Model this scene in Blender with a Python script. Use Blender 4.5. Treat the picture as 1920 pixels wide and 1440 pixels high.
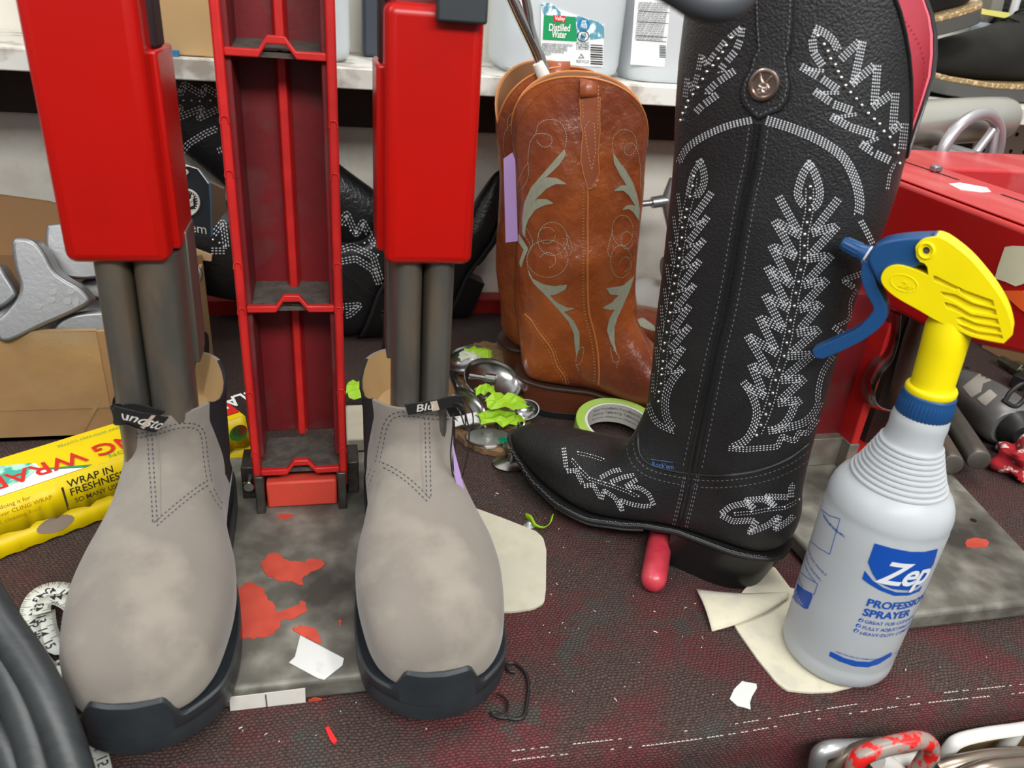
import bpy, bmesh, math, random
from mathutils import Vector, Matrix, Euler
from mathutils.bvhtree import BVHTree
random.seed(7)
S = bpy.context.scene
for o in list(bpy.data.objects): bpy.data.objects.remove(o)
C = S.collection
PI = math.pi
sin, cos = math.sin, math.cos
V = Vector

# ---------------------------------------------------------------- camera
FPX, PITCH, ROLL, YAW, CAMH = 1442.0, math.radians(27.5), math.radians(5.0), math.radians(14.25), 0.43
c_fwd = V((sin(YAW)*cos(PITCH), cos(YAW)*cos(PITCH), -sin(PITCH)))
_r = V((cos(YAW), -sin(YAW), 0)); _u = _r.cross(c_fwd)
c_right = _r*cos(ROLL) + _u*sin(ROLL); c_up = c_right.cross(c_fwd)
EYE = V((0, 0, CAMH))
cd = bpy.data.cameras.new('camera'); cam = bpy.data.objects.new('camera', cd); C.objects.link(cam)
M = Matrix((c_right, c_up, -c_fwd)).transposed().to_4x4(); M.translation = EYE
cam.matrix_world = M
cd.sensor_width = 36; cd.lens = 36*FPX/1920; cd.clip_start = 0.02; cd.clip_end = 50
cd.dof.use_dof = True; cd.dof.focus_distance = 0.66; cd.dof.aperture_fstop = 10
S.camera = cam
# ---------------------------------------------------------------- light, exposure
w = bpy.data.worlds.new('room_light'); S.world = w; w.use_nodes = True
# the room around: bright ceiling, mid walls, dark floor
_n, _l = w.node_tree.nodes, w.node_tree.links
_t = _n.new('ShaderNodeTexCoord'); _s = _n.new('ShaderNodeSeparateXYZ'); _r = _n.new('ShaderNodeValToRGB')
_l.new(_t.outputs['Generated'], _s.inputs[0]); _m = _n.new('ShaderNodeMapRange'); _m.inputs['From Min'].default_value = -1; _l.new(_s.outputs[2], _m.inputs['Value'])
_l.new(_m.outputs[0], _r.inputs[0]); _e = _r.color_ramp.elements
_e[0].position = 0.0; _e[0].color = (0.03, 0.028, 0.026, 1); _e[1].position = 1.0; _e[1].color = (0.80, 0.82, 0.84, 1)
for _p, _c in ((0.40, (0.06, 0.055, 0.05, 1)), (0.55, (0.26, 0.26, 0.255, 1)), (0.72, (0.36, 0.37, 0.37, 1))): _q = _e.new(_p); _q.color = _c
_l.new(_r.outputs[0], _n['Background'].inputs[0]); _n['Background'].inputs[1].default_value = 1.0
def area(name, loc, tgt, sx, sy, power, col=(1, 1, 1)):
    l = bpy.data.lights.new(name, 'AREA'); l.shape = 'RECTANGLE'; l.size = sx; l.size_y = sy; l.energy = power; l.color = col
    o = bpy.data.objects.new(name, l); C.objects.link(o); o.location = loc
    o.rotation_euler = (V(tgt)-V(loc)).to_track_quat('-Z', 'Y').to_euler()
area('ceiling_and_fill_light', (0.30, -0.65, 1.22), (0.25, 0.8, 0.05), 1.6, 0.30, 26, (1.0, 0.99, 0.96))  # unseen front fill, set low to light the wall under the shelf
area('ceiling_and_fill_light', (0.7, 0.75, 2.0), (0.5, 0.7, 0), 1.3, 0.16, 15, (1.0, 0.99, 0.96))
area('ceiling_and_fill_light', (-1.3, 0.1, 1.6), (0.1, 0.6, 0.1), 0.3, 1.0, 9, (0.95, 0.98, 1.0))
S.view_settings.view_transform = 'Standard'; S.view_settings.look = 'None'
S.view_settings.exposure = 0.25; S.view_settings.gamma = 1; S.view_settings.use_curve_mapping = False

# ---------------------------------------------------------------- unprojection of photo points onto real planes
def ray(x, y): return c_right*((x-960)/FPX) - c_up*((y-720)/FPX) + c_fwd
def G(x, y, z=0.0):
    d = ray(x, y); return EYE + d*((z-EYE.z)/d.z)
def Yp(x, y, Y):
    d = ray(x, y); return EYE + d*(Y/d.y)
def PL(x, y, p0, n):
    d = ray(x, y); return EYE + d*((V(p0)-EYE).dot(n)/d.dot(n))
def Dp(x, y, t): return EYE + ray(x, y)*t

# ---------------------------------------------------------------- materials
MATS = {}
def mat(name, col, rough=0.5, metal=0.0, col2=None, nscale=60, namt=0.5, bump=0.0, bscale=300, bdist=0.0005,
        coat=0.0, spec=0.5, trans=0.0, sheen=0.0, rvar=0.0, ior=1.45, stretch=(1, 1, 1), sharp=0.25, sss=0.0, col3=None, n3=8, emit=0):
    if name in MATS: return MATS[name]
    m = bpy.data.materials.new(name); m.use_nodes = True; nt = m.node_tree; N = nt.nodes; L = nt.links
    b = N['Principled BSDF']
    def s(k, v):
        if k in b.inputs: b.inputs[k].default_value = v
    s('Base Color', (*col, 1)); s('Roughness', rough); s('Metallic', metal); s('Coat Weight', coat); s('Coat Roughness', 0.12)
    s('Specular IOR Level', spec); s('Transmission Weight', trans); s('Sheen Weight', sheen); s('IOR', ior)
    if sss: s('Subsurface Weight', sss); s('Subsurface Scale', 0.004)
    if emit: s('Emission Color', (*col, 1)); s('Emission Strength', emit)
    tc = N.new('ShaderNodeTexCoord'); mp = N.new('ShaderNodeMapping'); mp.inputs['Scale'].default_value = stretch
    L.new(tc.outputs['Object'], mp.inputs['Vector'])
    if col2:
        n = N.new('ShaderNodeTexNoise'); n.inputs['Scale'].default_value = nscale; n.inputs['Detail'].default_value = 6
        L.new(mp.outputs[0], n.inputs['Vector'])
        r = N.new('ShaderNodeMapRange'); r.inputs['From Min'].default_value = namt-sharp; r.inputs['From Max'].default_value = namt+sharp
        L.new(n.outputs[0], r.inputs['Value'])
        mx = N.new('ShaderNodeMix'); mx.data_type = 'RGBA'; mx.inputs[6].default_value = (*col, 1); mx.inputs[7].default_value = (*col2, 1)
        L.new(r.outputs[0], mx.inputs[0]); out = mx.outputs[2]
        if col3:
            n3_ = N.new('ShaderNodeTexNoise'); n3_.inputs['Scale'].default_value = n3; n3_.inputs['Detail'].default_value = 5
            L.new(mp.outputs[0], n3_.inputs['Vector'])
            r3 = N.new('ShaderNodeMapRange'); r3.inputs['From Min'].default_value = 0.5; r3.inputs['From Max'].default_value = 0.64
            L.new(n3_.outputs[0], r3.inputs['Value'])
            m3 = N.new('ShaderNodeMix'); m3.data_type = 'RGBA'; m3.inputs[7].default_value = (*col3, 1)
            L.new(out, m3.inputs[6]); L.new(r3.outputs[0], m3.inputs[0]); out = m3.outputs[2]
        L.new(out, b.inputs['Base Color'])
        if rvar:
            rr = N.new('ShaderNodeMapRange'); rr.inputs['To Min'].default_value = max(0.02, rough-rvar); rr.inputs['To Max'].default_value = min(1, rough+rvar)
            L.new(n.outputs[0], rr.inputs['Value']); L.new(rr.outputs[0], b.inputs['Roughness'])
    if bump:
        n2 = N.new('ShaderNodeTexNoise'); n2.inputs['Scale'].default_value = bscale; n2.inputs['Detail'].default_value = 4
        L.new(mp.outputs[0], n2.inputs['Vector'])
        bp = N.new('ShaderNodeBump'); bp.inputs['Strength'].default_value = bump; bp.inputs['Distance'].default_value = bdist
        L.new(n2.outputs[0], bp.inputs['Height']); L.new(bp.outputs[0], b.inputs['Normal'])
    MATS[name] = m; return m

# ---------------------------------------------------------------- mesh building
def new_obj(name, me, m, parent=None, smooth=True):
    o = bpy.data.objects.new(name, me); C.objects.link(o)
    if m: me.materials.append(m)
    if smooth:
        for p in me.polygons: p.use_smooth = True
    if parent: o.parent = parent
    return o
def tag(o, label=None, cat=None, group=None, kind=None):
    if label: o['label'] = label
    if cat: o['category'] = cat
    if group: o['group'] = group
    if kind: o['kind'] = kind
    return o
def thing(name, label, cat, loc=(0, 0, 0), group=None):
    o = bpy.data.objects.new(name, None); C.objects.link(o); o.location = loc; o.empty_display_size = 0.02
    return tag(o, label, cat, group)
class MB:
    """collects shapes into one mesh, world coordinates"""
    def __init__(s): s.bm = bmesh.new()
    def verts(s, pts): return [s.bm.verts.new(p) for p in pts]
    def face(s, vs):
        try: return s.bm.faces.new(vs)
        except ValueError: return None
    def box(s, c, d, rot=None):
        R = (rot.to_matrix() if isinstance(rot, Euler) else (rot or Matrix.Identity(3)))
        v = s.verts([V(c) + R @ V((sx*d[0]/2, sy*d[1]/2, sz*d[2]/2)) for sx in (-1, 1) for sy in (-1, 1) for sz in (-1, 1)])
        for f in ((0,1,3,2),(4,6,7,5),(0,4,5,1),(2,3,7,6),(0,2,6,4),(1,5,7,3)): s.face([v[i] for i in f])
        return s
    def box2(s, a, b): return s.box([(a[i]+b[i])/2 for i in range(3)], [abs(b[i]-a[i]) for i in range(3)])
    def loft(s, rings, cap0=True, cap1=True, closed=True, wrap=False):
        R = [s.verts(r) for r in rings]; n = len(R[0])
        prs = list(zip(R, R[1:])) + ([(R[-1], R[0])] if wrap else [])
        for a, b in prs:
            for i in range(n if closed else n-1):
                j = (i+1) % n; s.face([a[i], a[j], b[j], b[i]])
        if not wrap and closed:
            if cap0: s.face(list(reversed(R[0])))
            if cap1: s.face(R[-1])
        return s
    def tube(s, path, r, n=10, closed=False, cap=True, flat=1.0, upv=None):
        P = [V(p) for p in path]; m = len(P); rings = []; nrm = None
        for i, p in enumerate(P):
            if closed: t = P[(i+1) % m]-P[i-1]
            else: t = P[min(i+1, m-1)]-P[max(i-1, 0)]
            if t.length < 1e-9: t = V((0, 0, 1))
            t.normalize()
            if nrm is None:
                a = V(upv) if upv else (V((0, 0, 1)) if abs(t.z) < 0.9 else V((1, 0, 0)))
                nrm = a-t*a.dot(t)
            else: nrm = nrm-t*nrm.dot(t)
            if upv: nrm = V(upv)-t*V(upv).dot(t)
            nrm.normalize(); b = t.cross(nrm)
            rr = r[i] if isinstance(r, (list, tuple)) else r
            rings.append([p + nrm*(cos(2*PI*k/n)*rr*flat) + b*(sin(2*PI*k/n)*rr) for k in range(n)])
        return s.loft(rings, cap, cap, True, closed)
    def cyl(s, a, b, r, n=24, r2=None):
        return s.tube([a, b], [r, r2 if r2 is not None else r], n)
    def lathe(s, prof, org=(0, 0, 0), ax=(0, 0, 1), n=48, squash=None):
        ax = V(ax).normalized(); q = V((0, 0, 1)).rotation_difference(ax); org = V(org); rings = []
        for (r, z) in prof:
            rings.append([org + q @ V((max(r, 1e-5)*cos(2*PI*k/n), max(r, 1e-5)*sin(2*PI*k/n)*(squash or 1), z)) for k in range(n)])
        return s.loft(rings)
    def prism(s, pts, n, th, sub=0):
        """outline (3D points on a plane) given thickness along n"""
        n = V(n); a = s.verts(pts); b = s.verts([V(p)+n*th for p in pts])
        fa = s.face(list(reversed(a))); fb = s.face(b); k = len(a)
        for i in range(k): s.face([a[i], a[(i+1) % k], b[(i+1) % k], b[i]])
        return s
    def ball(s, c, r, seg=12, rings=8, sc=(1, 1, 1)):
        c = V(c); R = []
        for i in range(1, rings):
            a = PI*i/rings; R.append([c+V((r*sc[0]*sin(a)*cos(2*PI*k/seg), r*sc[1]*sin(a)*sin(2*PI*k/seg), r*sc[2]*cos(a))) for k in range(seg)])
        return s.loft(R)
    def tris(s, vs, fs):
        v = s.verts(vs)
        for f in fs: s.face([v[i] for i in f])
        return s
    def build(s, name, m, parent=None, bevel=0, seg=2, smooth=True, subsurf=0, solid=0, angle=0.6, weld=False, at=None):
        if weld: bmesh.ops.remove_doubles(s.bm, verts=s.bm.verts, dist=1e-6)
        bmesh.ops.recalc_face_normals(s.bm, faces=s.bm.faces)
        if parent is not None:
            off = parent.location
            q = parent
            while q.parent: q = q.parent; off = off + q.location
        elif at is not None: off = V(at)
        else:
            lo = [min(v.co[i] for v in s.bm.verts) for i in range(3)]; hi = [max(v.co[i] for v in s.bm.verts) for i in range(3)]
            off = V(((lo[0]+hi[0])/2, (lo[1]+hi[1])/2, lo[2]))
        off = V(off)
        bmesh.ops.translate(s.bm, verts=s.bm.verts, vec=-off)
        me = bpy.data.meshes.new(name); s.bm.to_mesh(me); s.bm.free()
        o = new_obj(name, me, m, parent, smooth)
        if parent is None: o.location = off
        if solid:
            d = o.modifiers.new('solid', 'SOLIDIFY'); d.thickness = solid; d.offset = 0
        if bevel:
            d = o.modifiers.new('bevel', 'BEVEL'); d.width = bevel; d.segments = seg; d.limit_method = 'ANGLE'; d.angle_limit = angle; d.harden_normals = False
        if subsurf:
            d = o.modifiers.new('sub', 'SUBSURF'); d.levels = subsurf; d.render_levels = subsurf
        elif smooth and (bevel or True):
            try:
                me.polygons.foreach_get
                for e in me.edges: pass
                bm2 = bmesh.new(); bm2.from_mesh(me)
                for e in bm2.edges:
                    if len(e.link_faces) == 2 and e.calc_face_angle(0) > 0.7: e.smooth = False
                bm2.to_mesh(me); bm2.free()
            except Exception: pass
        return o
def _split(s, name, m, parent=None, **k):
    bm = s.bm; bm.verts.ensure_lookup_table(); seen = set(); out = []
    for v in list(bm.verts):
        if v in seen: continue
        st = [v]; comp = []; seen.add(v)
        while st:
            q = st.pop(); comp.append(q)
            for e in q.link_edges:
                o = e.other_vert(q)
                if o not in seen: seen.add(o); st.append(o)
        idx = {q: i for i, q in enumerate(comp)}; fs = {f for q in comp for f in q.link_faces}
        mb = MB(); mb.tris([q.co.copy() for q in comp], [[idx[w_] for w_ in f.verts] for f in fs]); out.append(mb.build(name, m, parent, **k))
    bm.free(); return out
MB.build_split = _split
def struct(o): o['kind'] = 'structure'; return o
def spline(pts, n=8, closed=False):
    """Catmull-Rom through points of any dimension"""
    P = [tuple(p) for p in pts]; m = len(P); out = []; dim = len(P[0])
    rng = range(m if closed else m-1)
    for i in rng:
        p0 = P[(i-1) % m] if closed else P[max(i-1, 0)]; p1 = P[i]; p2 = P[(i+1) % m]; p3 = P[(i+2) % m] if closed else P[min(i+2, m-1)]
        for k in range(n):
            t = k/n
            out.append(tuple(0.5*(2*p1[d]+(-p0[d]+p2[d])*t+(2*p0[d]-5*p1[d]+4*p2[d]-p3[d])*t*t+(-p0[d]+3*p1[d]-3*p2[d]+p3[d])*t**3) for d in range(dim)))
    if not closed: out.append(P[-1])
    return out
def resample(pts, step):
    P = [V(p) for p in pts]; out = [P[0]]; acc = 0.0
    for a, b in zip(P, P[1:]):
        L = (b-a).length
        if L < 1e-12: continue
        t = step-acc
        while t <= L: out.append(a+(b-a)*(t/L)); t += step
        acc = L-(t-step)
    return out
# text outlines as (verts2d, faces)
def text_geo(txt, size=1.0, bold=0.0, align='LEFT', spacing=1.0, shear=0.0, xs=1.0, ext=0.0):
    cu = bpy.data.curves.new('t', 'FONT'); cu.body = txt; cu.size = size; cu.align_x = align; cu.offset = bold*size; cu.space_character = spacing; cu.shear = shear
    cu.resolution_u = 3; cu.extrude = ext
    ob = bpy.data.objects.new('t', cu); C.objects.link(ob)
    dg = bpy.context.evaluated_depsgraph_get(); me = bpy.data.meshes.new_from_object(ob.evaluated_get(dg))
    vs = [(v.co.x*xs, v.co.y, v.co.z) for v in me.vertices]; fs = [tuple(p.vertices) for p in me.polygons]
    bpy.data.objects.remove(ob); bpy.data.curves.remove(cu); bpy.data.meshes.remove(me)
    return vs, fs
def add_text(mb, txt, org, ex, ey, size, lift=None, **k):
    """flat text on a plane: origin, unit x and y directions"""
    vs, fs = text_geo(txt, size, **k); org = V(org); ex = V(ex).normalized(); ey = V(ey); ey = (ey-ex*ey.dot(ex)).normalized(); n = ex.cross(ey)
    mb.tris([org+ex*a+ey*b+n*(0.0002+c) for a, b, c in vs], fs)
def bvh_of(objs):
    vs, fs = [], []; dg = bpy.context.evaluated_depsgraph_get(); dg.update()
    for o in objs:
        e = o.evaluated_get(dg); me = e.to_mesh(); b = len(vs)
        M_ = o.matrix_world if o.parent is None else (Matrix.Translation(o.parent.location) if o.parent.parent is None else Matrix.Translation(o.parent.parent.location+o.parent.location))
        if o.parent is None: M_ = Matrix.Translation(o.location) @ o.rotation_euler.to_matrix().to_4x4()
        vs += [M_ @ v.co for v in me.vertices]; fs += [[b+i for i in p.vertices] for p in me.polygons]; e.to_mesh_clear()
    return BVHTree.FromPolygons(vs, fs)
def hit(bvh, x, y):
    d = ray(x, y).normalized(); h = bvh.ray_cast(EYE, d)
    if h[0] is None: return None
    n = h[1]
    if n.dot(d) > 0: n = -n
    return h[0], n
def on_surface(bvh, pix, lift=0.0004):
    out = []
    for x, y in pix:
        h = hit(bvh, x, y)
        if h: out.append((h[0]+h[1]*lift, h[1]))
    return out
def offset2d(P, d):
    out = []; n = len(P)
    for i in range(n):
        a = P[max(i-1, 0)]; b = P[min(i+1, n-1)]; tx, ty = b[0]-a[0], b[1]-a[1]; l = math.hypot(tx, ty) or 1
        out.append((P[i][0]-ty/l*d, P[i][1]+tx/l*d))
    return out
def res2(P, step):
    return [(p.x, p.y) for p in resample([V((a, b, 0)) for a, b in P], step)]
def studs(bv, pts, rpx, m, parent):
    base = None
    for x, y in pts:
        h = hit(bv, x, y)
        if not h: continue
        r = rpx*(h[0]-EYE).length/FPX; p = h[0]+h[1]*r*0.35
        if base is None:
            mb = MB(); mb.ball((0, 0, 0), 1.0, 10, 7); base = mb.build('silver_stud', m); o = base
        else: o = base.copy(); C.objects.link(o)
        off = parent.location.copy()
        o.parent = parent; o.location = p-off; o.scale = (r, r, r)
        if 'kind' in o: del o['kind']
def stitches(mb, bvh, pix, rows=(0,), dash=5.0, gap=2.5, wpx=1.0, lift=0.0004, h=0.0003):
    """dashes of thread lying on a surface; pix is a polyline over the photographed surface"""
    for k, off in enumerate(rows):
        P = offset2d(res2(pix, 2.0), off); P = res2(P, dash+gap)
        for i in range(len(P)-1):
            a = P[i]; b = P[i+1]; l = math.hypot(b[0]-a[0], b[1]-a[1]) or 1
            if l > 3*(dash+gap): continue
            f = dash/l; b2 = (a[0]+(b[0]-a[0])*f, a[1]+(b[1]-a[1])*f)
            ha, hb = hit(bvh, *a), hit(bvh, *b2)
            if not ha or not hb or (ha[0]-hb[0]).length > 0.012: continue
            pa = ha[0]+ha[1]*lift; pb = hb[0]+hb[1]*lift; t = (pb-pa)
            if t.length < 1e-6: continue
            t.normalize(); n = ha[1]; s_ = t.cross(n).normalized()
            ww = wpx*(pa-EYE).length/FPX*0.5
            m_ = (pa+pb)/2+n*h
            v = mb.verts([pa, pa*0.75+pb*0.25+s_*ww+n*h*0.3, pb*0.75+pa*0.25+s_*ww+n*h*0.3, pb, pb*0.75+pa*0.25-s_*ww+n*h*0.3, pa*0.75+pb*0.25-s_*ww+n*h*0.3, m_])
            for q in range(6): mb.face([v[q], v[(q+1) % 6], v[6]])
def cord_on(mb, bvh, pix, rpx=1.0, lift=0.0003, n=6, step=4.0):
    P = on_surface(bvh, res2(pix, step), lift)
    run = []; 
    def flush():
        if len(run) > 1: mb.tube([p for p, _ in run], rpx*(run[0][0]-EYE).length/FPX, n)
    for p in P:
        if run and (p[0]-run[-1][0]).length > 0.02: flush(); run = []
        run.append(p)
    flush()
def ribbon_on(mb, bvh, pix, wpx, lift=0.0003, step=4.0, hump=0.0):
    """a strap lying on a surface"""
    P = res2(pix, step); A = offset2d(P, wpx/2); B = offset2d(P, -wpx/2); rows = []
    for a, c, b in zip(A, P, B):
        hs = [hit(bvh, *a), hit(bvh, *c), hit(bvh, *b)]
        if None in hs: continue
        rows.append([hs[0][0]-hs[0][1]*0.0005, hs[0][0]+hs[0][1]*lift, hs[1][0]+hs[1][1]*(lift+hump), hs[2][0]+hs[2][1]*lift, hs[2][0]-hs[2][1]*0.0005])
    R = [mb.verts(r) for r in rows]
    for a, b in zip(R, R[1:]):
        for i in range(4): mb.face([a[i], a[i+1], b[i+1], b[i]])
def patch_on(mb, bvh, outline, lift=0.0004, cell=6.0):
    """filled patch following a surface, outline in photo points: triangulated on a fine grid"""
    from mathutils.geometry import delaunay_2d_cdt
    xs = [p[0] for p in outline]; ys = [p[1] for p in outline]; O = res2(list(outline)+[outline[0]], cell)
    def inside(x, y):
        c = False; j = len(outline)-1
        for i in range(len(outline)):
            xi, yi = outline[i]; xj, yj = outline[j]
            if (yi > y) != (yj > y) and x < (xj-xi)*(y-yi)/(yj-yi)+xi: c = not c
            j = i
        return c
    pts = list(O); y = min(ys)+cell/2
    while y < max(ys):
        x = min(xs)+cell/2
        while x < max(xs):
            if inside(x, y): pts.append((x, y))
            x += cell
        y += cell
    n = len(O)
    vs, es, fs, *_ = delaunay_2d_cdt([V(p) for p in pts], [(i, (i+1) % n) for i in range(n)], [], 0, 0.01)
    H = [hit(bvh, p.x, p.y) for p in vs]; m = {}
    for i, h in enumerate(H):
        if h: m[i] = mb.bm.verts.new(h[0]+h[1]*lift)
    for f in fs:
        cx = sum(vs[i].x for i in f)/3; cy = sum(vs[i].y for i in f)/3
        if all(i in m for i in f) and inside(cx, cy):
            if max((m[f[0]].co-m[f[1]].co).length, (m[f[1]].co-m[f[2]].co).length) < 0.03: mb.face([m[i] for i in f])
def sect_ring(B, T, w, ex, org, fdir, sdir, n=40, eb=2.6, et=2.0, xo=0.0):
    """foot section: B, T = (forward, up) of the lowest and highest point, w half width"""
    out = []
    for k in range(n):
        a = 2*PI*k/n; ca, sa = cos(a), sin(a); e = et if sa > 0 else eb
        x = w*math.copysign(abs(ca)**(2/e), ca); s_ = math.copysign(abs(sa)**(2/e), sa)
        f = (B[0]+T[0])/2+(T[0]-B[0])/2*s_; z = (B[1]+T[1])/2+(T[1]-B[1])/2*s_
        out.append(V(org)+V(fdir)*f+V(sdir)*(x+xo)+V((0, 0, z)))
    return out
# ================================================================ setting
def carpet():
    m = bpy.data.materials.new('woven_mat'); m.use_nodes = True; nt = m.node_tree; N = nt.nodes; L = nt.links; b = N['Principled BSDF']
    tc = N.new('ShaderNodeTexCoord')
    br = N.new('ShaderNodeTexBrick'); br.inputs['Scale'].default_value = 1; br.inputs['Brick Width'].default_value = 0.0034; br.inputs['Row Height'].default_value = 0.0023
    br.inputs['Mortar Size'].default_value = 0.0006; br.inputs['Mortar Smooth'].default_value = 1.0; br.offset = 0.5
    wn = N.new('ShaderNodeTexNoise'); wn.inputs['Scale'].default_value = 40; wn.inputs['Detail'].default_value = 2
    vm = N.new('ShaderNodeVectorMath'); vm.operation = 'MULTIPLY_ADD'; vm.inputs[1].default_value = (0.009, 0.009, 0)
    L.new(tc.outputs['Object'], wn.inputs['Vector']); L.new(wn.outputs['Color'], vm.inputs[0]); L.new(tc.outputs['Object'], vm.inputs[2])
    # the mat turns down over the front edge: rows follow y - z
    sx = N.new('ShaderNodeSeparateXYZ'); L.new(vm.outputs[0], sx.inputs[0])
    su = N.new('ShaderNodeMath'); su.operation = 'ADD'; L.new(sx.outputs[1], su.inputs[0]); L.new(sx.outputs[2], su.inputs[1])
    cx = N.new('ShaderNodeCombineXYZ'); L.new(sx.outputs[0], cx.inputs[0]); L.new(su.outputs[0], cx.inputs[1])
    L.new(cx.outputs[0], br.inputs['Vector'])
    def noise(scale, det, lo, hi, rough=0.55):
        n = N.new('ShaderNodeTexNoise'); n.inputs['Scale'].default_value = scale; n.inputs['Detail'].default_value = det; n.inputs['Roughness'].default_value = rough
        L.new(tc.outputs['Object'], n.inputs['Vector'])
        r = N.new('ShaderNodeMapRange'); r.inputs['From Min'].default_value = lo; r.inputs['From Max'].default_value = hi; L.new(n.outputs[0], r.inputs['Value']); return r.outputs[0]
    def mix(f, a, c):
        x = N.new('ShaderNodeMix'); x.data_type = 'RGBA'
        if isinstance(f, float): x.inputs[0].default_value = f
        else: L.new(f, x.inputs[0])
        for i, q in ((6, a), (7, c)):
            if isinstance(q, tuple): x.inputs[i].default_value = (*q, 1)
            else: L.new(q, x.inputs[i])
        return x.outputs[2]
    # wear: red worn patches mostly towards the front, dark grime elsewhere
    base = mix(noise(420, 3, 0.3, 0.72), (0.036, 0.025, 0.022), (0.118, 0.070, 0.060))
    red = mix(noise(500, 3, 0.35, 0.7), (0.085, 0.020, 0.024), (0.225, 0.034, 0.042))
    sy = N.new('ShaderNodeSeparateXYZ'); L.new(tc.outputs['Object'], sy.inputs[0])
    fr = N.new('ShaderNodeMapRange'); fr.inputs['From Min'].default_value = 0.34; fr.inputs['From Max'].default_value = -0.02
    fr.inputs['To Min'].default_value = 0.0; fr.inputs['To Max'].default_value = 0.95; L.new(sy.outputs[1], fr.inputs['Value'])
    mm = N.new('ShaderNodeMath'); mm.operation = 'MULTIPLY'; L.new(noise(13, 7, 0.43, 0.60, 0.65), mm.inputs[0]); L.new(fr.outputs[0], mm.inputs[1])
    c1 = mix(mm.outputs[0], base, red)
    c2 = mix(noise(16, 8, 0.57, 0.64, 0.7), c1, (0.065, 0.06, 0.052))
    c3 = mix(noise(900, 2, 0.68, 0.74), c2, (0.26, 0.2, 0.18))
    mo = N.new('ShaderNodeMath'); mo.operation = 'MULTIPLY'; mo.inputs[1].default_value = 0.38; L.new(br.outputs['Fac'], mo.inputs[0])
    c4 = mix(mo.outputs[0], c3, (0.018, 0.012, 0.011))
    L.new(c4, b.inputs['Base Color']); b.inputs['Roughness'].default_value = 0.85; b.inputs['Specular IOR Level'].default_value = 0.3
    bp = N.new('ShaderNodeBump'); bp.inputs['Strength'].default_value = 1.0; bp.inputs['Distance'].default_value = 0.0009; bp.invert = True
    ad = N.new('ShaderNodeMath'); ad.operation = 'ADD'; L.new(br.outputs['Fac'], ad.inputs[0])
    n5 = N.new('ShaderNodeTexNoise'); n5.inputs['Scale'].default_value = 700; L.new(tc.outputs['Object'], n5.inputs['Vector']); L.new(n5.outputs[0], ad.inputs[1])
    L.new(ad.outputs[0], bp.inputs['Height']); L.new(bp.outputs[0], b.inputs['Normal'])
    return m
m_mat = carpet()
BE = 0.30        # bench front edge
bench = thing('workbench', 'long workbench with a worn dark red woven mat wrapped over its front edge', 'workbench', (0.3, BE, -0.3))
prof = [(1.02, 0.0), (0.75, 0.0), (0.5, 0.0)] + [(BE+0.022-0.022*sin(a), -0.022+0.022*cos(a)) for a in [PI/2*k/8 for k in range(9)]] + [(BE, -0.1), (BE, -0.3)]
prof += [(BE+0.01, -0.3), (BE+0.01, -0.03), (BE+0.03, -0.012), (1.02, -0.012)]
mb = MB(); xs = [-0.9, 1.7]
mb.loft([[V((x, y, z)) for y, z in prof] for x in xs])
mb.build('woven_mat_cover', m_mat, bench)
m_wood = mat('bench_wood', (0.16, 0.09, 0.045), 0.6, col2=(0.07, 0.04, 0.02), nscale=9, stretch=(1, 12, 12))
mb = MB(); mb.box2((-0.9, BE+0.012, -0.05), (1.7, 1.02, -0.0125)); mb.build('board', m_wood, bench)
# stitched white threads along the front fold of the mat
m_thread = mat('worn_white_thread', (0.62, 0.55, 0.5), 0.8)
mb = MB()
for ln, amp in (((0.085, 0.3062, -0.0017), 0), ((0.085, 0.3105, -0.0001), 0)):
    x = 0.10
    while x < 0.60:
        if random.random() < (0.75 if sin(x*37+ln[1]*900) > -0.25 else 0.12):
            y = ln[1]+0.001*sin(x*21); a = max(0, min(1, (BE+0.022-y)/0.022)); z = -0.022+0.022*math.sqrt(max(0, 1-a*a))+0.0004
            mb.tube([(x, y, z), (x+0.0011, y+0.0002, z+0.0004), (x+0.0022, y, z)], 0.0003, 4)
        x += 0.0031
mb.build('edge_stitching', m_thread, bench)
# threads further along: light lint specks
m_lint = mat('pale_lint', (0.75, 0.68, 0.6), 0.9)
mb = MB()
for i in range(230):
    x = random.uniform(-0.15, 0.6); y = random.uniform(0.33, 0.6)
    a = random.uniform(0, PI); l = random.choice([0.0006]*5+[0.0012, 0.002, 0.003]); r = random.uniform(0.0002, 0.00038)
    mb.tube([(x, y, 0.0006), (x+l*cos(a)*0.5, y+l*sin(a)*0.5, 0.0010), (x+l*cos(a), y+l*sin(a), 0.0007)], r, 4)
o = mb.build('lint_crumbs', m_lint); tag(o, 'tiny pale lint and leather crumbs scattered over the red mat', 'lint', kind='stuff')

WY = 1.05
m_wall = mat('painted_wall', (0.86, 0.84, 0.76), 0.75, col2=(0.70, 0.67, 0.59), nscale=6, namt=0.56, sharp=0.3, bump=0.5, bscale=140, bdist=0.001, col3=(0.74, 0.71, 0.62), n3=30)
mb = MB(); mb.box2((-1.2, WY, -0.3), (2.0, WY+0.05, 1.3)); struct(mb.build('wall_back', m_wall))
m_dkwood = mat('dark_brown_rail', (0.045, 0.022, 0.016), 0.55, col2=(0.02, 0.011, 0.009), nscale=12, stretch=(1, 8, 8))
mb = MB(); mb.box2((-1.2, WY-0.02, 0.252), (0.95, WY, 0.31)); struct(mb.build('trim_1', m_dkwood, bevel=0.002))
m_redp = mat('red_painted_strip', (0.46, 0.022, 0.02), 0.4, col2=(0.3, 0.015, 0.015), nscale=30)
mb = MB(); mb.box2((-0.9, 1.02, 0.0), (1.7, WY, 0.022)); struct(mb.build('trim_2', m_redp, bevel=0.001))
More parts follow.
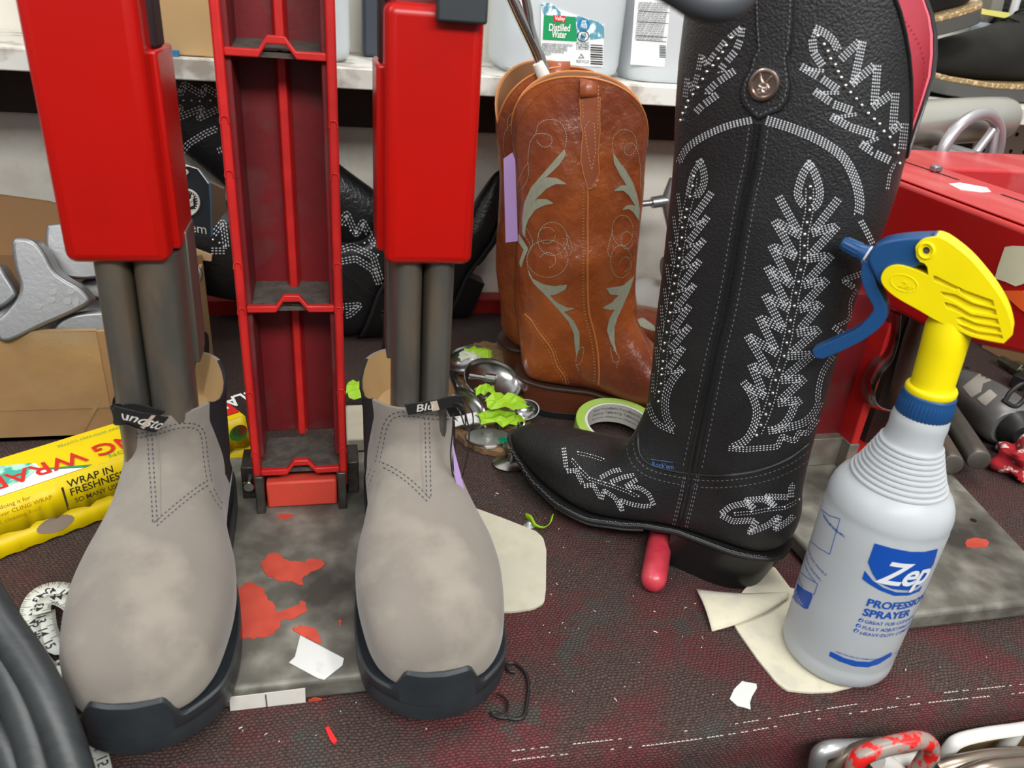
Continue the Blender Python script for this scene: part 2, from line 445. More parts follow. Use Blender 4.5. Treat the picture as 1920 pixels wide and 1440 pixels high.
mb = MB(); mb.box2((-0.9, 1.018, -0.3), (1.7, WY, 0.0)); struct(mb.build('trim_3', mat('pale_wood_edge', (0.45, 0.34, 0.2), 0.6)))
# shelf
m_shelf = mat('chipped_white_shelf', (0.76, 0.75, 0.70), 0.5, col2=(0.60, 0.57, 0.50), nscale=22, namt=0.62, sharp=0.2, col3=(0.42, 0.37, 0.31), n3=34, bump=0.2, bscale=90)
SZ = 0.3387
mb = MB(); mb.box2((-0.9, 0.87, SZ-0.0207), (1.7, WY, SZ))
o = mb.build('wall_shelf', m_shelf, bevel=0.0015); tag(o, 'long chipped white shelf on the wall carrying water jugs and shoes', 'shelf')
# pegboard below the shelf on the right
m_peg = mat('pegboard_cream', (0.66, 0.63, 0.56), 0.6)
peg = thing('pegboard', 'cream pegboard with round holes under the shelf behind the handwheel', 'pegboard', (1.15, WY-0.012, 0.1))
mb = MB(); mb.box2((0.78, WY-0.012, 0.09), (1.6, WY-0.006, 0.317)); mb.build('panel', m_peg, peg, bevel=0.001)
mb = MB()
for i in range(32):
    for j in range(9):
        x = 0.80+i*0.0254; z = 0.105+j*0.0254; mb.cyl((x, WY-0.0124, z), (x, WY-0.0118, z), 0.0032, 12)
o = mb.build('peg_hole', mat('peg_hole_dark', (0.012, 0.01, 0.01), 0.9), peg); o['kind'] = 'stuff'
# ================================================================ boot stretching machine (left)
m_red = mat('red_enamel', (0.44, 0.005, 0.003), 0.27, col2=(0.37, 0.005, 0.003), nscale=14, coat=0.0, spec=0.4, rvar=0.06, bump=0.04, bscale=60)
m_redcast = mat('red_cast_paint', (0.58, 0.020, 0.018), 0.42, col2=(0.42, 0.012, 0.012), nscale=40, namt=0.6, bump=0.35, bscale=260, bdist=0.0004, spec=0.5)
m_redin = mat('dusty_shaded_red_paint', (0.20, 0.008, 0.012), 0.5, col2=(0.10, 0.007, 0.010), nscale=22, namt=0.5, sharp=0.3, bump=0.3, bscale=200, col3=(0.13, 0.025, 0.025), n3=25)  # recess shade is in this darker copy of the red; patches are dust
m_dirt = mat('grey_grime', (0.055, 0.045, 0.038), 0.95, col2=(0.12, 0.10, 0.085), nscale=120, namt=0.55, bump=1, bscale=350, bdist=0.001)
m_steel = mat('dull_grimy_steel', (0.25, 0.24, 0.21), 0.44, 0.75, col2=(0.12, 0.11, 0.095), nscale=26, namt=0.5, sharp=0.25, rvar=0.1, stretch=(1, 1, 0.4), col3=(0.26, 0.20, 0.14), n3=22, bump=0.1, bscale=200)
m_chipped = mat('chipped_red_paint', (0.62, 0.06, 0.035), 0.55, col2=(0.13, 0.12, 0.10), nscale=45, namt=0.64, sharp=0.03, bump=0.6, bscale=260)
m_plate = mat('bare_cast_plate', (0.13, 0.125, 0.105), 0.55, 0.25, col2=(0.30, 0.29, 0.245), nscale=38, namt=0.56, sharp=0.16, rvar=0.15, bump=0.35, bscale=170, col3=(0.065, 0.06, 0.05), n3=12)
m_chip2 = mat('left_over_red_paint', (0.60, 0.085, 0.05), 0.6, col2=(0.45, 0.055, 0.035), nscale=60, bump=0.5, bscale=200)
mach = thing('boot_stretcher', 'red boot stretching machine with grey suede boots on both its arms', 'machine', (-0.034, 0.5, 0))
PT = 0.018
mb = MB(); mb.box2((-0.155, 0.367, 0.0002), (0.090, 0.64, PT))
plate = mb.build('base_plate', m_plate, mach, bevel=0.0035, seg=3)
mb = MB()
for n_ in range(1):
    pass
def chips(mb, outs, z, h=0.0006):
    for poly in outs:
        P = []
        for i, p in enumerate(poly):
            q = poly[(i+1) % len(poly)]
            for k in range(4):
                t = k/4; P.append((p[0]+(q[0]-p[0])*t+random.uniform(-3, 3), p[1]+(q[1]-p[1])*t+random.uniform(-2.5, 2.5)))
        mb.prism([G(x, y, z) for x, y in P], (0, 0, 1), h)
chips(mb, [[(487, 1058), (505, 1040), (520, 1036), (537, 1052), (570, 1055), (590, 1046), (612, 1058), (590, 1072), (570, 1080), (566, 1100), (548, 1092), (520, 1090), (498, 1078)],
           [(436, 1110), (470, 1092), (495, 1105), (500, 1122), (515, 1135), (520, 1148), (545, 1140), (572, 1126), (575, 1145), (550, 1160), (528, 1162), (522, 1180), (500, 1195), (475, 1198), (440, 1195)],
           [(550, 1175), (575, 1174), (595, 1182), (605, 1205), (590, 1206), (570, 1195), (552, 1186)],
           [(520, 967), (548, 964), (545, 972), (525, 974)], [(634, 1165), (640, 1162), (640, 1172), (635, 1172)]], PT)
mb.build_split('red_paint_patch', m_chip2, mach)
mb = MB(); pf = (0, 0.3665, 0)
mb.prism([Yp(x, y, 0.3665) for x, y in ((578, 1312), (590, 1307), (604, 1310), (598, 1321), (582, 1323))], (0, -1, 0), 0.0006)
mb.build('red_paint_patch', m_chip2, mach)
# tape label on front edge
m_tape = mat('masking_tape', (0.78, 0.76, 0.70), 0.8, col2=(0.66, 0.63, 0.58), nscale=60, bump=0.2, bscale=500)
P = [Yp(x, y, 0.3662) for x, y in ((430, 1307), (572, 1290), (574, 1336), (434, 1358))]
mb = MB(); mb.prism([V((p.x, p.y, min(p.z, PT-0.0005))) for p in P], (0, -1, 0), 0.0004)
tp = mb.build('masking_tape_label', m_tape, mach)
mb = MB(); mb.tube([Yp(x, y, 0.3655) for x, y in ((498, 1303), (500, 1320), (501, 1344))], 0.0004, 5); mb.build('pen_line', mat('ink', (0.03, 0.03, 0.03), 0.6), tp)
# paper scrap on the plate
m_paper = mat('white_paper', (0.62, 0.62, 0.60), 0.8, col2=(0.5, 0.5, 0.48), nscale=40, namt=0.66, sharp=0.06)
mb = MB(); mb.prism([G(x, y, PT+0.0004) for x, y in ((563, 1192), (645, 1235), (642, 1248), (608, 1275), (596, 1272), (542, 1243), (553, 1232))], (0, 0, 1), 0.0004)
o = mb.build('paper_scrap', m_paper); tag(o, 'torn white paper scrap lying on the grey metal plate between the suede boots', 'paper scrap', 'torn paper scraps')
# column
CX0, CX1, CY, CZ = -0.072, 0.004, 0.552, 0.66
fl = 0.0065; CD = 0.052
mb = MB()
mb.box2((CX0, CY, PT+0.022), (CX0+fl, CY+CD, CZ)); mb.box2((CX1-fl, CY, PT+0.022), (CX1, CY+CD, CZ))
mb.build('column', m_redcast, mach, bevel=0.0016)
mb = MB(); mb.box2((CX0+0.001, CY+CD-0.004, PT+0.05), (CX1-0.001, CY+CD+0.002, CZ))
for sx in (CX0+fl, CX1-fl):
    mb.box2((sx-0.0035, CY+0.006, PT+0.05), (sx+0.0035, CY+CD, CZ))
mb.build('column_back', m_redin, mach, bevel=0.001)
mb = MB(); cx = (CX0+CX1)/2+0.001
mb.prism([(cx-0.0055, CY+CD-0.004, 0.07), (cx+0.0055, CY+CD-0.004, 0.07), (cx+0.0028, CY+CD-0.014, 0.07), (cx-0.0028, CY+CD-0.014, 0.07)], (0, 0, 1), CZ-0.07)
mb.build('column_rib', m_redcast, mach, bevel=0.0008)
for wz in (0.380, 0.204, 0.0585):
    x0, x1 = CX0+fl, CX1-fl; a, b, c_, d = x0+(x1-x0)*0.33, x0+(x1-x0)*0.42, x0+(x1-x0)*0.60, x0+(x1-x0)*0.70
    top = [(x0, 0), (a, 0), (b, 0.0085), (c_, 0.0085), (d, 0), (x1, 0)]
    th = 0.0052
    mb = MB(); out = [(x, CY+0.001, wz+z) for x, z in top]+[(x, CY+0.001, wz+z-th) for x, z in reversed(top)]
    mb.prism(out, (0, 1, 0), 0.005); wb = mb.build('column_web', m_redcast, mach, bevel=0.0009)
    mb = MB(); ny = 14; nx = 20; g = []
    for j in range(ny+1):
        g.append(mb.verts([(x0+(x1-x0)*i/nx, CY+0.0055+(CD-0.009)*j/ny, wz-0.001+0.003*(j/ny)**2+random.uniform(0, 0.0009)) for i in range(nx+1)]))
    for j in range(ny):
        for i in range(nx): mb.face([g[j][i], g[j][i+1], g[j+1][i+1], g[j+1][i]])
    mb.box2((x0, CY+0.0055, wz-th), (x1, CY+CD-0.002, wz-0.002)); mb.build('grime', m_dirt, wb)
# pin bosses on the flanges
mb = MB()
for z in (0.335, 0.30, 0.235, 0.20, 0.13, 0.075):
    for x in (CX0+fl/2, CX1-fl/2):
        P = [(x+0.0029*cos(a), CY-0.0006, z+0.0034*sin(a)) for a in [PI*0.1*k-0.4 for k in range(14)]]
        mb.tube(P, 0.0005, 5)
mb.build_split('casting_mark', m_redcast, mach)
# foot of the column
mb = MB(); mb.box2((CX0+0.009, CY+0.004, PT), (CX1-0.009, CY+0.03, 0.044)); mb.build('foot_block', m_chipped, mach, bevel=0.002)
mb = MB()
for x in (CX0+0.001, CX1-0.008): mb.box2((x, CY-0.003, PT-0.001), (x+0.007, CY+0.045, 0.055))
mb.box2((CX0-0.012, CY+0.02, PT), (CX0, CY+0.05, 0.05)); mb.box2((CX1, CY+0.02, PT), (CX1+0.010, CY+0.05, 0.05))
mb.build_split('foot_bracket', mat('black_greasy_iron', (0.05, 0.045, 0.04), 0.4, 0.7, col2=(0.18, 0.16, 0.14), nscale=50, namt=0.62), mach, bevel=0.001)
mb = MB(); mb.cyl((CX0-0.006, CY+0.014, 0.034), (CX0-0.006, CY+0.021, 0.034), 0.005, 16); mb.build('bolt', mat('bright_bolt', (0.5, 0.5, 0.48), 0.25, 1), mach, bevel=0.0008)
# arms
def arm(x0, x1, side):
    yf, zb, zt = 0.478, 0.262, 0.4155
    mb = MB(); mb.box2((x0, yf, zb), (x1, yf+0.062, zt)); hd = mb.build('arm_head', m_red, mach, bevel=0.0065, seg=5)
    mb = MB(); sx = x1 if side > 0 else x0
    mb.box2((sx-0.004, yf+0.018, zb+0.004), (sx+0.004, yf+0.068, 0.381)); mb.build('side_rib', m_red, hd, bevel=0.002, seg=3)
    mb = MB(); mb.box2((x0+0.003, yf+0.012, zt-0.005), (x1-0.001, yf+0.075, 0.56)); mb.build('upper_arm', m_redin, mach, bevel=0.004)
    mb = MB(); mb.box2((sx-0.002, yf+0.026, 0.381), (sx+0.0035, yf+0.05, 0.5)); mb.build('slot', mat('black_gap', (0.02, 0.01, 0.012), 0.7), mach, bevel=0.002)
    return hd
arm(-0.1565, -0.0985, 1)
h2 = arm(0.0305, 0.0875, -1)
mb = MB(); mb.box2((0.0583, 0.470, 0.4075), (0.087, 0.4775, 0.43)); mb.build('black_pad', mat('black_rubber_pad', (0.025, 0.03, 0.035), 0.6), mach, bevel=0.0015)
def tubes(xa, xb, xc, y, tilt, blade):
    for (u, v_, r) in ((xa, xb, (xb-xa)/2-0.0005), (xb, xc, (xc-xb)/2-0.0002)):
        cxx = (u+v_)/2; mb = MB(); rings = []
        for z in (0.264, 0.22, 0.165, 0.09):
            rings.append([(cxx+tilt*(0.27-z)+r*math.copysign(abs(cos(a))**0.8, cos(a)), y+0.002+0.020*math.copysign(abs(sin(a))**0.75, sin(a))-0*r, z) for a in [2*PI*k/28 for k in range(28)]])
        mb.loft(rings); mb.build('stretcher_tube', m_steel, mach)
    mb = MB(); x = xc-0.003 if blade > 0 else xa-0.0018
    out = [(0.272, 0), (0.272, 0.03), (0.19, 0.03), (0.181, 0.026), (0.178, 0.018), (0.178, 0)]
    mb.prism([(x+tilt*(0.27-z)*0.6, y+0.012+d, z) for z, d in out], (1, 0, 0), 0.005); mb.build('stretcher_blade', m_steel, mach, bevel=0.001)
tubes(-0.1465, -0.124, -0.0955, 0.502, -0.02, 1)
tubes(0.036, 0.0575, 0.079, 0.502, 0.0, -1)
# ================================================================ grey suede chelsea boots
m_suede = mat('grey_suede', (0.225, 0.198, 0.170), 0.95, col2=(0.165, 0.145, 0.125), nscale=16, namt=0.5, sharp=0.3, sheen=0.25, bump=0.45, bscale=900, bdist=0.0004, spec=0.2, col3=(0.255, 0.226, 0.19), n3=22)
m_elastic = mat('black_elastic', (0.012, 0.012, 0.015), 0.9, bump=0.6, bscale=900)
m_rubber = mat('black_rubber_sole', (0.018, 0.022, 0.026), 0.38, col2=(0.03, 0.034, 0.038), nscale=40, bump=0.1, bscale=300, spec=0.5)
m_tan = mat('tan_lining', (0.42, 0.27, 0.12), 0.85, bump=0.3, bscale=500)
m_navy = mat('dark_stitch_thread', (0.03, 0.035, 0.055), 0.8)
m_black = mat('black_webbing', (0.012, 0.012, 0.013), 0.75, bump=0.4, bscale=1200)
m_white = mat('white_print', (0.75, 0.72, 0.66), 0.8)
m_cream = mat('cream_ribbon_stripe', (0.62, 0.50, 0.40), 0.8)
def interp_sections(secs, n):
    return spline(secs, n)
def chelsea(name, label, org, fdir, toe_shift, grp):
    fdir = V(fdir).normalized(); sdir = V((0, 0, 1)).cross(fdir)*-1   # sdir points to +x when fdir = -y
    if sdir.x < 0: sdir = -sdir
    sc = 0.885
    t = thing(name, label, 'boot', V(org)+fdir*0.12, grp)
    # Bf, Bz, Tf, Tz, w, shift, gusset half angle, bottom exponent
    secs = [(.2972, .030, .2952, .045, .0155, 1, .02, 2.4), (.291, .025, .286, .064, .034, 1, .02, 2.6), (.276, .023, .266, .079, .0468, .95, .02, 2.6), (.25, .022, .238, .087, .053, .75, .02, 2.7),
            (.22, .022, .208, .091, .0558, .5, .02, 2.7), (.19, .022, .183, .096, .0535, .25, .02, 2.6), (.155, .022, .160, .105, .0465, .1, .02, 2.5), (.12, .022, .143, .114, .0415, 0, .03, 2.3),
            (.075, .022, .133, .122, .0400, 0, .06, 2.1), (.03, .024, .130, .128, .0395, 0, .22, 2.0), (.006, .045, .1285, .133, .0395, 0, .42, 2.0), (.0, .075, .127, .139, .0395, 0, .55, 2.0),
            (.001, .10, .1265, .1435, .0400, 0, .63, 2.0), (.004, .13, .1255, .1475, .0415, 0, .66, 2.1), (.004, .152, .1250, .1530, .0425, 0, .66, 2.1)]
    ss = interp_sections(secs, 5); NG, NF = 6, 22; rings = []
    def ring(s, shrink=0.0, drop=0.0):
        Bf, Bz, Tf, Tz, w, sh, g, eb = s; g = max(g, .01); A = []
        A += [-g+2*g*i/NG for i in range(NG)]
        A += [g+(PI-2*g)*i/NF for i in range(NF)]
        A += [PI-g+2*g*i/NG for i in range(NG)]
        A += [PI+g+(PI-2*g)*i/NF for i in range(NF)]
        out = []
        ax = V((Tf-Bf, Tz-Bz)); L_ = ax.length; ax /= L_
        for a in A:
            ca, sa = cos(a), sin(a); e = (2.1+max(0, min(1, (Bz-.02)/.06))*0.35) if sa > 0 else (eb if Bz > .03 else eb+1.3)
            x = (w-shrink)*math.copysign(abs(ca)**(2/e), ca); q = math.copysign(abs(sa)**(2/e), sa)*(L_/2-shrink)
            f = ((Bf+Tf)/2+ax.x*q)*sc; z = ((Bz+Tz)/2+ax.y*q-drop)*sc
            out.append(V(org)+fdir*f+sdir*(x*sc+sh*toe_shift)+V((0, 0, z)))
        return out
    rings = [ring(s) for s in ss]
    # rim: panels stand up, elastic dips a little
    top = rings[-1]; n = len(top)
    def dip(r, amt):
        for k in range(n):
            g_ = (k <= NG) or (NG+NF <= k <= 2*NG+NF)
            if g_:
                u = (k if k <= NG else k-NG-NF)/NG; r[k] = r[k]-V((0, 0, amt*sin(PI*u)))
    dip(top, 0.010); dip(rings[-2], 0.007); dip(rings[-3], 0.003)
    inner = [ring(ss[-1], 0.0028), ring(ss[-1], 0.0060, 0.010), ring(ss[-1], 0.015, 0.035)]
    for r in inner[:2]: dip(r, 0.010)
    is_g = lambda k: (k < NG) or (NG+NF <= k < 2*NG+NF)
    up, gu = MB(), MB(); gstart = 5*8+2
    allr = rings+[inner[0]]
    VU = [up.verts(r) for r in allr]; VG = [gu.verts(r) for r in allr]
    for j in range(len(allr)-1):
        for k in range(n):
            k2 = (k+1) % n
            (gu if (is_g(k) and j >= gstart) else up).face([(VG if (is_g(k) and j >= gstart) else VU)[q][w_] for q, w_ in ((j, k), (j, k2), (j+1, k2), (j+1, k))])
    up.face(list(reversed(VU[0])))
    for m_ in (up, gu): bmesh.ops.delete(m_.bm, geom=[v for v in m_.bm.verts if not v.link_faces], context='VERTS')
    upper = up.build('suede_upper', m_suede, t); elastic = gu.build_split('elastic_gusset', m_elastic, t)[0]
    li = MB(); li.loft(inner, False, True); li.build('lining', m_tan, t)
    # sole
    def half(f):   # half width of the footprint at distance f from the heel
        return max(0.0, (spline_w(f)))
    tab = [(0, 0), (.004, .018), (.015, .030), (.035, .0375), (.075, .0395), (.12, .041), (.155, .046), (.19, .0535), (.22, .0568), (.25, .0555), (.275, .0495), (.292, .034), (.301, .018), (.304, 0)]
    tt = spline(tab, 5)
    tt = [(q.x, q.y) for q in resample([V((a, b, 0)) for a, b in tt], 0.0022)]
    tt[-1] = (.304, 0)
    foot = [(f, w_) for f, w_ in tt]; foot = foot+[(f, -w_) for f, w_ in reversed(foot[1:-1])]
    def shf(f): return max(0, min(1, (f-.12)/.14))*toe_shift
    so = MB(); RR = []
    N_ = len(foot)
    def topz(f, x):
        z = 0.026
        b = max(0, min(1, (f-0.264)/0.014)); side = max(0, min(1, (0.033-abs(x+0.004))/0.012))
        z += 0.017*(b*b*(3-2*b))*side*side*(3-2*side)
        h = max(0, min(1, (0.06-f)/0.05)); z += 0.006*h
        return z
    for (k0, zz, inset) in ((0, 0, .004), (0, .0025, .0008), (0, .010, 0), (0, .016, .0012), (0, .018, -.0004), (1, 1.0, -.0006), (1, 1.03, .0018), (1, 1.0, .004), (1, 0.9, .012)):
        r = []
        for f, x in foot:
            tz = topz(f, x); z = zz if k0 == 0 else tz*zz
            cxy = V((0.15-f, -x)); l_ = cxy.length or 1; q = inset
            lean = max(0, (z-0.03))*0.22 if f > .262 else 0
            r.append(V(org)+fdir*((f+cxy.x/l_*q-lean)*sc)+sdir*((x+cxy.y/l_*q)*sc+shf(f))+V((0, 0, z*sc)))
        RR.append(r)
    so.loft(RR, True, True); sole = so.build('rubber_sole', m_rubber, t)
    return t, upper, elastic, sole
grey = 'grey suede boots on the stretching machine'
cbL = chelsea('chelsea_boot', 'grey suede chelsea boot on the left stretcher arm, front tab folded left', (-0.1205, 0.594, PT), (0.000, -0.26, 0), 0.002, grey)
cbR = chelsea('chelsea_boot', 'grey suede chelsea boot on the right stretcher arm, wire ring on its tab', (0.050, 0.592, PT), (0.010, -0.26, 0), -0.003, grey)
def stitched(boot, lines, name='seam_stitching', rows=(-4, 4), dash=6, gap=3, w_=1.6, m=None):
    bv = bvh_of([boot[1]]); mb = MB()
    for ln in lines: stitches(mb, bv, spline(ln, 5), rows, dash, gap, w_, 0.0004, 0.0003)
    mb.build(name, m or m_navy, boot[0])
stitched(cbL, [[(281, 812), (284, 870), (288, 930), (291, 984)], [(291, 984), (330, 950), (365, 922), (392, 904)], [(392, 904), (385, 860), (380, 815), (366, 799), (335, 798), (300, 808), (262, 816), (230, 812)], [(396, 918), (412, 945), (434, 966)]])
stitched(cbR, [[(800, 782), (802, 850), (804, 938)], [(804, 938), (770, 905), (738, 882), (708, 868)], [(708, 868), (716, 830), (724, 796), (740, 778), (770, 776), (815, 782), (845, 782)], [(700, 880), (690, 905), (684, 930)]])
# raised seam welt beside the vertical stitching
for b, ln in ((cbL, [(296, 812), (299, 870), (300, 930), (300, 972)]), (cbR, [(788, 782), (790, 850), (794, 922)])):
    mb = MB(); cord_on(mb, bvh_of([b[1]]), spline(ln, 5), 1.6, 0.0); mb.build('seam_welt', m_suede, b[0])
mb = MB(); patch_on(mb, bvh_of([cbL[1]]), [(368+6*cos(a), 1209+5*sin(a)) for a in [2*PI*k/14 for k in range(14)]], 0.0002, 3); mb.build('scuff', mat('suede_scuff', (0.2, 0.17, 0.15), 0.95), cbL[0])
# pull tabs: folded webbing loops
def tab(boot, path, wid, th, texts, stripe=None, up=(0, 0, 1), mirror=False, tsz=0.012):
    """path: centre line in space of a webbing strip standing on edge, wid tall"""
    P = [V(p) for p in spline(path, 6)]; up = V(up).normalized(); R = []
    for i, p in enumerate(P):
        t_ = (P[min(i+1, len(P)-1)]-P[max(i-1, 0)]).normalized(); n_ = t_.cross(up).normalized(); u_ = n_.cross(t_)
        R.append([p-u_*wid/2-n_*th/2, p-u_*wid/2+n_*th/2, p+u_*wid/2+n_*th/2, p+u_*wid/2-n_*th/2])
    mb = MB(); mb.loft(R); o = mb.build('pull_tab', m_black, boot[0], bevel=th*0.3)
    # lettering follows the strip
    Ls = [0]
    for a, b in zip(P, P[1:]): Ls.append(Ls[-1]+(b-a).length)
    def at(s):
        s = max(0, min(Ls[-1]-1e-6, s)); i = max(k for k in range(len(Ls)) if Ls[k] <= s); i = min(i, len(P)-2)
        t_ = (P[i+1]-P[i]); l_ = t_.length; t_ /= l_; n_ = t_.cross(up).normalized(); return P[i]+t_*(s-Ls[i]), t_, n_, n_.cross(t_)
    if texts:
        mb = MB()
        for txt, s0, v0, size in texts:
            vs, fs = text_geo(txt, size, bold=0.01, shear=0.3); q = []
            for a, b, c_ in vs:
                p, t_, n_, u_ = at(s0+a); q.append(p+u_*(v0+b)+n_*(th/2+0.0002))
            mb.tris(q, fs)
        mb.build('printed_name', m_white, o)
    if stripe:
        mb = MB(); R = []
        for k in range(7):
            p, t_, n_, u_ = at(stripe[0]+(stripe[1]-stripe[0])*k/6); R.append((p, n_, u_))
        VV = [mb.verts([p-u_*wid*0.46+n_*(th/2+0.00015), p+u_*wid*0.46+n_*(th/2+0.00015)]) for p, n_, u_ in R]
        for a, b in zip(VV, VV[1:]): mb.face([a[0], b[0], b[1], a[1]])
        mb.build('ribbon_stripe', m_cream, o)
    return o
def Y3(l, Y): return [Yp(x, y, yy) for (x, y), yy in zip(l, Y)]
tab(cbL, Y3([(304, 796), (285, 794), (255, 790), (228, 782), (214, 779), (222, 772), (250, 768), (300, 780)], [0.470, 0.463, 0.458, 0.460, 0.468, 0.476, 0.48, 0.486]), 0.0135, 0.0008, [], None, up=(0.15, -0.5, 1))
o_ = Y3([(219, 776), (240, 780), (270, 788), (303, 797)], [0.4575, 0.4535, 0.4545, 0.464])
tab(cbL, o_, 0.0125, 0.0008, [('undston', 0.003, -0.0035, 0.0112)], (0.0195, 0.0225), up=(0.15, -0.3, 1))
tab(cbR, Y3([(762, 768), (790, 764), (825, 758), (850, 752), (868, 756), (862, 768), (840, 772)], [0.468, 0.466, 0.465, 0.463, 0.468, 0.476, 0.48]), 0.0105, 0.0009, [('Blu', 0.006, -0.003, 0.010)], (0.0175, 0.0225), up=(-0.1, -0.3, 1))
tab(cbL, [Yp(350, 722, 0.574), Yp(352, 660, 0.578), Yp(360, 622, 0.583), Yp(374, 622, 0.590), Yp(376, 660, 0.593), Yp(366, 712, 0.594)], 0.018, 0.0009, [('TASMANIA', 0.012, -0.004, 0.0105)], None, up=(0.75, -0.66, 0))
tab(cbR, [Yp(719, 600, 0.60), Yp(722, 590, 0.595), Yp(722, 640, 0.59), Yp(716, 680, 0.592)], 0.008, 0.0009, [], None, up=(0.3, -0.8, 0))
# wire ring and purple paper tag on the right boot
wire = mat('dark_plastic_coated_wire', (0.05, 0.04, 0.04), 0.2, 0.6)
mb = MB()
mb.tube([Yp(x, y, yy) for x, y, yy in spline([(852, 755, .462), (868, 762, .458), (876, 790, .456), (880, 804, .456), (872, 800, .456), (864, 776, .46), (856, 764, .464)], 6)], 0.0006, 8)
mb.tube([Yp(x, y, yy) for x, y, yy in spline([(866, 748, .458), (884, 770, .456), (887, 795, .455), (880, 806, .455), (874, 800, .456), (872, 775, .458)], 6)], 0.0005, 8)
mb.tube([Yp(x, y, .4565) for x, y in [(880+6*cos(a), 803+5*sin(a)) for a in [2*PI*k/16 for k in range(17)]]], 0.0006, 8)
mb.tube([Yp(x, y, yy) for x, y, yy in spline([(850, 775, .468), (848, 815, .463), (845, 850, .462), (848, 885, .461), (856, 905, .46), (866, 895, .459), (877, 850, .458), (880, 810, .457)], 6)], 0.00055, 8)
mb.tube([Yp(x, y, yy) for x, y, yy in spline([(851, 790, .466), (852, 840, .462), (850, 872, .461), (858, 900, .46)], 6)], 0.0008, 8)
ring_ = mb.build('wire_ring', wire); tag(ring_, 'dark twisted wire ring hanging from the pull tab of the right suede boot', 'wire ring')
m_purple = mat('lilac_paper', (0.46, 0.30, 0.62), 0.7)
tg = [Yp(x, y, yy) for x, y, yy in ((848, 826, .4555), (853, 850, .4555), (866, 900, .4555), (877, 945, .4555), (880, 972, .4555), (874, 962, .4555), (860, 925, .4555), (852, 890, .4555))]
mb = MB(); mb.prism(tg, (0.3, 0.9, 0), 0.0006); o = mb.build('paper_tag', m_purple); tag(o, 'lilac paper repair tag hanging edge-on beside the right suede boot', 'tag', 'lilac repair tags')
# ================================================================ western boots
m_blk = mat('black_grain_leather', (0.013, 0.013, 0.014), 0.36, col2=(0.020, 0.020, 0.021), nscale=30, spec=0.42, bump=0.9, bscale=680, bdist=0.0009, rvar=0.08)
m_blk2 = mat('smooth_black_leather', (0.010, 0.010, 0.011), 0.33, bump=0.25, bscale=500, bdist=0.0004, spec=0.5)
m_heel = mat('black_stacked_heel', (0.010, 0.009, 0.009), 0.28, bump=0.15, bscale=200, stretch=(1, 1, 6))
m_sole = mat('black_sole_edge', (0.014, 0.014, 0.014), 0.5, bump=0.3, bscale=300)
m_silver = mat('silver_thread', (0.66, 0.68, 0.72), 0.4, spec=0.6)
m_stud = mat('silver_stud', (0.85, 0.84, 0.80), 0.16, 1.0)
m_pink = mat('pink_lining', (0.62, 0.11, 0.15), 0.75, col2=(0.54, 0.085, 0.12), nscale=40, bump=0.2)
m_concho = mat('antique_copper', (0.55, 0.42, 0.36), 0.25, 1.0)
def western(t, O, F, secs, z0, ztop, rim, mats, flip=1, n=56, heel=None, sole=None, et=2.15, frame=None, warp=None):
    """t: thing; O heel back on ground; F forward; secs (Bf,Bz,Tf,Tz,w,xo)"""
    O = V(O); F = V(F).normalized(); Lt = V((0, 0, 1)).cross(F)
    if Lt.y > 0: Lt = -Lt          # Lt points towards the camera side
    if frame:
        Fx, Zx_ = V(frame[0]).normalized(), V(frame[1]).normalized(); Lt = Zx_.cross(Fx); Lt = -Lt if Lt.y > 0 else Lt; F = Fx; sc_ = frame[2]
        def P(f, x, z):
            if warp: f = warp(f, x, z)
            return O+(Fx*f+Lt*x*0.6+Zx_*(z+(.25 if warp else -.25)*max(0, z-.12)))*sc_
    else:
        def P(f, x, z):
            if warp: f = warp(f, x, z)
            return O+F*f+Lt*x+V((0, 0, z))
    ss = spline(secs, 5); rings = []
    def ring(s, zf=None, shrink=0):
        Bf, Bz, Tf, Tz, w, xo = s; out = []; ax = V((Tf-Bf, Tz-Bz)); L_ = ax.length; ax /= L_
        for k in range(n):
            a = 2*PI*k/n; ca, sa = cos(a), sin(a); e = et if sa > 0 else (3.8 if Bz < .037 else 3.8-min(1, (Bz-.037)/.05)*1.6)
            x = (w-shrink)*math.copysign(abs(ca)**(2/e), ca); q = math.copysign(abs(sa)**(2/e), sa)*(L_/2-shrink)
            out.append([(Bf+Tf)/2+ax.x*q, x+xo, (Bz+Tz)/2+ax.y*q])
        return out
    rings = [ring(s) for s in ss]
    # profile at height z for the open shaft (last sections are level)
    lev = [s for s in secs if s[1] >= z0-0.02]
    def prof(z):
        z = min(max(z, lev[0][1]), lev[-1][1])
        for a, b in zip(lev, lev[1:]):
            if z <= b[1]+1e-9:
                u = (z-a[1])/(b[1]-a[1]); return [a[i]+(b[i]-a[i])*u for i in range(6)]
        return list(lev[-1])
    def rimpt(k, z, shrink=0):
        s = prof(z); r = ring(s, None, shrink)[k]; return [r[0], r[1], z]
    base = [s for s in ss if s[1] <= z0]; rings = [ring(s) for s in base]
    def zr(k): return rim(2*PI*k/n)
    for j in range(0, 11):
        tt = j/10; rings.append([rimpt(k, z0+0.002+(zr(k)-z0-0.002)*tt) for k in range(n)])
    shaft_rings = rings[-14:]
    W = [[P(*p) for p in r] for r in rings]
    ie = [[P(*rimpt(k, zr(k)-0.0004, 0.0024)) for k in range(n)]]+[[P(*rimpt(k, z0-0.01+(zr(k)-z0+0.01)*tt, 0.0024)) for k in range(n)] for tt in (0.75, 0.5, 0.25, 0.0)]
    ie.append([P(*rimpt(k, z0-0.012, 0.006)) for k in range(n)])
    # foot (vamp and counter) and shaft are separate pieces of leather
    return P, W, ie, F, Lt, O
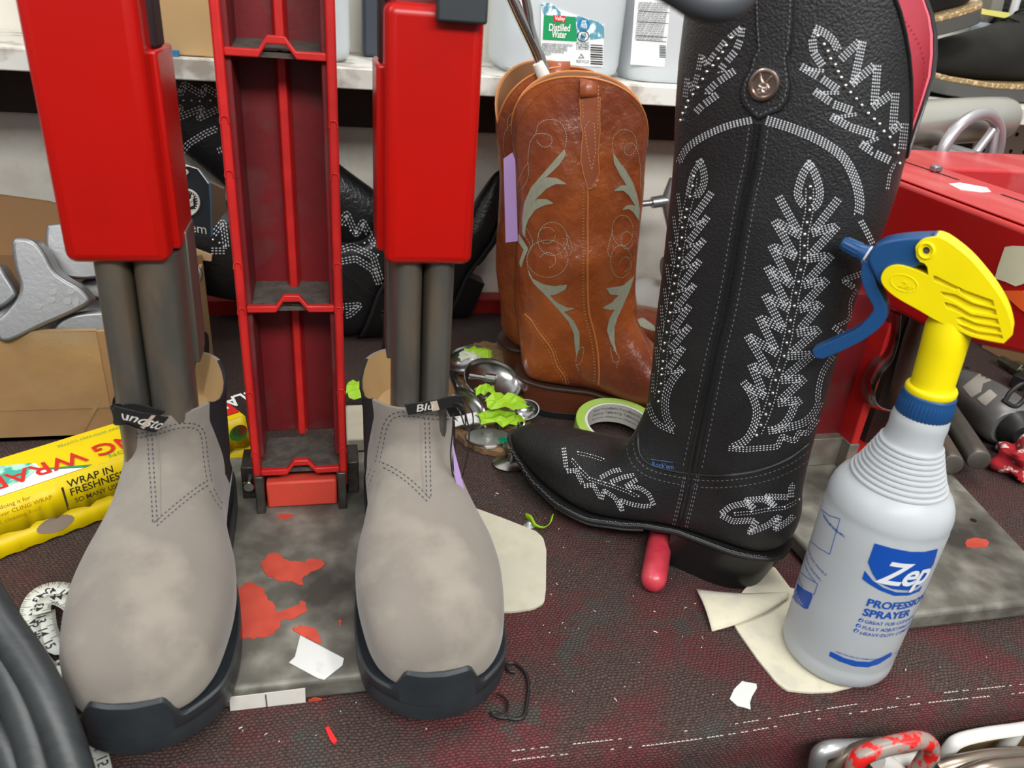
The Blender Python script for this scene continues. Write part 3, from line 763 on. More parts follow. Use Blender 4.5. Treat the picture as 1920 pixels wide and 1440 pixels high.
def foot_sole(P, tab, zt, th, name, m, t, inset=0.0, grow=0.0):
    """tab: f, centre x, half width ; zt(f) top of the layer"""
    S_ = spline(tab, 5); R = []
    for f, c_, w_ in S_:
        w_ = max(w_+grow, 0.001); z = zt(f); b = min(0.0012, w_*0.3)
        R.append([P(f, c_-w_+b, z), P(f, c_-w_, z-b), P(f, c_-w_, z-th+b), P(f, c_-w_+b, z-th), P(f, c_+w_-b, z-th), P(f, c_+w_, z-th+b), P(f, c_+w_, z-b), P(f, c_+w_-b, z)])
    mb = MB(); mb.loft(R); return mb.build(name, m, t)
def lerp_tab(tab):
    def f(x):
        if x <= tab[0][0]: return tab[0][1]
        for a, b in zip(tab, tab[1:]):
            if x <= b[0]: u = (x-a[0])/(b[0]-a[0]); u = u*u*(3-2*u)*0.5+u*0.5; return a[1]+(b[1]-a[1])*u
        return tab[-1][1]
    return f
def heel_block(P, t, top, bot, zt, name, m, cap=None):
    """D-shaped heel: top/bot = (f_back, f_front, half width)"""
    def D(fb, ff, w_, z, xo=0):
        o = []; r = w_
        for k in range(17):
            a = PI/2+PI*k/16
            o.append(P(fb+(ff-fb)*0.5+(ff-fb)*0.5*cos(a), xo+w_*math.copysign(abs(sin(a))**0.85, sin(a)), z(fb+(ff-fb)*0.5*(1+cos(a))) if callable(z) else z))
        o.append(P(ff, xo-w_*0.96, z(ff) if callable(z) else z)); o.append(P(ff, xo+w_*0.96, z(ff) if callable(z) else z)); return o
    mb = MB(); R = []
    for u in (0, .05, .3, .6, .85, 1.0):
        q = u**0.8; fb, ff, w_ = [top[i]+(bot[i]-top[i])*q for i in range(3)]
        R.append(D(fb, ff, w_, (lambda f, u=u: zt(f)*(1-u)+bot[3]*u)))
    mb.loft(R); mb.build(name, m, t)
    if cap:
        mb = MB(); fb, ff, w_ = bot[:3]; mb.loft([D(fb, ff, w_+.0004, bot[3]+0.0005), D(fb, ff, w_+.0004, 0.0004)]); mb.build('heel_cap', cap, t, bevel=0.0005)
# ---------------- black boot
O1, F1 = (0.345, 0.44, 0), (-0.7413, 0.6712, 0)
bb = thing('western_boot', 'tall black western boot with silver stitching, studs and a concho on its pull strap', 'boot', (0.30, 0.48, 0))
secs = [(.2585, .037, .2545, .0470, .006, -.016), (.249, .032, .2455, .0520, .0155, -.0155), (.232, .027, .227, .0575, .025, -.013), (.207, .0215, .202, .0635, .034, -.009), (.178, .0180, .174, .0675, .041, -.006),
        (.150, .0185, .155, .0715, .044, -.003), (.128, .022, .1415, .0800, .0425, -.001), (.105, .027, .1335, .0930, .0395, 0), (.075, .034, .1295, .1060, .0375, 0), (.035, .036, .1265, .120, .0365, 0),
        (.004, .039, .125, .132, .037, 0), (-.011, .052, .1252, .141, .038, 0), (-.0140, .068, .126, .152, .0395, 0), (-.0095, .095, .1265, .167, .0415, 0), (-.0075, .130, .128, .188, .0445, 0), (-.0065, .170, .1295, .212, .048, 0),
        (-.006, .215, .1305, .240, .0515, 0), (-.007, .26, .1325, .272, .054, 0), (-.0105, .30, .1345, .304, .056, 0), (-.0115, .335, .1375, .336, .0575, 0), (-.0095, .362, .1415, .362, .0585, 0), (-.006, .39, .1445, .39, .059, 0), (-.003, .42, .146, .42, .059, 0), (.0, .47, .148, .47, .059, 0)]
def rim1(a):
    s = sin(a)
    if s < 0: d = abs(cos(a)); return 0.352+0.112*(min(1, d/0.93)**0.85)
    return 0.435+0.03*abs(cos(a))
def warp1(f, x, z):
    c01 = lambda v_: max(0, min(1, v_))
    return f-0.013*c01((z-.345)/.05)*c01((-x+.01)/.045)*c01((.09-f)/.09)
P1, W, ie, Fv, Lv, Ov = western(bb, O1, F1, secs, 0.336, 0.47, rim1, None, warp=warp1)
mb = MB(); mb.loft(W, True, False); shaft1 = mb.build('leather_upper', m_blk, bb)
mb = MB(); mb.loft([W[-1], ie[0]], False, False); mb.loft(ie, False, True); mb.build('pink_lining', m_pink, bb)
mb = MB(); mb.tube(W[-1]+[W[-1][0]], 0.0014, 8); mb.build('rim_piping', m_blk2, bb)
# inner pink facing is stitched near its edge
mb = MB(); R = ie[1]; 
for a, b in zip(R, R[1:]+R[:1]):
    for q in range(3):
        u = q/3; p = a.lerp(b, u)*0.7+ie[0][R.index(a)].lerp(ie[0][(R.index(a)+1) % len(R)], u)*0.3
        c_ = Ov+Fv*0.07; c_.z = p.z; dv = (c_-p).normalized()
        mb.ball(p+dv*0.0003, 0.0005, 5, 4)
mb.build('lining_stitching', mat('dark_red_thread', (0.35, 0.03, 0.05), 0.7), bb)
ztop = lerp_tab([(-.014, .041), (.03, .038), (.07, .0375), (.095, .033), (.12, .0265), (.15, .0205), (.18, .0200), (.21, .0235), (.24, .032), (.262, .041)])
ftab = [(-.0140, 0, .004), (-.011, 0, .016), (-.002, 0, .0262), (.02, 0, .0326), (.05, 0, .0334), (.075, 0, .0335), (.10, -.001, .0365), (.13, -.002, .0425), (.155, -.004, .0455), (.18, -.0065, .0435), (.205, -.0095, .037), (.23, -.013, .028), (.25, -.0155, .0175), (.259, -.016, .010), (.262, -.016, .004)]
foot_sole(P1, ftab, ztop, 0.0046, 'welt', m_sole, bb)
foot_sole(P1, [q for q in ftab if .1 <= q[0] <= .255], lambda f: ztop(f)-0.0046, 0.0032, 'half_sole', mat('half_sole_rubber', (0.035, 0.035, 0.037), 0.45), bb, grow=-0.0012)
heel_block(P1, bb, (-.0130, .077, .0328), (.0, .075, .0325, 0.0), lambda f: ztop(f)-0.0046, 'stacked_heel', m_heel)
bv1 = bvh_of([shaft1])
# welt stitching
mb = MB()
for i in range(150):
    f = 0.0+0.25*i/150; q = [c_+w_ for ff, c_, w_ in spline(ftab, 5) if ff <= f][-1]
    a = P1(f, q-0.0012, ztop(f)+0.0003); b = P1(f+0.0011, q-0.0012, ztop(f)+0.0003); mb.tube([a, b], 0.0003, 4)
mb.build('welt_stitching', mat('grey_thread', (0.22, 0.22, 0.22), 0.7), bb)
rowsW = (-9, -4.5, 0, 4.5, 9)
sil = MB()
def band(line, rows=(-6.6, -2.2, 2.2, 6.6), dash=4.0, gap=2.4, w_=1.9):
    stitches(sil, bv1, line, rows, dash, gap, w_, 0.00045, 0.00035)
def band_in(line, side, nrow=4, sp=4.3, **k): band(line, tuple(side*sp*(i+0.3) for i in range(nrow)), **k)
def subset_band(line, side, nrow=4, sp=4.3): band_in(line, side, nrow, sp)
leafA_R = spline([(1517, 300), (1530, 318), (1538, 340), (1542, 362), (1536, 385), (1520, 398)], 4)+[(1570, 371), (1521, 435), (1568, 421), (1512, 483), (1557, 476), (1506, 532), (1549, 522), (1498, 577), (1538, 567), (1493, 622), (1535, 614), (1476, 665), (1522, 662), (1464, 710), (1507, 706), (1457, 753), (1500, 747)]
leafA_L = spline([(1517, 300), (1502, 322), (1494, 345), (1491, 368), (1506, 392)], 4)+[(1462, 367), (1502, 440), (1454, 412), (1493, 480), (1448, 458), (1486, 532), (1440, 498), (1481, 577), (1436, 551), (1470, 616), (1425, 592), (1459, 661), (1403, 627), (1447, 700), (1410, 681), (1436, 741), (1392, 716)]
def legs(pts, i0, side, up_side):
    """only the long legs of the zigzag carry the full band; short legs get fewer rows"""
    pass
band(leafA_R[:21], (-1, 3, 7, 11)); band(leafA_L[:17], (1, -3, -7, -11))
def zig(line, start, sgn):
    for i in range(start, len(line)-1):
        a, b = line[i], line[i+1]; tip_to_valley = (i-start) % 2 == 0
        rows = tuple(sgn*r for r in ((-8.4, -4.2, 0, 4.2) if tip_to_valley else (-4.2, 0, 4.2, 8.4)))
        band([a, b], rows)
zig(leafA_R, 21, 1); zig(leafA_L, 17, -1)
band(spline([(1500, 747), (1488, 757), (1480, 777), (1465, 796), (1440, 809)], 4), (-8, -4, 0, 4)); band(spline([(1440, 809), (1475, 803), (1510, 792), (1530, 770), (1540, 748)], 4), (-8, -4, 0, 4))
band(spline([(1392, 716), (1408, 740), (1417, 777), (1400, 820), (1366, 839)], 5), (-8, -4, 0, 4)); band([(1366, 840), (1395, 842), (1425, 840), (1457, 837), (1466, 817), (1480, 824), (1490, 826), (1497, 810), (1512, 812), (1535, 780)], (-4, 0, 4))
band(spline([(1565, 668), (1545, 700), (1537, 735), (1537, 755)], 4), (0, 4, 8)); band([(1635, 457), (1622, 430), (1609, 407)], (-4, 0, 4)); band([(1615, 512), (1580, 525), (1605, 542)], (-4, 0, 4)); band(spline([(1605, 542), (1592, 565), (1590, 597), (1562, 611)], 3), (-3, 1)); band([(1562, 611), (1583, 628)], (-3, 1, 5))
leafB_R = spline([(1315, 297), (1323, 315), (1326, 337), (1320, 358), (1304, 376)], 4)+[(1334, 360), (1292, 420), (1327, 405), (1286, 459), (1320, 448), (1279, 498), (1312, 487), (1271, 542), (1302, 532), (1265, 580), (1293, 572), (1260, 620), (1293, 610), (1255, 656), (1281, 650), (1251, 694), (1283, 690)]
band(leafB_R[:17], (-1, 2.6, 6.2, 9.8)); zz = leafB_R
def zig2(line, start, sgn, rr):
    for i in range(start, len(line)-1):
        band([line[i], line[i+1]], tuple(sgn*r for r in (rr if (i-start) % 2 == 0 else tuple(-q for q in rr[:2]))))
zig2(zz, 17, 1, (-6.5, -3, 0.5, 4))
band(spline([(1283, 690), (1262, 715), (1251, 747), (1252, 780), (1268, 808)], 4), (-4, 0, 4, 8)); band(spline([(1215, 757), (1229, 788), (1248, 802), (1270, 810)], 4), (-4, 0, 4))
band(spline([(1315, 297), (1299, 320), (1291, 345), (1286, 374)], 4), (0, -3.5, -7)); zl = [(1274, 362), (1281, 418), (1266, 405), (1273, 460), (1259, 452), (1267, 500), (1253, 495), (1258, 540), (1249, 540), (1253, 580), (1243, 572), (1246, 620), (1238, 612), (1242, 655), (1233, 650), (1237, 695), (1228, 700), (1226, 745)]
for i in range(len(zl)-1): band([zl[i], zl[i+1]], (0, 3.5) if i % 2 == 0 else (0,))
up_R = spline([(1527, 54), (1543, 61), (1562, 78), (1572, 100)], 3)+[(1577, 113), (1615, 77), (1597, 160), (1642, 122), (1636, 203), (1676, 174), (1670, 248), (1693, 231), (1687, 287)]
band(up_R[:10], (-7, -3, 1, 5))
for i in range(10, len(up_R)-1): band([up_R[i], up_R[i+1]], (-8, -4, 0, 4))
up_L = [(1527, 54), (1521, 74), (1524, 100), (1545, 131), (1501, 126), (1540, 149), (1573, 172), (1526, 172), (1562, 197), (1605, 212), (1557, 220), (1592, 240), (1645, 257), (1612, 271), (1640, 290), (1674, 306), (1665, 325), (1660, 357)]
for i in range(len(up_L)-1): band([up_L[i], up_L[i+1]], (-8, -4, 0, 4) if up_L[i+1][0] > up_L[i][0] else (-4, 0))
ul = [(1390, 52), (1387, 75), (1378, 96), (1357, 120), (1346, 136), (1377, 131), (1342, 155), (1322, 175), (1345, 176), (1316, 197), (1302, 212)]
for i in range(len(ul)-1): band([ul[i], ul[i+1]], (-7, -3.5, 0, 3.5) if ul[i+1][0] < ul[i][0] else (0,))
ul = [(1390, 52), (1360, 77), (1341, 100), (1326, 122), (1316, 102), (1309, 140), (1300, 170), (1290, 147), (1285, 190)]
for i in range(len(ul)-1): band([ul[i], ul[i+1]], (-3.5, 0, 3.5))
band(spline([(1410, 225), (1365, 236), (1318, 257), (1287, 281), (1272, 310)], 5), (-5, -1.6, 1.6, 5)); band(spline([(1437, 225), (1490, 242), (1540, 265), (1580, 295), (1602, 335), (1611, 375), (1608, 407)], 5), (-7.5, -3.7, 0, 3.7, 7.5))
sil.build('silver_shaft_stitching', m_silver, bb)
# vamp, heel and counter patterns
sil = MB()
for ln in [[(1057, 840), (1060, 862), (1063, 884)], [(1063, 884), (1080, 882), (1095, 911)], [(1095, 911), (1113, 909), (1128, 936)], [(1128, 936), (1133, 919), (1153, 932), (1167, 958)], [(1167, 958), (1163, 937), (1184, 945), (1207, 949), (1227, 947)],
           [(1227, 947), (1217, 926), (1200, 914), (1173, 912)], [(1173, 912), (1197, 897)], [(1145, 904), (1170, 894), (1194, 890)], [(1126, 896), (1150, 883), (1170, 880)]]: band(ln, (-3, 0, 3), 3.5, 2)
for ln in [[(1352, 963), (1370, 949), (1395, 943), (1414, 953)], [(1414, 953), (1398, 937), (1432, 935), (1453, 949)], [(1453, 949), (1436, 930), (1483, 932)], [(1352, 965), (1374, 977), (1404, 975), (1419, 976)], [(1419, 976), (1405, 998), (1440, 984), (1461, 966)], [(1461, 966), (1453, 992), (1478, 976), (1491, 962)], [(1483, 932), (1482, 915), (1492, 904)]]: band(ln, (-4.5, -1.5, 1.5, 4.5), 3.5, 2)
sil.build('silver_foot_stitching', m_silver, bb)
st_lines = [[(1518,353),(1518,375),(1517,397),(1512,420),(1508,442),(1507,464),(1507,487),(1500,509),(1496,531),(1491,552),(1488,576),(1481,603),(1479,624),(1474,645),(1469,670),(1460,696),(1453,715),(1448,739),(1442,760),(1435,779),(1426,799),(1418,818)],
 [(1301,334),(1299,352),(1294,372),(1288,396),(1285,411),(1280,430),(1279,449),(1275,470),(1274,487),(1272,502),(1267,520),(1265,535),(1262,554),(1259,571),(1257,589),(1254,605),(1251,626),(1247,646),(1245,661),(1244,680),(1242,694),(1241,705),(1240,722),(1236,737),(1235,755)],
 [(1532,71),(1544,87),(1551,100),(1556,114),(1565,125),(1570,138),(1576,149),(1584,164),(1593,177),(1604,189),(1614,201),(1626,216),(1637,227),(1647,236),(1655,250),(1666,261),(1674,276),(1681,291),(1684,310)],
 [(1371,75),(1362,89),(1355,102),(1347,114),(1337,127),(1326,138),(1318,152),(1309,168),(1300,181),(1291,193),(1287,205),(1281,216),(1277,229)],
 [(1073,863),(1087,880),(1105,898),(1122,903),(1135,907),(1150,911),(1182,923),(1197,932)], [(1083,850),(1107,855),(1132,863)], [(1377,963),(1408,961),(1440,955),(1470,952),(1497,938)]]
fine = MB()
for q, ln in enumerate(st_lines):
    studs(bv1, ln, 3.2 if q < 4 else 2.2, m_stud, bb)
    if q < 2: stitches(fine, bv1, ln, (-7, 7), 3.0, 3.2, 1.5)
    elif q >= 4: stitches(fine, bv1, ln, (-2.6, 2.6), 3.5, 2, 1.2)
fine.build('fine_stitching', m_silver, bb)
# side seam with raised piping, dotted rows, collar
seam = spline([(1424, 232), (1414, 305), (1400, 367), (1387, 442), (1375, 517), (1361, 590), (1345, 655), (1330, 727), (1315, 802), (1297, 888)], 6); foot_seam = spline([(1297, 888), (1289, 930), (1279, 970), (1271, 1002)], 6)
mb = MB(); cord_on(mb, bv1, offset2d(seam, 5), 3.4, 0.0004); cord_on(mb, bv1, offset2d(seam, -5), 3.4, 0.0004); cord_on(mb, bv1, offset2d(foot_seam, 4), 3, -0.0002); cord_on(mb, bv1, offset2d(foot_seam, -4), 3, -0.0002); mb.build('side_seam_piping', m_blk2, bb)
collar = spline([(1197, 812), (1199, 846), (1212, 866), (1240, 878), (1290, 888), (1350, 892), (1420, 883), (1478, 861), (1522, 828)], 6)
mb = MB(); cord_on(mb, bv1, collar, 2.6, 0.0); mb.build('collar_piping', m_blk2, bb)
mb = MB(); bt = mat('grey_black_thread', (0.16, 0.16, 0.17), 0.6)
stitches(mb, bv1, seam, (-17, 18), 5, 5, 1.8); stitches(mb, bv1, foot_seam, (-14, -10, 10, 14), 5, 3, 1.6); stitches(mb, bv1, offset2d(collar, 9), (0,), 6, 3, 1.4); stitches(mb, bv1, offset2d(collar, 22), (0,), 6, 3, 1.3)
mb.build('seam_stitching', bt, bb)
# pull strap and concho
strap = [(1418, -40), (1420, 40), (1424, 92), (1413, 108), (1409, 128), (1395, 152), (1390, 174), (1396, 196), (1412, 213), (1424, 222), (1440, 213), (1464, 205), (1478, 186), (1483, 160), (1478, 122), (1476, 104), (1483, 92), (1488, 40), (1492, -40)]
mb = MB(); patch_on(mb, bv1, strap, 0.0016, 7); ps = mb.build('pull_strap', m_blk, bb)
mb = MB(); cord_on(mb, bv1, [(x, y) for x, y in strap], 2.2, 0.0010); mb.build('strap_edge', m_blk2, ps)
mb = MB(); c0 = (1440, 130)
stitches(mb, bv1, [(c0[0]+(x-c0[0])*0.86, c0[1]+(y-c0[1])*0.93) for x, y in strap], (0,), 6, 4, 1.5, 0.0020); mb.build('strap_stitching', bt, ps)
h = hit(bv1, 1435, 158); cp, cn = h[0]+h[1]*0.0018, h[1]; kr = 26*(cp-EYE).length/FPX
mb = MB(); mb.lathe([(0, 0), (kr, 0), (kr, 0.0012), (kr*0.97, 0.0020), (kr*0.86, 0.0024), (kr*0.74, 0.0022), (kr*0.70, 0.0013), (0, 0.0011)], cp, cn, 40); cc = mb.build('concho', m_concho, ps)
ex = (c_right-cn*c_right.dot(cn)).normalized(); ey = cn.cross(ex)
mb = MB(); E_ = lambda u, v_: cp+cn*0.0019+ex*u*kr+ey*v_*kr
for ln in ([(-.05, .05), (-.22, .3), (-.3, .55)], [(.1, .08), (.26, .3), (.4, .5)], [(-.3, -.05), (-.05, .1), (.2, .02), (.33, -.15), (.1, -.2), (-.15, -.15), (-.3, -.05)], [(-.35, -.35), (-.1, -.25), (.15, -.3), (.35, -.25)], [(-.3, -.5), (0, -.45), (.3, -.48)], [(-.1, -.1), (-.05, -.35), (.1, -.5)], [(.15, -.05), (.22, -.3)]):
    mb.tube([E_(*q) for q in ln], kr*0.055, 6)
for k in range(24):
    a = 2*PI*k/24; mb.tube([E_(.76*cos(a), .76*sin(a)), E_(.88*cos(a+.05), .88*sin(a+.05))], kr*0.03, 5)
mb.build('concho_relief', mat('dark_relief_metal', (0.75, 0.62, 0.55), 0.3, 1.0), cc)
# blue brand line near the ankle
mb = MB(); P_ = on_surface(bv1, [(1221, 861), (1262, 867)], 0.0005)
if len(P_) == 2:
    a, b = P_[0][0], P_[1][0]; n_ = P_[0][1]; ex = (b-a).normalized(); ey = n_.cross(ex)
    mb.tube([a, b], 0.0003, 5); vs, fs = text_geo("Rock'em", 0.0056, bold=0.01)
    mb.tris([a+ex*(u+0.001)+ey*(v_-0.0055)+n_*0.0003 for u, v_, c_ in vs], fs)
mb.build('blue_brand_name', mat('blue_print', (0.06, 0.13, 0.30), 0.6), bb)
# inside-out toe bug cap line
# ---------------- brown boots
m_brown = mat('burnished_brown_leather', (0.37, 0.094, 0.021), 0.32, col2=(0.20, 0.042, 0.014), nscale=13, namt=0.5, sharp=0.16, spec=0.5, coat=0.15, bump=1.0, bscale=48, bdist=0.0045, col3=(0.19, 0.045, 0.022), n3=9, stretch=(1, 1, 0.8), rvar=0.06)
m_brown2 = mat('brown_foot_leather', (0.36, 0.095, 0.025), 0.28, col2=(0.22, 0.055, 0.018), nscale=12, namt=0.5, sharp=0.25, spec=0.6, coat=0.3, bump=0.3, bscale=60, bdist=0.001)
m_orange = mat('orange_piping', (0.55, 0.19, 0.05), 0.4)
m_sage = mat('sage_thread', (0.36, 0.36, 0.26), 0.6)
m_rust = mat('stacked_leather_heel', (0.16, 0.045, 0.02), 0.3, col2=(0.10, 0.03, 0.015), nscale=60, stretch=(0.1, 0.1, 4), coat=0.2)
m_brsole = mat('dark_brown_sole', (0.055, 0.028, 0.02), 0.4)
secsB = [(.2585, .037, .2545, .0460, .006, .0), (.249, .032, .2455, .0510, .0155, .0), (.232, .027, .227, .0560, .025, .0), (.207, .0215, .202, .0620, .034, .0), (.178, .0180, .172, .0690, .041, .0),
        (.150, .0185, .150, .0780, .044, 0), (.128, .022, .134, .0880, .0425, 0), (.105, .027, .124, .1000, .0395, 0), (.075, .034, .116, .1120, .0375, 0), (.035, .036, .112, .123, .0365, 0),
        (.004, .039, .1105, .134, .037, 0), (-.006, .052, .1085, .142, .038, 0), (-.0100, .070, .1065, .152, .039, 0), (-.016, .095, .105, .165, .041, 0), (-.0225, .130, .103, .185, .044, 0), (-.024, .165, .102, .205, .048, 0),
        (-.025, .20, .101, .225, .042, 0), (-.0265, .235, .100, .248, .041, 0), (-.031, .262, .0985, .264, .040, 0), (-.036, .285, .0965, .285, .037, 0), (-.0385, .305, .095, .305, .034, 0), (-.040, .33, .094, .33, .030, 0), (-.041, .37, .094, .37, .026, 0)]
def rimB(a):
    d = abs(cos(a)); return 0.298+0.060*(d**0.8)
def brown(O, F, label, strap_px, seam_px, extra=None, dz=0.0):
    t = thing('western_boot', label, 'boot', (O[0]+0.03, O[1], 0), 'brown western boots')
    P, W, ie, Fv, Lv, Ov = western(t, O, F, secsB, 0.2625, 0.37, rimB, None)
    mb = MB(); mb.loft(W, True, False); up = mb.build('leather_upper', m_brown, t)
    mb = MB(); mb.loft([W[-1], ie[0]], False, False); mb.loft(ie, False, True); mb.build('lining', mat('tan_boot_lining', (0.30, 0.14, 0.06), 0.7), t)
    mb = MB(); mb.tube(W[-1]+[W[-1][0]], 0.0010, 8); mb.build('rim_piping', m_orange, t)
    fB = [(f, 0, w_) for f, c_, w_ in ftab]
    foot_sole(P, fB, ztop, 0.0046, 'welt', m_brsole, t)
    foot_sole(P, [q for q in fB if .1 <= q[0] <= .255], lambda f: ztop(f)-0.0046, 0.0032, 'half_sole', m_sole, t, grow=-0.001)
    heel_block(P, t, (-.0138, .078, .0350), (-.002, .076, .034, 0.008), lambda f: ztop(f)-0.0046, 'stacked_heel', m_rust, m_sole)
    return t, up, P
# back boot first (the front one hides part of it)
tB2, upB2, PB2 = brown((0.206, 0.835, 0), (0.966, 0.259, 0), 'brown western boot behind its mate, metal tongs leaning in its opening', None, None)
tB1, upB1, PB1 = brown((0.209, 0.758, 0), (0.96, -0.28, 0), 'brown western boot in front, green-grey swirl stitching and lilac tag on its left', None, None)
bvB = bvh_of([upB1]); bvB2 = bvh_of([upB2])
Zx = lambda pts: [(920+x/3.79, 100+y/3.79) for x, y in pts]     # points read from two enlarged crops of the photo
Zy = lambda pts: [(920+x/3.79, 440+y/3.79) for x, y in pts]
mb = MB()
T = lambda ln, rows=(0,), w_=1.3: stitches(mb, bvB, spline(ln, 6), rows, 4, 0.8, w_, 0.0004, 0.0003)
# thin scroll lines
for ln in [Zx([(265, 780), (280, 640), (320, 575), (345, 500), (420, 470), (500, 495), (540, 590), (525, 680)]), Zx([(320, 575), (370, 570), (425, 585), (435, 640), (390, 668), (340, 640), (325, 590)]), Zx([(190, 975), (215, 870), (265, 780), (270, 870), (235, 950), (190, 985)]),
           Zx([(870, 700), (865, 620), (900, 560), (960, 542), (1015, 575), (1035, 650), (1010, 715), (970, 725), (945, 690), (965, 645), (1010, 640), (1040, 690), (1060, 800), (1060, 960)]),
           Zx([(540, 1310), (560, 1400)]), Zy([(545, 0), (580, 100), (545, 170)]), Zx([(250, 1300), (300, 1400)]),
           [(920+x/3.79, 440+y/3.79) for x, y in [(440+105*cos(a), 50-20+125*sin(a)*0.95) for a in [2*PI*k/16 for k in range(17)]]],
           [(920+x/3.79, 440+y/3.79) for x, y in [(400+60*cos(a), 5+58*sin(a)) for a in [2*PI*k/12 for k in range(13)]]],
           [(920+x/3.79, 440+y/3.79) for x, y in [(405+145*cos(a), 170+132*sin(a)) for a in [2*PI*k/18 for k in range(19)]]],
           Zy([(350, 160), (400, 125), (455, 150), (460, 200), (420, 235), (400, 225)]),
           Zy([(265, 240), (262, 160), (300, 70), (290, 20), (250, -60)]),
           Zy([(865, -30), (830, 115), (860, 170)]), [(920+x/3.79, 440+y/3.79) for x, y in [(935+75*cos(a), -30+110*sin(a)) for a in [2*PI*k/14 for k in range(15)]]], [(920+x/3.79, 440+y/3.79) for x, y in [(925+75*cos(a), 190+115*sin(a)) for a in [2*PI*k/14 for k in range(15)]]],
           [(920+x/3.79, 440+y/3.79) for x, y in [(965+42*cos(a), 40+62*sin(a)) for a in [2*PI*k/12 for k in range(13)]]], Zy([(900, 220), (940, 160), (985, 170), (985, 230), (935, 275)]),
           Zy([(605, 900), (615, 830), (660, 795), (655, 860), (635, 920), (605, 920), (625, 960), (628, 992)]), Zy([(850, 800), (870, 900), (910, 900), (905, 850), (860, 810)]), Zy([(905, 900), (895, 940), (892, 970)])]: T(ln)
mb.build('scroll_stitching', m_sage, tB1)
# filled feather bands
mb = MB()
for ol in [Zx([(525, 680), (535, 720), (490, 790), (430, 850), (370, 900), (345, 912), (400, 880), (470, 885), (545, 930), (460, 930), (400, 960), (320, 1040), (290, 1070), (330, 1035), (400, 1035), (450, 1065), (380, 1080), (320, 1110), (270, 1180), (250, 1240), (248, 1310), (228, 1280), (225, 1180), (240, 1060), (290, 950), (350, 880), (420, 800), (480, 730)]),
           Zx([(868, 700), (905, 760), (960, 830), (1010, 920), (1040, 1010), (1058, 1110), (1050, 1190), (1010, 1130), (980, 1105), (930, 1115), (960, 1080), (1005, 1075), (1025, 1085), (980, 1010), (940, 975), (868, 980), (920, 940), (965, 940), (915, 860), (875, 780)]),
           Zy([(265, 240), (300, 310), (370, 350), (450, 365), (545, 352), (530, 390), (460, 425), (420, 430), (470, 480), (540, 515), (600, 520), (545, 542), (520, 545), (590, 610), (630, 690), (632, 790), (610, 870), (598, 790), (590, 700), (555, 620), (480, 530), (390, 430), (310, 350), (275, 290)]),
           Zy([(1018, 290), (940, 360), (820, 380), (850, 425), (905, 430), (860, 480), (790, 520), (850, 535), (880, 530), (840, 600), (825, 680), (850, 760), (900, 860), (880, 760), (878, 660), (900, 590), (940, 500), (985, 400)]),
           Zy([(200, -10), (240, 50), (270, 100), (240, 170), (218, 240), (205, 200), (235, 110), (200, 50)])]:
    patch_on(mb, bvB, ol, 0.0005, 4)
mb.build('feather_stitching', mat('sage_satin_stitch', (0.27, 0.29, 0.21), 0.65, bump=1, bscale=900, bdist=0.0006, col2=(0.36, 0.36, 0.27), nscale=500, stretch=(1, 1, 0.2)), tB1)
mb = MB()
seamB = Zx([(690, 965), (690, 1100), (688, 1250), (690, 1400)])+Zy([(688, 200), (690, 420), (700, 560), (735, 700), (762, 850), (770, 1000), (762, 1075)])
cord_on(mb, bvB, spline(seamB, 4), 2.0, 0.0002); mb.build('side_seam_piping', m_orange, tB1)
mb = MB(); stitches(mb, bvB, spline(seamB, 4), (7, 9), 2, 4, 1.6); cnt = Zy([(240, 562), (290, 610), (340, 690), (430, 810), (470, 930), (520, 1000), (540, 1075)]); stitches(mb, bvB, spline(cnt, 5), (-5, 5), 5, 2, 1.2); stitches(mb, bvB, spline(Zy([(1025, 600), (1090, 720), (1150, 860), (1170, 960)]), 5), (-4, 4), 5, 2, 1.2)
mb.build('seam_stitching', mat('dark_brown_thread', (0.5, 0.25, 0.1), 0.6), tB1)
mb = MB(); cord_on(mb, bvB, spline(cnt, 5), 1.3, 0.0001); mb.build('counter_edge', m_orange, tB1)
# edge stitch under the rim
def rim_st(bv, t, pts):
    mb = MB(); stitches(mb, bv, spline(pts, 6), (0,), 3, 2, 2.2); mb.build('rim_stitching', mat('brown_edge_thread', (0.16, 0.045, 0.015), 0.5), t)
rim_st(bvB, tB1, Zx([(165, 640), (190, 520), (240, 420), (320, 320), (420, 240), (520, 205), (620, 208), (780, 245), (900, 275), (1000, 340), (1070, 430), (1095, 520)]))
rim_st(bvB2, tB2, Zx([(35, 470), (60, 340), (130, 230), (220, 160), (330, 130)]))
m_strapb = mat('brown_strap_leather', (0.30, 0.075, 0.025), 0.33, coat=0.2, bump=0.4, bscale=120)
mb = MB(); so_ = Zx([(628, 172), (632, 300), (638, 420), (640, 500), (655, 580), (645, 660), (640, 760), (660, 860), (690, 965), (715, 960), (770, 850), (760, 700), (775, 560), (772, 420), (778, 300), (780, 178)]); patch_on(mb, bvB, so_[1:-1], 0.0018, 4); ps = mb.build('pull_strap', m_strapb, tB1)
mb = MB(); cord_on(mb, bvB, so_[1:-1], 1.1, 0.0014); mb.build('strap_edge', m_orange, ps)
mb = MB(); stitches(mb, bvB, Zx([(650, 230), (655, 420), (660, 500)]), (0,), 4, 3, 1.3, 0.002); stitches(mb, bvB, Zx([(765, 230), (762, 420), (760, 560)]), (0,), 4, 3, 1.3, 0.002); stitches(mb, bvB, Zx([(700, 480), (665, 530), (690, 700), (715, 830), (745, 700), (735, 500), (700, 480)]), (0,), 5, 2, 1.3, 0.002); mb.build('strap_stitching', mat('light_tan_thread', (0.55, 0.30, 0.15), 0.6), ps)
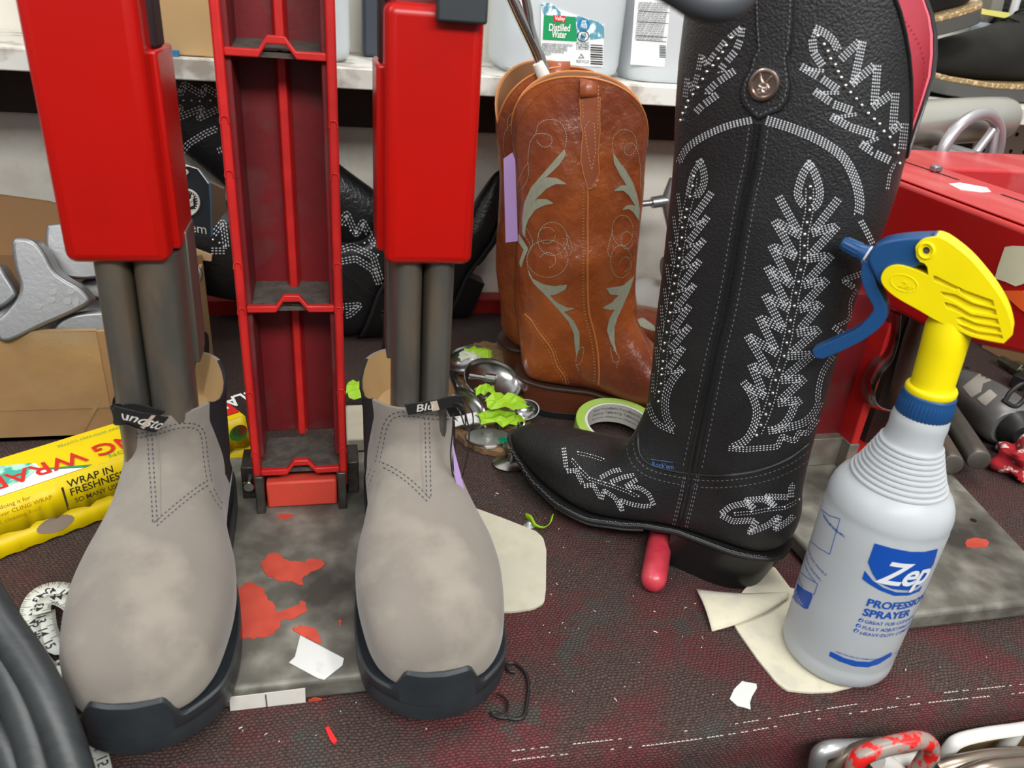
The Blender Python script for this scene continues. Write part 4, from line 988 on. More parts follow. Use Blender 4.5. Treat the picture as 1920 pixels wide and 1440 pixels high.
# the strap arches over the rim
def strap_loop(t, bv, x0, x1, ytop, ybot, back, par=None):
    a = hit(bv, (x0+x1)/2, ybot)
    if not a: return
    Yd = a[0].y; R = []
    for k in range(9):
        u = k/8; y = ybot+(ytop-ybot)*sin(u*PI/2) if True else 0
        dpt = Yd+back*(1-cos(u*PI/2)) - 0.002
        for_ = [Yp(x0, y, dpt), Yp(x1, y, dpt)]; R.append(for_)
    # over the top and down inside
    for k in range(1, 5):
        u = k/4; R.append([p+V((0, 0.004*u+back*0.1*u, -0.012*u*u)) for p in R[8]])
    mb = MB(); vv = [mb.verts(r) for r in R]
    for p, q in zip(vv, vv[1:]): mb.face([p[0], p[1], q[1], q[0]])
    return mb.build('pull_strap_loop', m_strapb, t, solid=0.0022)
strap_loop(tB1, bvB, 1087, 1125.5, 145, 182, 0.010)
strap_loop(tB2, bvB2, 1027, 1069, 117, 152, 0.010)
# second boot scroll hints and its lilac tag
mb = MB(); stitches(mb, bvB2, spline(Zx([(175, 410), (130, 450), (120, 520), (140, 560)]), 4), (0,), 4, 1, 1.2); stitches(mb, bvB2, spline(Zx([(150, 490), (100, 570), (95, 680), (110, 760)]), 4), (0,), 4, 1, 1.2); mb.build('scroll_stitching', m_sage, tB2)
mb = MB(); patch_on(mb, bvB2, [(1192, 600), (1205, 596), (1225, 610), (1232, 622), (1215, 618), (1200, 612)], 0.0006, 4); mb.build('feather_stitching', MATS['sage_satin_stitch'], tB2)
Yt = 0.752
mb = MB(); mb.prism([Yp(x, y, Yt) for x, y in ((944, 298), (961, 286), (966, 300), (971, 452), (948, 455))], (0.2, 1, 0), 0.0008)
o = mb.build('paper_tag', m_purple); tag(o, 'lilac paper repair tag hanging at the left side of the front brown boot', 'tag', 'lilac repair tags')
# ================================================================ spray bottle
m_hdpe = mat('milky_translucent_plastic', (0.72, 0.755, 0.78), 0.30, trans=0.5, spec=0.5, ior=1.25, bump=0.05, bscale=40, sss=0.0)
m_yel = mat('yellow_plastic', (0.83, 0.68, 0.0), 0.38, spec=0.5, col2=(0.72, 0.58, 0.0), nscale=25, namt=0.62)
m_blue = mat('navy_blue_plastic', (0.012, 0.065, 0.19), 0.33, spec=0.5)
m_bprint = mat('blue_ink', (0.008, 0.075, 0.40), 0.4)
m_wprint = mat('white_ink', (0.72, 0.75, 0.80), 0.45)
OB = G(1568, 1222, 0.002)+V((-0.0014, 0.0014, 0)); OB.z = 0.0042
vdir = V((OB.x, OB.y, 0)).normalized(); Sd = V((vdir.y, -vdir.x, 0))
bot = thing('spray_bottle', 'milky plastic spray bottle with yellow and blue trigger head and blue print', 'spray bottle', tuple(OB))
prof = [(0, .003), (.030, .0025), (.0345, 0), (.0375, .0015), (.0388, .005), (.0390, .012), (.0384, .0145), (.0388, .017), (.0392, .06), (.0396, .11), (.0397, .130), (.0392, .1325), (.0396, .135), (.0394, .139), (.0382, .1445), (.0355, .1500), (.0318, .1535), (.0298, .1555)]
z = .1555
for i in range(9):
    r0 = .0298-.0118*(i/9)**0.85; prof += [(r0, z), (r0+.0007, z+.0010), (r0+.0005, z+.0022), (r0-.0007, z+.0030)]; z += .0033
prof += [(.0178, z+.001), (.0174, z+.003), (.0168, .1935), (.0172, .1985), (.0168, .2035), (.0158, .2060), (.0145, .2065)]
inner = [(max(r-.0011, 0), zz-(0.0 if zz > .01 else -.0015)) for r, zz in reversed(prof[1:])]+[(0, .0045)]
mb = MB(); mb.lathe(prof[1:]+inner[:-1], OB, n=64)
body = mb.build('bottle_body', m_hdpe, bot)
# screw collar with ribs
mb = MB(); nrib = 44; rings = []
for zz, dr, rb in ((.2045, -.001, 0), (.2050, 0, .0), (.2062, .0002, .0006), (.2150, .0, .0007), (.2165, 0, 0), (.2195, -.0002, 0), (.2205, -.0012, 0)):
    rings.append([OB+V(((.0158+dr+(rb if k % 4 in (0, 1) else 0))*cos(2*PI*k/176), (.0158+dr+(rb if k % 4 in (0, 1) else 0))*sin(2*PI*k/176), zz)) for k in range(176)])
mb.loft(rings); mb.build('screw_collar', m_blue, bot)
ub = V((0, 0, 1))
mb = MB(); hx = OB-Sd*0.0025
mb.lathe([(0, 0), (.0145, 0), (.0149, .0008), (.0149, .0035), (.0143, .0046), (.0128, .0052), (.0124, .008), (.0127, .030), (.0130, .044), (.0108, .052), (.0105, .056), (0, .056)], OB+V((0, 0, .2200)), -Sd*0.06+ub, 40)
mb.build('neck_tube', m_yel, bot)
nh = vdir
def HP(pts, off=0.0): return [PL(x, y, OB-nh*off, nh) for x, y in pts]   # points on the plane of the trigger head
def Z3(pts): return [(1500+x/3.4286, 240+y/3.4286) for x, y in pts]
shr = Z3(spline([(745, 800), (745, 760), (785, 718), (840, 705), (890, 703), (960, 735), (1080, 830), (1180, 940), (1270, 1060), (1335, 1180), (1365, 1290), (1366, 1330)], 4)+spline([(1310, 1385), (1230, 1372), (1100, 1342), (1000, 1295), (890, 1245), (760, 1170), (620, 1090), (545, 1025), (520, 965), (550, 905), (615, 882), (700, 897), (825, 948)], 4)+[(818, 895), (800, 872), (770, 860), (748, 828)])
TH = 0.0115
def plate_holes(mb, out, holes, n_, th):
    from mathutils.geometry import delaunay_2d_cdt
    u_ = Sd; v2 = n_.cross(Sd).normalized(); o0 = out[0]
    to2 = lambda p: V(((p-o0).dot(u_), (p-o0).dot(v2))); back = lambda q: o0+u_*q.x+v2*q.y
    loops = [[to2(p) for p in L] for L in [out]+holes]; pts = []; ed = []
    for L in loops:
        b = len(pts); pts += L; ed += [(b+i, b+(i+1) % len(L)) for i in range(len(L))]
    def inp(q, L):
        c = False; j = len(L)-1
        for i in range(len(L)):
            a, b = L[i], L[j]
            if (a.y > q.y) != (b.y > q.y) and q.x < (b.x-a.x)*(q.y-a.y)/(b.y-a.y)+a.x: c = not c
            j = i
        return c
    vs, es, fs, *_ = delaunay_2d_cdt(pts, ed, [], 0, 1e-7)
    A_ = mb.verts([back(q) for q in vs]); B_ = mb.verts([back(q)+n_*th for q in vs])
    from collections import Counter
    cnt = Counter()
    for f in fs:
        c_ = sum((vs[i] for i in f), V((0, 0)))/3
        if not inp(c_, loops[0]) or any(inp(c_, L) for L in loops[1:]): continue
        mb.face([A_[i] for i in reversed(f)]); mb.face([B_[i] for i in f])
        for a, b in zip(f, f[1:]+[f[0]]): cnt[(min(a, b), max(a, b))] += 1
    for (a, b), k in cnt.items():
        if k == 1: mb.face([A_[a], A_[b], B_[b], B_[a]])
    bmesh.ops.delete(mb.bm, geom=[v for v in mb.bm.verts if not v.link_faces], context='VERTS')
# louvres and pivot hole cut into both sides
slots = [[(1015, 1018), (1050, 1040), (1240, 1108), (1250, 1146), (1130, 1120), (1035, 1062)], [(905, 1052), (1000, 1070), (1110, 1128), (1256, 1166), (1266, 1204), (1100, 1180), (985, 1110), (925, 1082)],
         [(925, 1118), (1000, 1140), (1100, 1200), (1270, 1228), (1282, 1264), (1120, 1240), (1000, 1178), (945, 1160)], [(1000, 1222), (1040, 1216), (1130, 1256), (1285, 1284), (1296, 1316), (1130, 1292), (1035, 1258)][0:7], [(1012, 1262), (1060, 1276), (1140, 1310), (1300, 1332), (1306, 1358), (1180, 1344), (1060, 1306)],
         [(856, 952), (870, 950), (1030, 1030), (1000, 1040), (900, 1000), (862, 985)]]
hole = [(1736.5+7*cos(a), 470+7*sin(a)) for a in [2*PI*k/20 for k in range(20)]]
mb = MB(); plate_holes(mb, HP(shr, TH-0.0024), [HP(hole, TH-0.0024)], nh, 2*TH-0.0048)
sh = mb.build('head_shroud', m_yel, bot)
for sg in (1, -1):
    mb = MB(); o_ = TH if sg > 0 else -TH+0.0024; plate_holes(mb, HP(shr, o_), [HP(hole, o_)]+[HP(Z3(s_), o_) for s_ in slots], nh, 0.0024)
    mb.build('louvred_side', m_yel, sh, bevel=0.0006, seg=3, angle=0.8)
mb = MB(); ring_c = HP([(1736.5, 470)], TH)[0]
mb.tube([PL(1736.5+14*cos(a), 470+14*sin(a), OB-nh*TH, nh) for a in [2*PI*k/24 for k in range(24)]], 0.0009, 8, True)
ov = [(1695+26*cos(a), 531+15*sin(a)) for a in [2*PI*k/30 for k in range(30)]]; a_ = 0.32
ov = [(1695+(x-1695)*cos(a_)-(y-531)*sin(a_), 531+(x-1695)*sin(a_)+(y-531)*cos(a_)) for x, y in ov]
mb.tube(HP(ov, TH), 0.00035, 6, True)
P0 = HP([(1683, 536)], TH+0.0001)[0]; e1 = (HP([(1703, 541)], TH)[0]-HP([(1683, 534)], TH)[0]).normalized()
add_text(mb, 'Zep', P0, e1, nh.cross(e1)*(-1 if nh.cross(e1).z < 0 else 1), 0.0052, bold=0.0, shear=0.4, ext=0.0001)
mb.build('raised_emblem', m_yel, sh)
mb = MB(); mb.cyl(HP([(1736.5, 470)], TH-0.001)[0], HP([(1736.5, 470)], -TH+0.001)[0], 0.0019, 20); mb.build('pivot_pin', mat('dark_pin', (0.03, 0.035, 0.03), 0.5), sh)
# blue pump body, nozzle, trigger
pb = spline([(1630, 500), (1626, 484), (1637, 464), (1655, 453), (1682, 447), (1716, 444), (1757, 443)], 4)+[(1762, 470), (1745, 500), (1722, 498), (1708, 510), (1690, 540), (1655, 540), (1645, 530)]
mb = MB(); mb.prism(HP(pb, 0.0088), nh, 0.0176); mb.build('pump_body', m_blue, bot, bevel=0.0035, seg=4)
n0, n1, n2 = HP([(1579, 454), (1624, 477), (1640, 487)], 0)
mb = MB(); ax = (n1-n0).normalized(); Lz = (n1-n0).length
mb.lathe([(0, .0008), (.0014, .0008), (.0014, 0), (.0034, 0), (.0039, .0006), (.0046, Lz*0.72), (.0055, Lz*0.95), (.0056, Lz), (0, Lz)], n0, ax, 36); nz = mb.build('nozzle', m_blue, bot)
mb = MB()
for k in range(12):
    a = 2*PI*k/12; q = V((0, 0, 1)).rotation_difference(ax); rr = lambda r, zz: n0+q @ V((r*cos(a), r*sin(a), zz))
    mb.tube([rr(.0040, Lz*.12), rr(.0047, Lz*.72)], 0.0004, 5)
mb.build('nozzle_ribs', m_blue, nz)['kind'] = 'stuff'
mb = MB(); mb.lathe([(0, 0), (.0058, 0), (.0060, .0006), (.0058, .0013), (0, .0013)], n1, ax, 32); mb.build('nozzle_washer', mat('pale_washer', (0.6, 0.66, 0.7), 0.4), bot)
Z4 = lambda pts: [(1440+x/3, 430+y/3) for x, y in pts]
tg_ = Z4(spline([(530, 170), (524, 220), (525, 290), (556, 372), (592, 440), (570, 490), (500, 560), (400, 610), (300, 655), (246, 680)], 4)+[(252, 700), (266, 726)]+spline([(310, 730), (420, 682), (530, 627), (620, 562), (664, 502), (668, 445), (642, 380), (614, 325), (604, 280), (575, 190)], 4))
mb = MB(); mb.prism(HP(tg_, 0.0065), nh, 0.013); tr = mb.build('trigger', m_blue, bot, bevel=0.0012, seg=3)
# print on the bottle body
bvb = bvh_of([body])
Zb = lambda pts: [(1440+x/3, 960+y/3) for x, y in pts]
mb = MB()
patch_on(mb, bvb, Zb([(600, 175), (700, 203), (800, 222), (880, 222), (955, 205), (930, 290), (880, 370), (840, 420), (780, 440), (700, 432), (620, 395), (585, 340), (562, 280)]), 0.0003, 4)
patch_on(mb, bvb, Zb([(545, 328), (590, 385), (650, 425), (720, 450), (780, 452), (840, 436), (868, 410), (850, 445), (790, 468), (710, 470), (630, 440), (570, 405), (530, 375)]), 0.0003, 4)
patch_on(mb, bvb, Zb([(352, 782), (430, 820), (500, 838), (570, 842), (640, 815), (697, 785), (690, 810), (620, 855), (560, 872), (480, 866), (400, 838), (343, 808)]), 0.0003, 4)
patch_on(mb, bvb, Zb([(146, 385), (190, 425), (250, 462), (252, 478), (225, 545), (208, 545), (160, 510), (133, 470)]), 0.0003, 4)
for cx_, cy_ in ((523, 607), (508, 637), (496, 665)): patch_on(mb, bvb, [(1440+(cx_+15*cos(a))/3, 960+(cy_+11*sin(a))/3) for a in [2*PI*k/12 for k in range(12)]], 0.0003, 2.5)
mb.build_split('blue_print_block', m_bprint, body)
def wrap_text(mb, txt, px, py, size, lift=0.0004, **k):
    h = hit(bvb, px, py)
    if not h: return
    a0 = math.atan2(h[0].y-OB.y, h[0].x-OB.x); r = math.hypot(h[0].x-OB.x, h[0].y-OB.y)+lift; z0 = h[0].z
    vs, fs = text_geo(txt, size, **k); tb = bmesh.new(); tv = [tb.verts.new(v_) for v_ in vs]
    for f in fs:
        try: tb.faces.new([tv[i] for i in f])
        except ValueError: pass
    if size > 0.004:
        bmesh.ops.triangulate(tb, faces=tb.faces)
        for it in range(3): bmesh.ops.subdivide_edges(tb, edges=[e for e in tb.edges if e.calc_length() > 0.0022], cuts=1); bmesh.ops.triangulate(tb, faces=tb.faces)
    tb.verts.index_update(); vs = [tuple(v_.co) for v_ in tb.verts]; fs = [[v_.index for v_ in f.verts] for f in tb.faces]; tb.free()
    mb.tris([V((OB.x+r*cos(a0+x/r), OB.y+r*sin(a0+x/r), z0+y)) for x, y, c_ in vs], fs)
mb = MB(); wrap_text(mb, 'Zep', 1642, 1089, 0.0255, 0.0007, bold=0.022, shear=0.28, xs=0.90, spacing=0.92); mb.build('printed_logo_letters', m_wprint, body)
for cx_, cy_ in ((523, 607), (508, 637), (496, 665)):
    pass
mb = MB()
for cx_, cy_ in ((523, 607), (508, 637), (496, 665)): cord_on(mb, bvb, [(1440+(cx_-7)/3, 960+cy_/3), (1440+(cx_-2)/3, 960+(cy_+5)/3), (1440+(cx_+8)/3, 960+(cy_-5)/3)], 0.6, 0.0005, 4, 1)
mb.build('check_mark', m_wprint, body)
mb = MB()
wrap_text(mb, 'PROFESSIONAL', 1623, 1134, 0.0086, bold=0.03, xs=0.98); wrap_text(mb, 'SPRAYER', 1616, 1152, 0.0086, bold=0.03, xs=1.0)
wrap_text(mb, 'GREAT FOR CLEANERS, DETERGENTS', 1620, 1167, 0.0040, bold=0.006); wrap_text(mb, 'FULLY ADJUSTABLE SPRAY NOZZLE', 1615.5, 1178, 0.0040, bold=0.006); wrap_text(mb, 'HEAVY-DUTY COMFORT GRIP', 1611.5, 1188.5, 0.0040, bold=0.006)
wrap_text(mb, 'KEEP THIS AND ALL CHEMICALS OUT OF REACH OF CHILDREN', 1567, 1222, 0.0018, bold=0.01)
mb.build('printed_lettering', m_bprint, body)['kind'] = 'stuff'
mb = MB()
for ln in [Zb([(300, -15), (345, 20), (406, 38)]), Zb([(406, 38), (348, 238)]), Zb([(348, 238), (290, 205), (235, 160)]), Zb([(170, 325), (215, 365), (280, 405)]), Zb([(280, 405), (260, 465)]), Zb([(260, 465), (200, 435), (150, 390)])]: cord_on(mb, bvb, ln, 0.6, 0.0001, 5, 3)
mb.build('printed_frame', m_bprint, body)['kind'] = 'stuff'
mb = MB()
for i, (x, y, s_) in enumerate([(308, 0, 'CLEANER, MEASURE, MIX,'), (312, 14, 'AND POUR SAFELY'), (228, 195, 'TRIGGER, SPRAY SPRAYER IS'), (215, 225, 'COMMERCIAL, INDUSTRIAL,'), (207, 243, 'CARPET, CARPET & FLOOR'), (193, 265, 'FOR THE SPRAYER,'), (186, 284, 'SPRAY BOTTLES'), (178, 338, 'DEGREASE, TRY'), (172, 356, 'THE HEAVY DUTY'), (166, 374, 'CLEANER')]):
    wrap_text(mb, s_, 1440+x/3, 960+(y+8)/3, 0.0024, bold=0.008)
mb.build('printed_lettering', m_bprint, body)['kind'] = 'stuff'
mb = MB()
for i, y in enumerate(range(5)): wrap_text(mb, 'PRODUCT OF ZEP INC', 1440+(158-i*5)/3, 960+(420+i*20)/3, 0.0020, 0.0006, bold=0.004)
mb.build('printed_lettering', m_wprint, body)['kind'] = 'stuff'
# ================================================================ felt cloths
m_felt = mat('cream_felt', (0.66, 0.62, 0.48), 0.95, col2=(0.58, 0.54, 0.41), nscale=30, bump=0.5, bscale=900, sheen=0.2, col3=(0.56, 0.52, 0.42), n3=60)
def sheet(mb, out, z0, z1, sub=6, wave=0.0):
    """soft cloth: filled outline with gentle undulation and thickness"""
    from mathutils.geometry import delaunay_2d_cdt
    O_ = [V((p.x, p.y)) for p in resample([V((a.x, a.y, 0)) for a in out+[out[0]]], 0.004)]
    xs = [p.x for p in O_]; ys = [p.y for p in O_]; pts = list(O_); n = len(O_)
    def inside(x, y):
        c = False; j = len(O_)-1
        for i in range(len(O_)):
            a, b = O_[i], O_[j]
            if (a.y > y) != (b.y > y) and x < (b.x-a.x)*(y-a.y)/(b.y-a.y)+a.x: c = not c
            j = i
        return c
    y = min(ys)+.003
    while y < max(ys):
        x = min(xs)+.003
        while x < max(xs):
            if inside(x, y): pts.append(V((x, y)))
            x += .006
        y += .006
    vs, es, fs, *_ = delaunay_2d_cdt(pts, [(i, (i+1) % n) for i in range(n)], [], 0, 1e-6)
    zf = z1 if callable(z1) else (lambda x, y: z1)
    top = mb.verts([V((p.x, p.y, zf(p.x, p.y)+wave*sin(p.x*90+1)*sin(p.y*110))) for p in vs]); botm = mb.verts([V((p.x, p.y, (z0(p.x, p.y) if callable(z0) else z0)+wave*sin(p.x*90+1)*sin(p.y*110))) for p in vs])
    from collections import Counter
    cnt = Counter()
    for f in fs:
        c_ = sum((vs[i] for i in f), V((0, 0)))/3
        if not inside(c_.x, c_.y): continue
        mb.face([top[i] for i in f]); mb.face([botm[i] for i in reversed(f)])
        for a, b in zip(f, f[1:]+[f[0]]): cnt[(min(a, b), max(a, b))] += 1
    for (a, b), k in cnt.items():
        if k == 1: mb.face([top[a], top[b], botm[b], botm[a]])
mb = MB(); sheet(mb, [G(x, y) for x, y in [(1360, 1150), (1398, 1105), (1450, 1065), (1480, 1105), (1560, 1130), (1640, 1180), (1640, 1250), (1600, 1290), (1560, 1300), (1520, 1302), (1475, 1298), (1455, 1283), (1420, 1240), (1385, 1190)]], 0.0005, 0.0022)
c1 = mb.build('felt_cloth', m_felt)
tag(c1, 'folded cream felt cloth lying under the spray bottle', 'cloth')
pA, pB, pC, pD = [G(x, y, 0.006) for x, y in ((1306, 1106), (1392, 1113), (1480, 1112), (1468, 1128))]
lo = [G(x, y, 0.0025) for x, y in ((1335, 1184), (1390, 1170), (1440, 1148), (1474, 1130))]
mb = MB()
up_ = spline([tuple(G(1306, 1106, .003)), tuple(G(1350, 1111, .0055)), tuple(G(1400, 1114, .0055)), tuple(G(1440, 1113, .0045)), tuple(G(1476, 1112, .0035))], 5)
lw_ = spline([tuple(G(1335, 1184, .0022)), tuple(G(1380, 1171, .004)), tuple(G(1425, 1152, .0055)), tuple(G(1450, 1139, .0055)), tuple(G(1476, 1122, .004))], 5)
R = []
for a, b in zip(up_, lw_):
    a, b = V(a), V(b); R.append([a.lerp(b, t)+V((0, 0, 0.003*sin(PI*t))) for t in [k/6 for k in range(7)]])
VV = [mb.verts(r) for r in R]
for a, b in zip(VV, VV[1:]):
    for i in range(6): mb.face([a[i], a[i+1], b[i+1], b[i]])
mb.build('folded_flap', m_felt, c1, solid=0.0016)
# leather scrap, tape label etc
m_scrap = mat('pale_leather_offcut', (0.56, 0.53, 0.42), 0.75, col2=(0.47, 0.44, 0.34), nscale=60, bump=0.25, bscale=600, col3=(0.50, 0.47, 0.38), n3=20)
mb = MB(); sheet(mb, [G(x, y) for x, y in [(870, 955), (893, 957), (950, 978), (1005, 1000), (1018, 1012), (1024, 1035), (1023, 1110), (1020, 1134), (1000, 1145), (960, 1151), (920, 1151), (850, 1120), (840, 1040)]], 0.0005, 0.0024)
o = mb.build('leather_offcut', m_scrap); tag(o, 'pale cream leather offcut with rounded corner beside the right suede boot', 'leather scrap')
# pink rod end under the black boot
m_pinkr = mat('pink_rubber_handle', (0.50, 0.022, 0.045), 0.38, col2=(0.58, 0.07, 0.09), nscale=60, bump=0.5, bscale=150, spec=0.6, coat=0.2)
A_ = G(1226, 1084, 0.0105); B_ = G(1238, 1012, 0.0105); dr = (B_-A_).normalized(); r_ = 0.0105
mb = MB(); prof = [(1e-4, 0), (.0045, .0007), (.0078, .0030), (.0098, .0068), (.0105, .011), (.0105, .03), (.0105, .085), (.0095, .09), (1e-4, .091)]
q = V((0, 0, 1)).rotation_difference(dr); R = []
for r, zz in prof: R.append([A_-dr*0.011+q @ V((r*cos(2*PI*k/28), r*sin(2*PI*k/28), zz)) for k in range(28)])
mb.loft(R); o = mb.build('tool_handle', m_pinkr); tag(o, 'rounded pink rubber tool handle poking out beneath the tall black boot', 'handle')
# small paper scrap, red sliver, black wire clip, lime curl
mb = MB(); mb.prism([G(x, y, 0.0006) for x, y in ((1391, 1278), (1418, 1283), (1419, 1291), (1410, 1306), (1406, 1318), (1407, 1331), (1396, 1327), (1382, 1324), (1368, 1311), (1376, 1293))], (0, 0, 1), 0.0005)
o = mb.build('paper_scrap', m_paper); tag(o, 'small torn white paper scrap on the red mat near the bench edge', 'paper scrap', 'torn paper scraps')
mb = MB(); mb.prism([G(x, y, 0.0006) for x, y in ((610, 1367), (616, 1363), (632, 1390), (627, 1397), (620, 1390))], (0, 0, 1), 0.001)
o = mb.build('plastic_sliver', mat('bright_red_plastic', (0.75, 0.02, 0.02), 0.4)); tag(o, 'tiny bright red plastic sliver on the mat below the metal plate', 'plastic sliver')
mb = MB(); cl = [G(x, y, 0.0022) for x, y in spline([(966, 1260), (955, 1258), (950, 1250), (954, 1244), (966, 1244), (980, 1255), (988, 1268), (991, 1290), (988, 1318), (984, 1340), (975, 1348), (960, 1348), (945, 1343), (930, 1337), (921, 1338), (932, 1344), (950, 1347)], 6)]
mb.tube(cl, 0.0012, 9); mb.tube([G(x, y, 0.003) for x, y in spline([(932, 1300), (944, 1307), (952, 1318), (950, 1335), (942, 1342), (930, 1339)], 6)], 0.0009, 8)
o = mb.build('wire_clip', mat('black_coated_wire', (0.02, 0.02, 0.02), 0.35, 0.3, bump=0.5, bscale=500)); tag(o, 'bent black wire clip on the mat by the right suede boot toe', 'wire clip')
m_lime = mat('lime_tape', (0.36, 0.62, 0.025), 0.5, col2=(0.30, 0.54, 0.02), nscale=60, bump=0.3, bscale=200)
m_limeb = mat('lime_tape_back', (0.62, 0.68, 0.50), 0.7)
def curl(px, Zs, wid, name, label, lift=0.0, up=None, m=None):
    P = [G(x, y, z_) for (x, y), z_ in zip(px, Zs)]; P = [V(p) for p in spline(P, 5)]; R = []
    for i, p in enumerate(P):
        t_ = (P[min(i+1, len(P)-1)]-P[max(i-1, 0)]).normalized(); u_ = V(up or (0.2, -0.5, 0.8)); u_ = (u_-t_*u_.dot(t_)).normalized(); R.append([p-u_*wid/2, p+u_*wid/2])
    mb = MB(); VV = [mb.verts(r) for r in R]
    for a, b in zip(VV, VV[1:]): mb.face([a[0], a[1], b[1], b[0]])
    return mb.build(name, m or m_lime, solid=0.0004)
o = curl([(985, 968), (995, 972), (1003, 985), (1018, 990), (1030, 982), (1035, 966)], [.002, .006, .004, .003, .005, .008], 0.006, 'tape_curl', ''); tag(o, 'curled lime green tape strip on the mat between offcut and black boot', 'tape strip')
mb = MB(); mb.lathe([(0, 0), (.006, 0), (.0062, .001), (.003, .003), (.0015, .004), (0, .004)], G(992, 985, 0.0005), n=24); o = mb.build('metal_washer', mat('washer_metal', (0.5, 0.5, 0.5), 0.35, 1)); tag(o, 'small grey metal disc under the lime tape curl by the cream offcut', 'disc')
# ================================================================ cardboard box with aluminium shoe forms
m_card = mat('brown_cardboard', (0.42, 0.25, 0.115), 0.8, col2=(0.36, 0.205, 0.09), nscale=14, bump=0.15, bscale=300, col3=(0.33, 0.19, 0.085), n3=9)
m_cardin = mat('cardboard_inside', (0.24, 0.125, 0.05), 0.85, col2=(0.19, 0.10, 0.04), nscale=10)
m_cardedge = mat('cardboard_cut_edge', (0.55, 0.36, 0.18), 0.85)
m_clear = mat('clear_packing_tape', (0.44, 0.275, 0.135), 0.16, col2=(0.37, 0.22, 0.10), nscale=22, bump=0.5, bscale=45, bdist=0.002, coat=0.6)
m_alu = mat('cast_aluminium', (0.33, 0.335, 0.34), 0.42, 0.8, col2=(0.22, 0.225, 0.23), nscale=12, bump=0.25, bscale=260, rvar=0.08)
m_dimple = mat('polished_dimple', (0.75, 0.75, 0.74), 0.2, 1)
bx = thing('cardboard_box', 'open brown cardboard box filled with aluminium shoe forms, clear tape on its front', 'box', (-0.32, 0.82, 0))
X0, X1, Y0, Y1, ZB = -0.50, -0.147, 0.712, 0.885, 0.122
def wallbox(a, b, name, m=m_card): mb = MB(); mb.box2(a, b); return mb.build(name, m, bx, bevel=0.0008)
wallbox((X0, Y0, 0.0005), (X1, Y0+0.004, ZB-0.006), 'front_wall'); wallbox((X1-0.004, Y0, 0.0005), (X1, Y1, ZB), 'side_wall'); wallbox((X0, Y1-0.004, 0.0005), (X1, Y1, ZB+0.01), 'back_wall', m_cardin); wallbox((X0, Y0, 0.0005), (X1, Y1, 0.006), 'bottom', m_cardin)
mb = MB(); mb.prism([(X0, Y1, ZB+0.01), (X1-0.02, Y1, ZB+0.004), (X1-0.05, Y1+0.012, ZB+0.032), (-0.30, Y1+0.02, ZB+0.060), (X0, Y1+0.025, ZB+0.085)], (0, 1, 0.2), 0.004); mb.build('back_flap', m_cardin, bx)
mb = MB(); mb.prism([Yp(x, y, 0.892) for x, y in ((318, 452), (330, 455), (397, 480), (396, 490), (380, 488), (318, 466))], (0, 1, 0), 0.006); mb.build('flap_edge', m_cardedge, bx)
mb = MB(); mb.box2((-0.42, Y0-0.0006, 0.035), (-0.218, Y0-0.0001, ZB-0.0062)); 
for s_ in (0,):
    mb.box2((-0.42, Y0-0.0006, ZB-0.0064), (-0.218, Y0+0.005, ZB-0.0056))
mb.build('packing_tape', m_clear, bx)
mb = MB(); mb.prism([Yp(x, y, Y0-0.0007) for x, y in ((125, 845), (186, 745), (193, 747), (138, 845))], (0, 1, 0), 0.0004); mb.build('tape_strip', m_clear, bx)
def form(name, label, px, Yd, th, dimp=(), nrm=(0.15, -1, 0.35), bev=0.010):
    p0 = Yp(px[0][0], px[0][1], Yd); n_ = V(nrm).normalized(); P = [PL(x, y, p0, n_) for x, y in spline(px, 4, True)]
    mb = MB(); mb.prism(P, -n_, th); o = mb.build(name, m_alu); d = o.modifiers.new('bevel', 'BEVEL'); d.width = bev; d.segments = 5; d.limit_method = 'ANGLE'; d.angle_limit = 0.9
    tag(o, label, 'shoe form', 'aluminium shoe forms in the box')
    if dimp:
        mb = MB()
        for x, y, rx, ry in dimp:
            q = [PL(x+rx*cos(a), y+ry*sin(a), p0+n_*0.0006, n_) for a in [2*PI*k/16 for k in range(16)]]; mb.prism(q, -n_, 0.002)
        for d_ in mb.build_split('rivet_dimple', m_dimple): M_ = d_.location.copy(); d_.parent = o; d_.location = M_-o.location
    return o
form('shoe_form', 'grey aluminium shoe form with rivet dimples, foremost on the left of the box', [(22, 452), (45, 446), (66, 454), (84, 475), (100, 505), (120, 522), (150, 540), (168, 560), (164, 572), (135, 588), (80, 612), (20, 640), (-5, 636), (-10, 605), (10, 585), (30, 560), (36, 535), (26, 500)], 0.735, 0.04, [(98, 548, 8, 5), (132, 547, 8, 5), (95, 563, 8, 5), (126, 565, 8, 6), (142, 567, 6, 8), (70, 575, 9, 5)])
form('shoe_form', 'tall aluminium shoe form half hidden behind the left red head, edge rivets showing', [(86, 430), (100, 420), (180, 420), (215, 470), (220, 505), (180, 522), (130, 522), (98, 505), (86, 475)], 0.79, 0.035, [(83, 474, 4, 7), (92, 477, 4, 7), (86, 498, 4, 6)])
form('shoe_form', 'aluminium shoe form at the far left frame edge with dark slot behind', [(-40, 500), (-5, 495), (15, 520), (30, 545), (28, 560), (0, 580), (-40, 590)], 0.76, 0.03)
form('shoe_form', 'rounded aluminium toe form lying low along the box front edge', [(98, 620), (112, 600), (140, 588), (185, 583), (225, 585), (230, 628), (180, 632), (110, 632)], 0.722, 0.03, bev=0.008)
form('shoe_form', 'small aluminium form behind the left steel tubes in the box', [(148, 535), (160, 524), (200, 522), (210, 560), (170, 560)], 0.80, 0.03)
form('shoe_form', 'dark aluminium form by the right wall of the box', [(330, 530), (345, 505), (372, 500), (380, 520), (365, 545), (340, 560)], 0.85, 0.02, bev=0.005)
form('shoe_form', 'shiny aluminium form deep at the right inside corner of the box', [(338, 545), (360, 535), (358, 575), (343, 590)], 0.80, 0.02, bev=0.005)
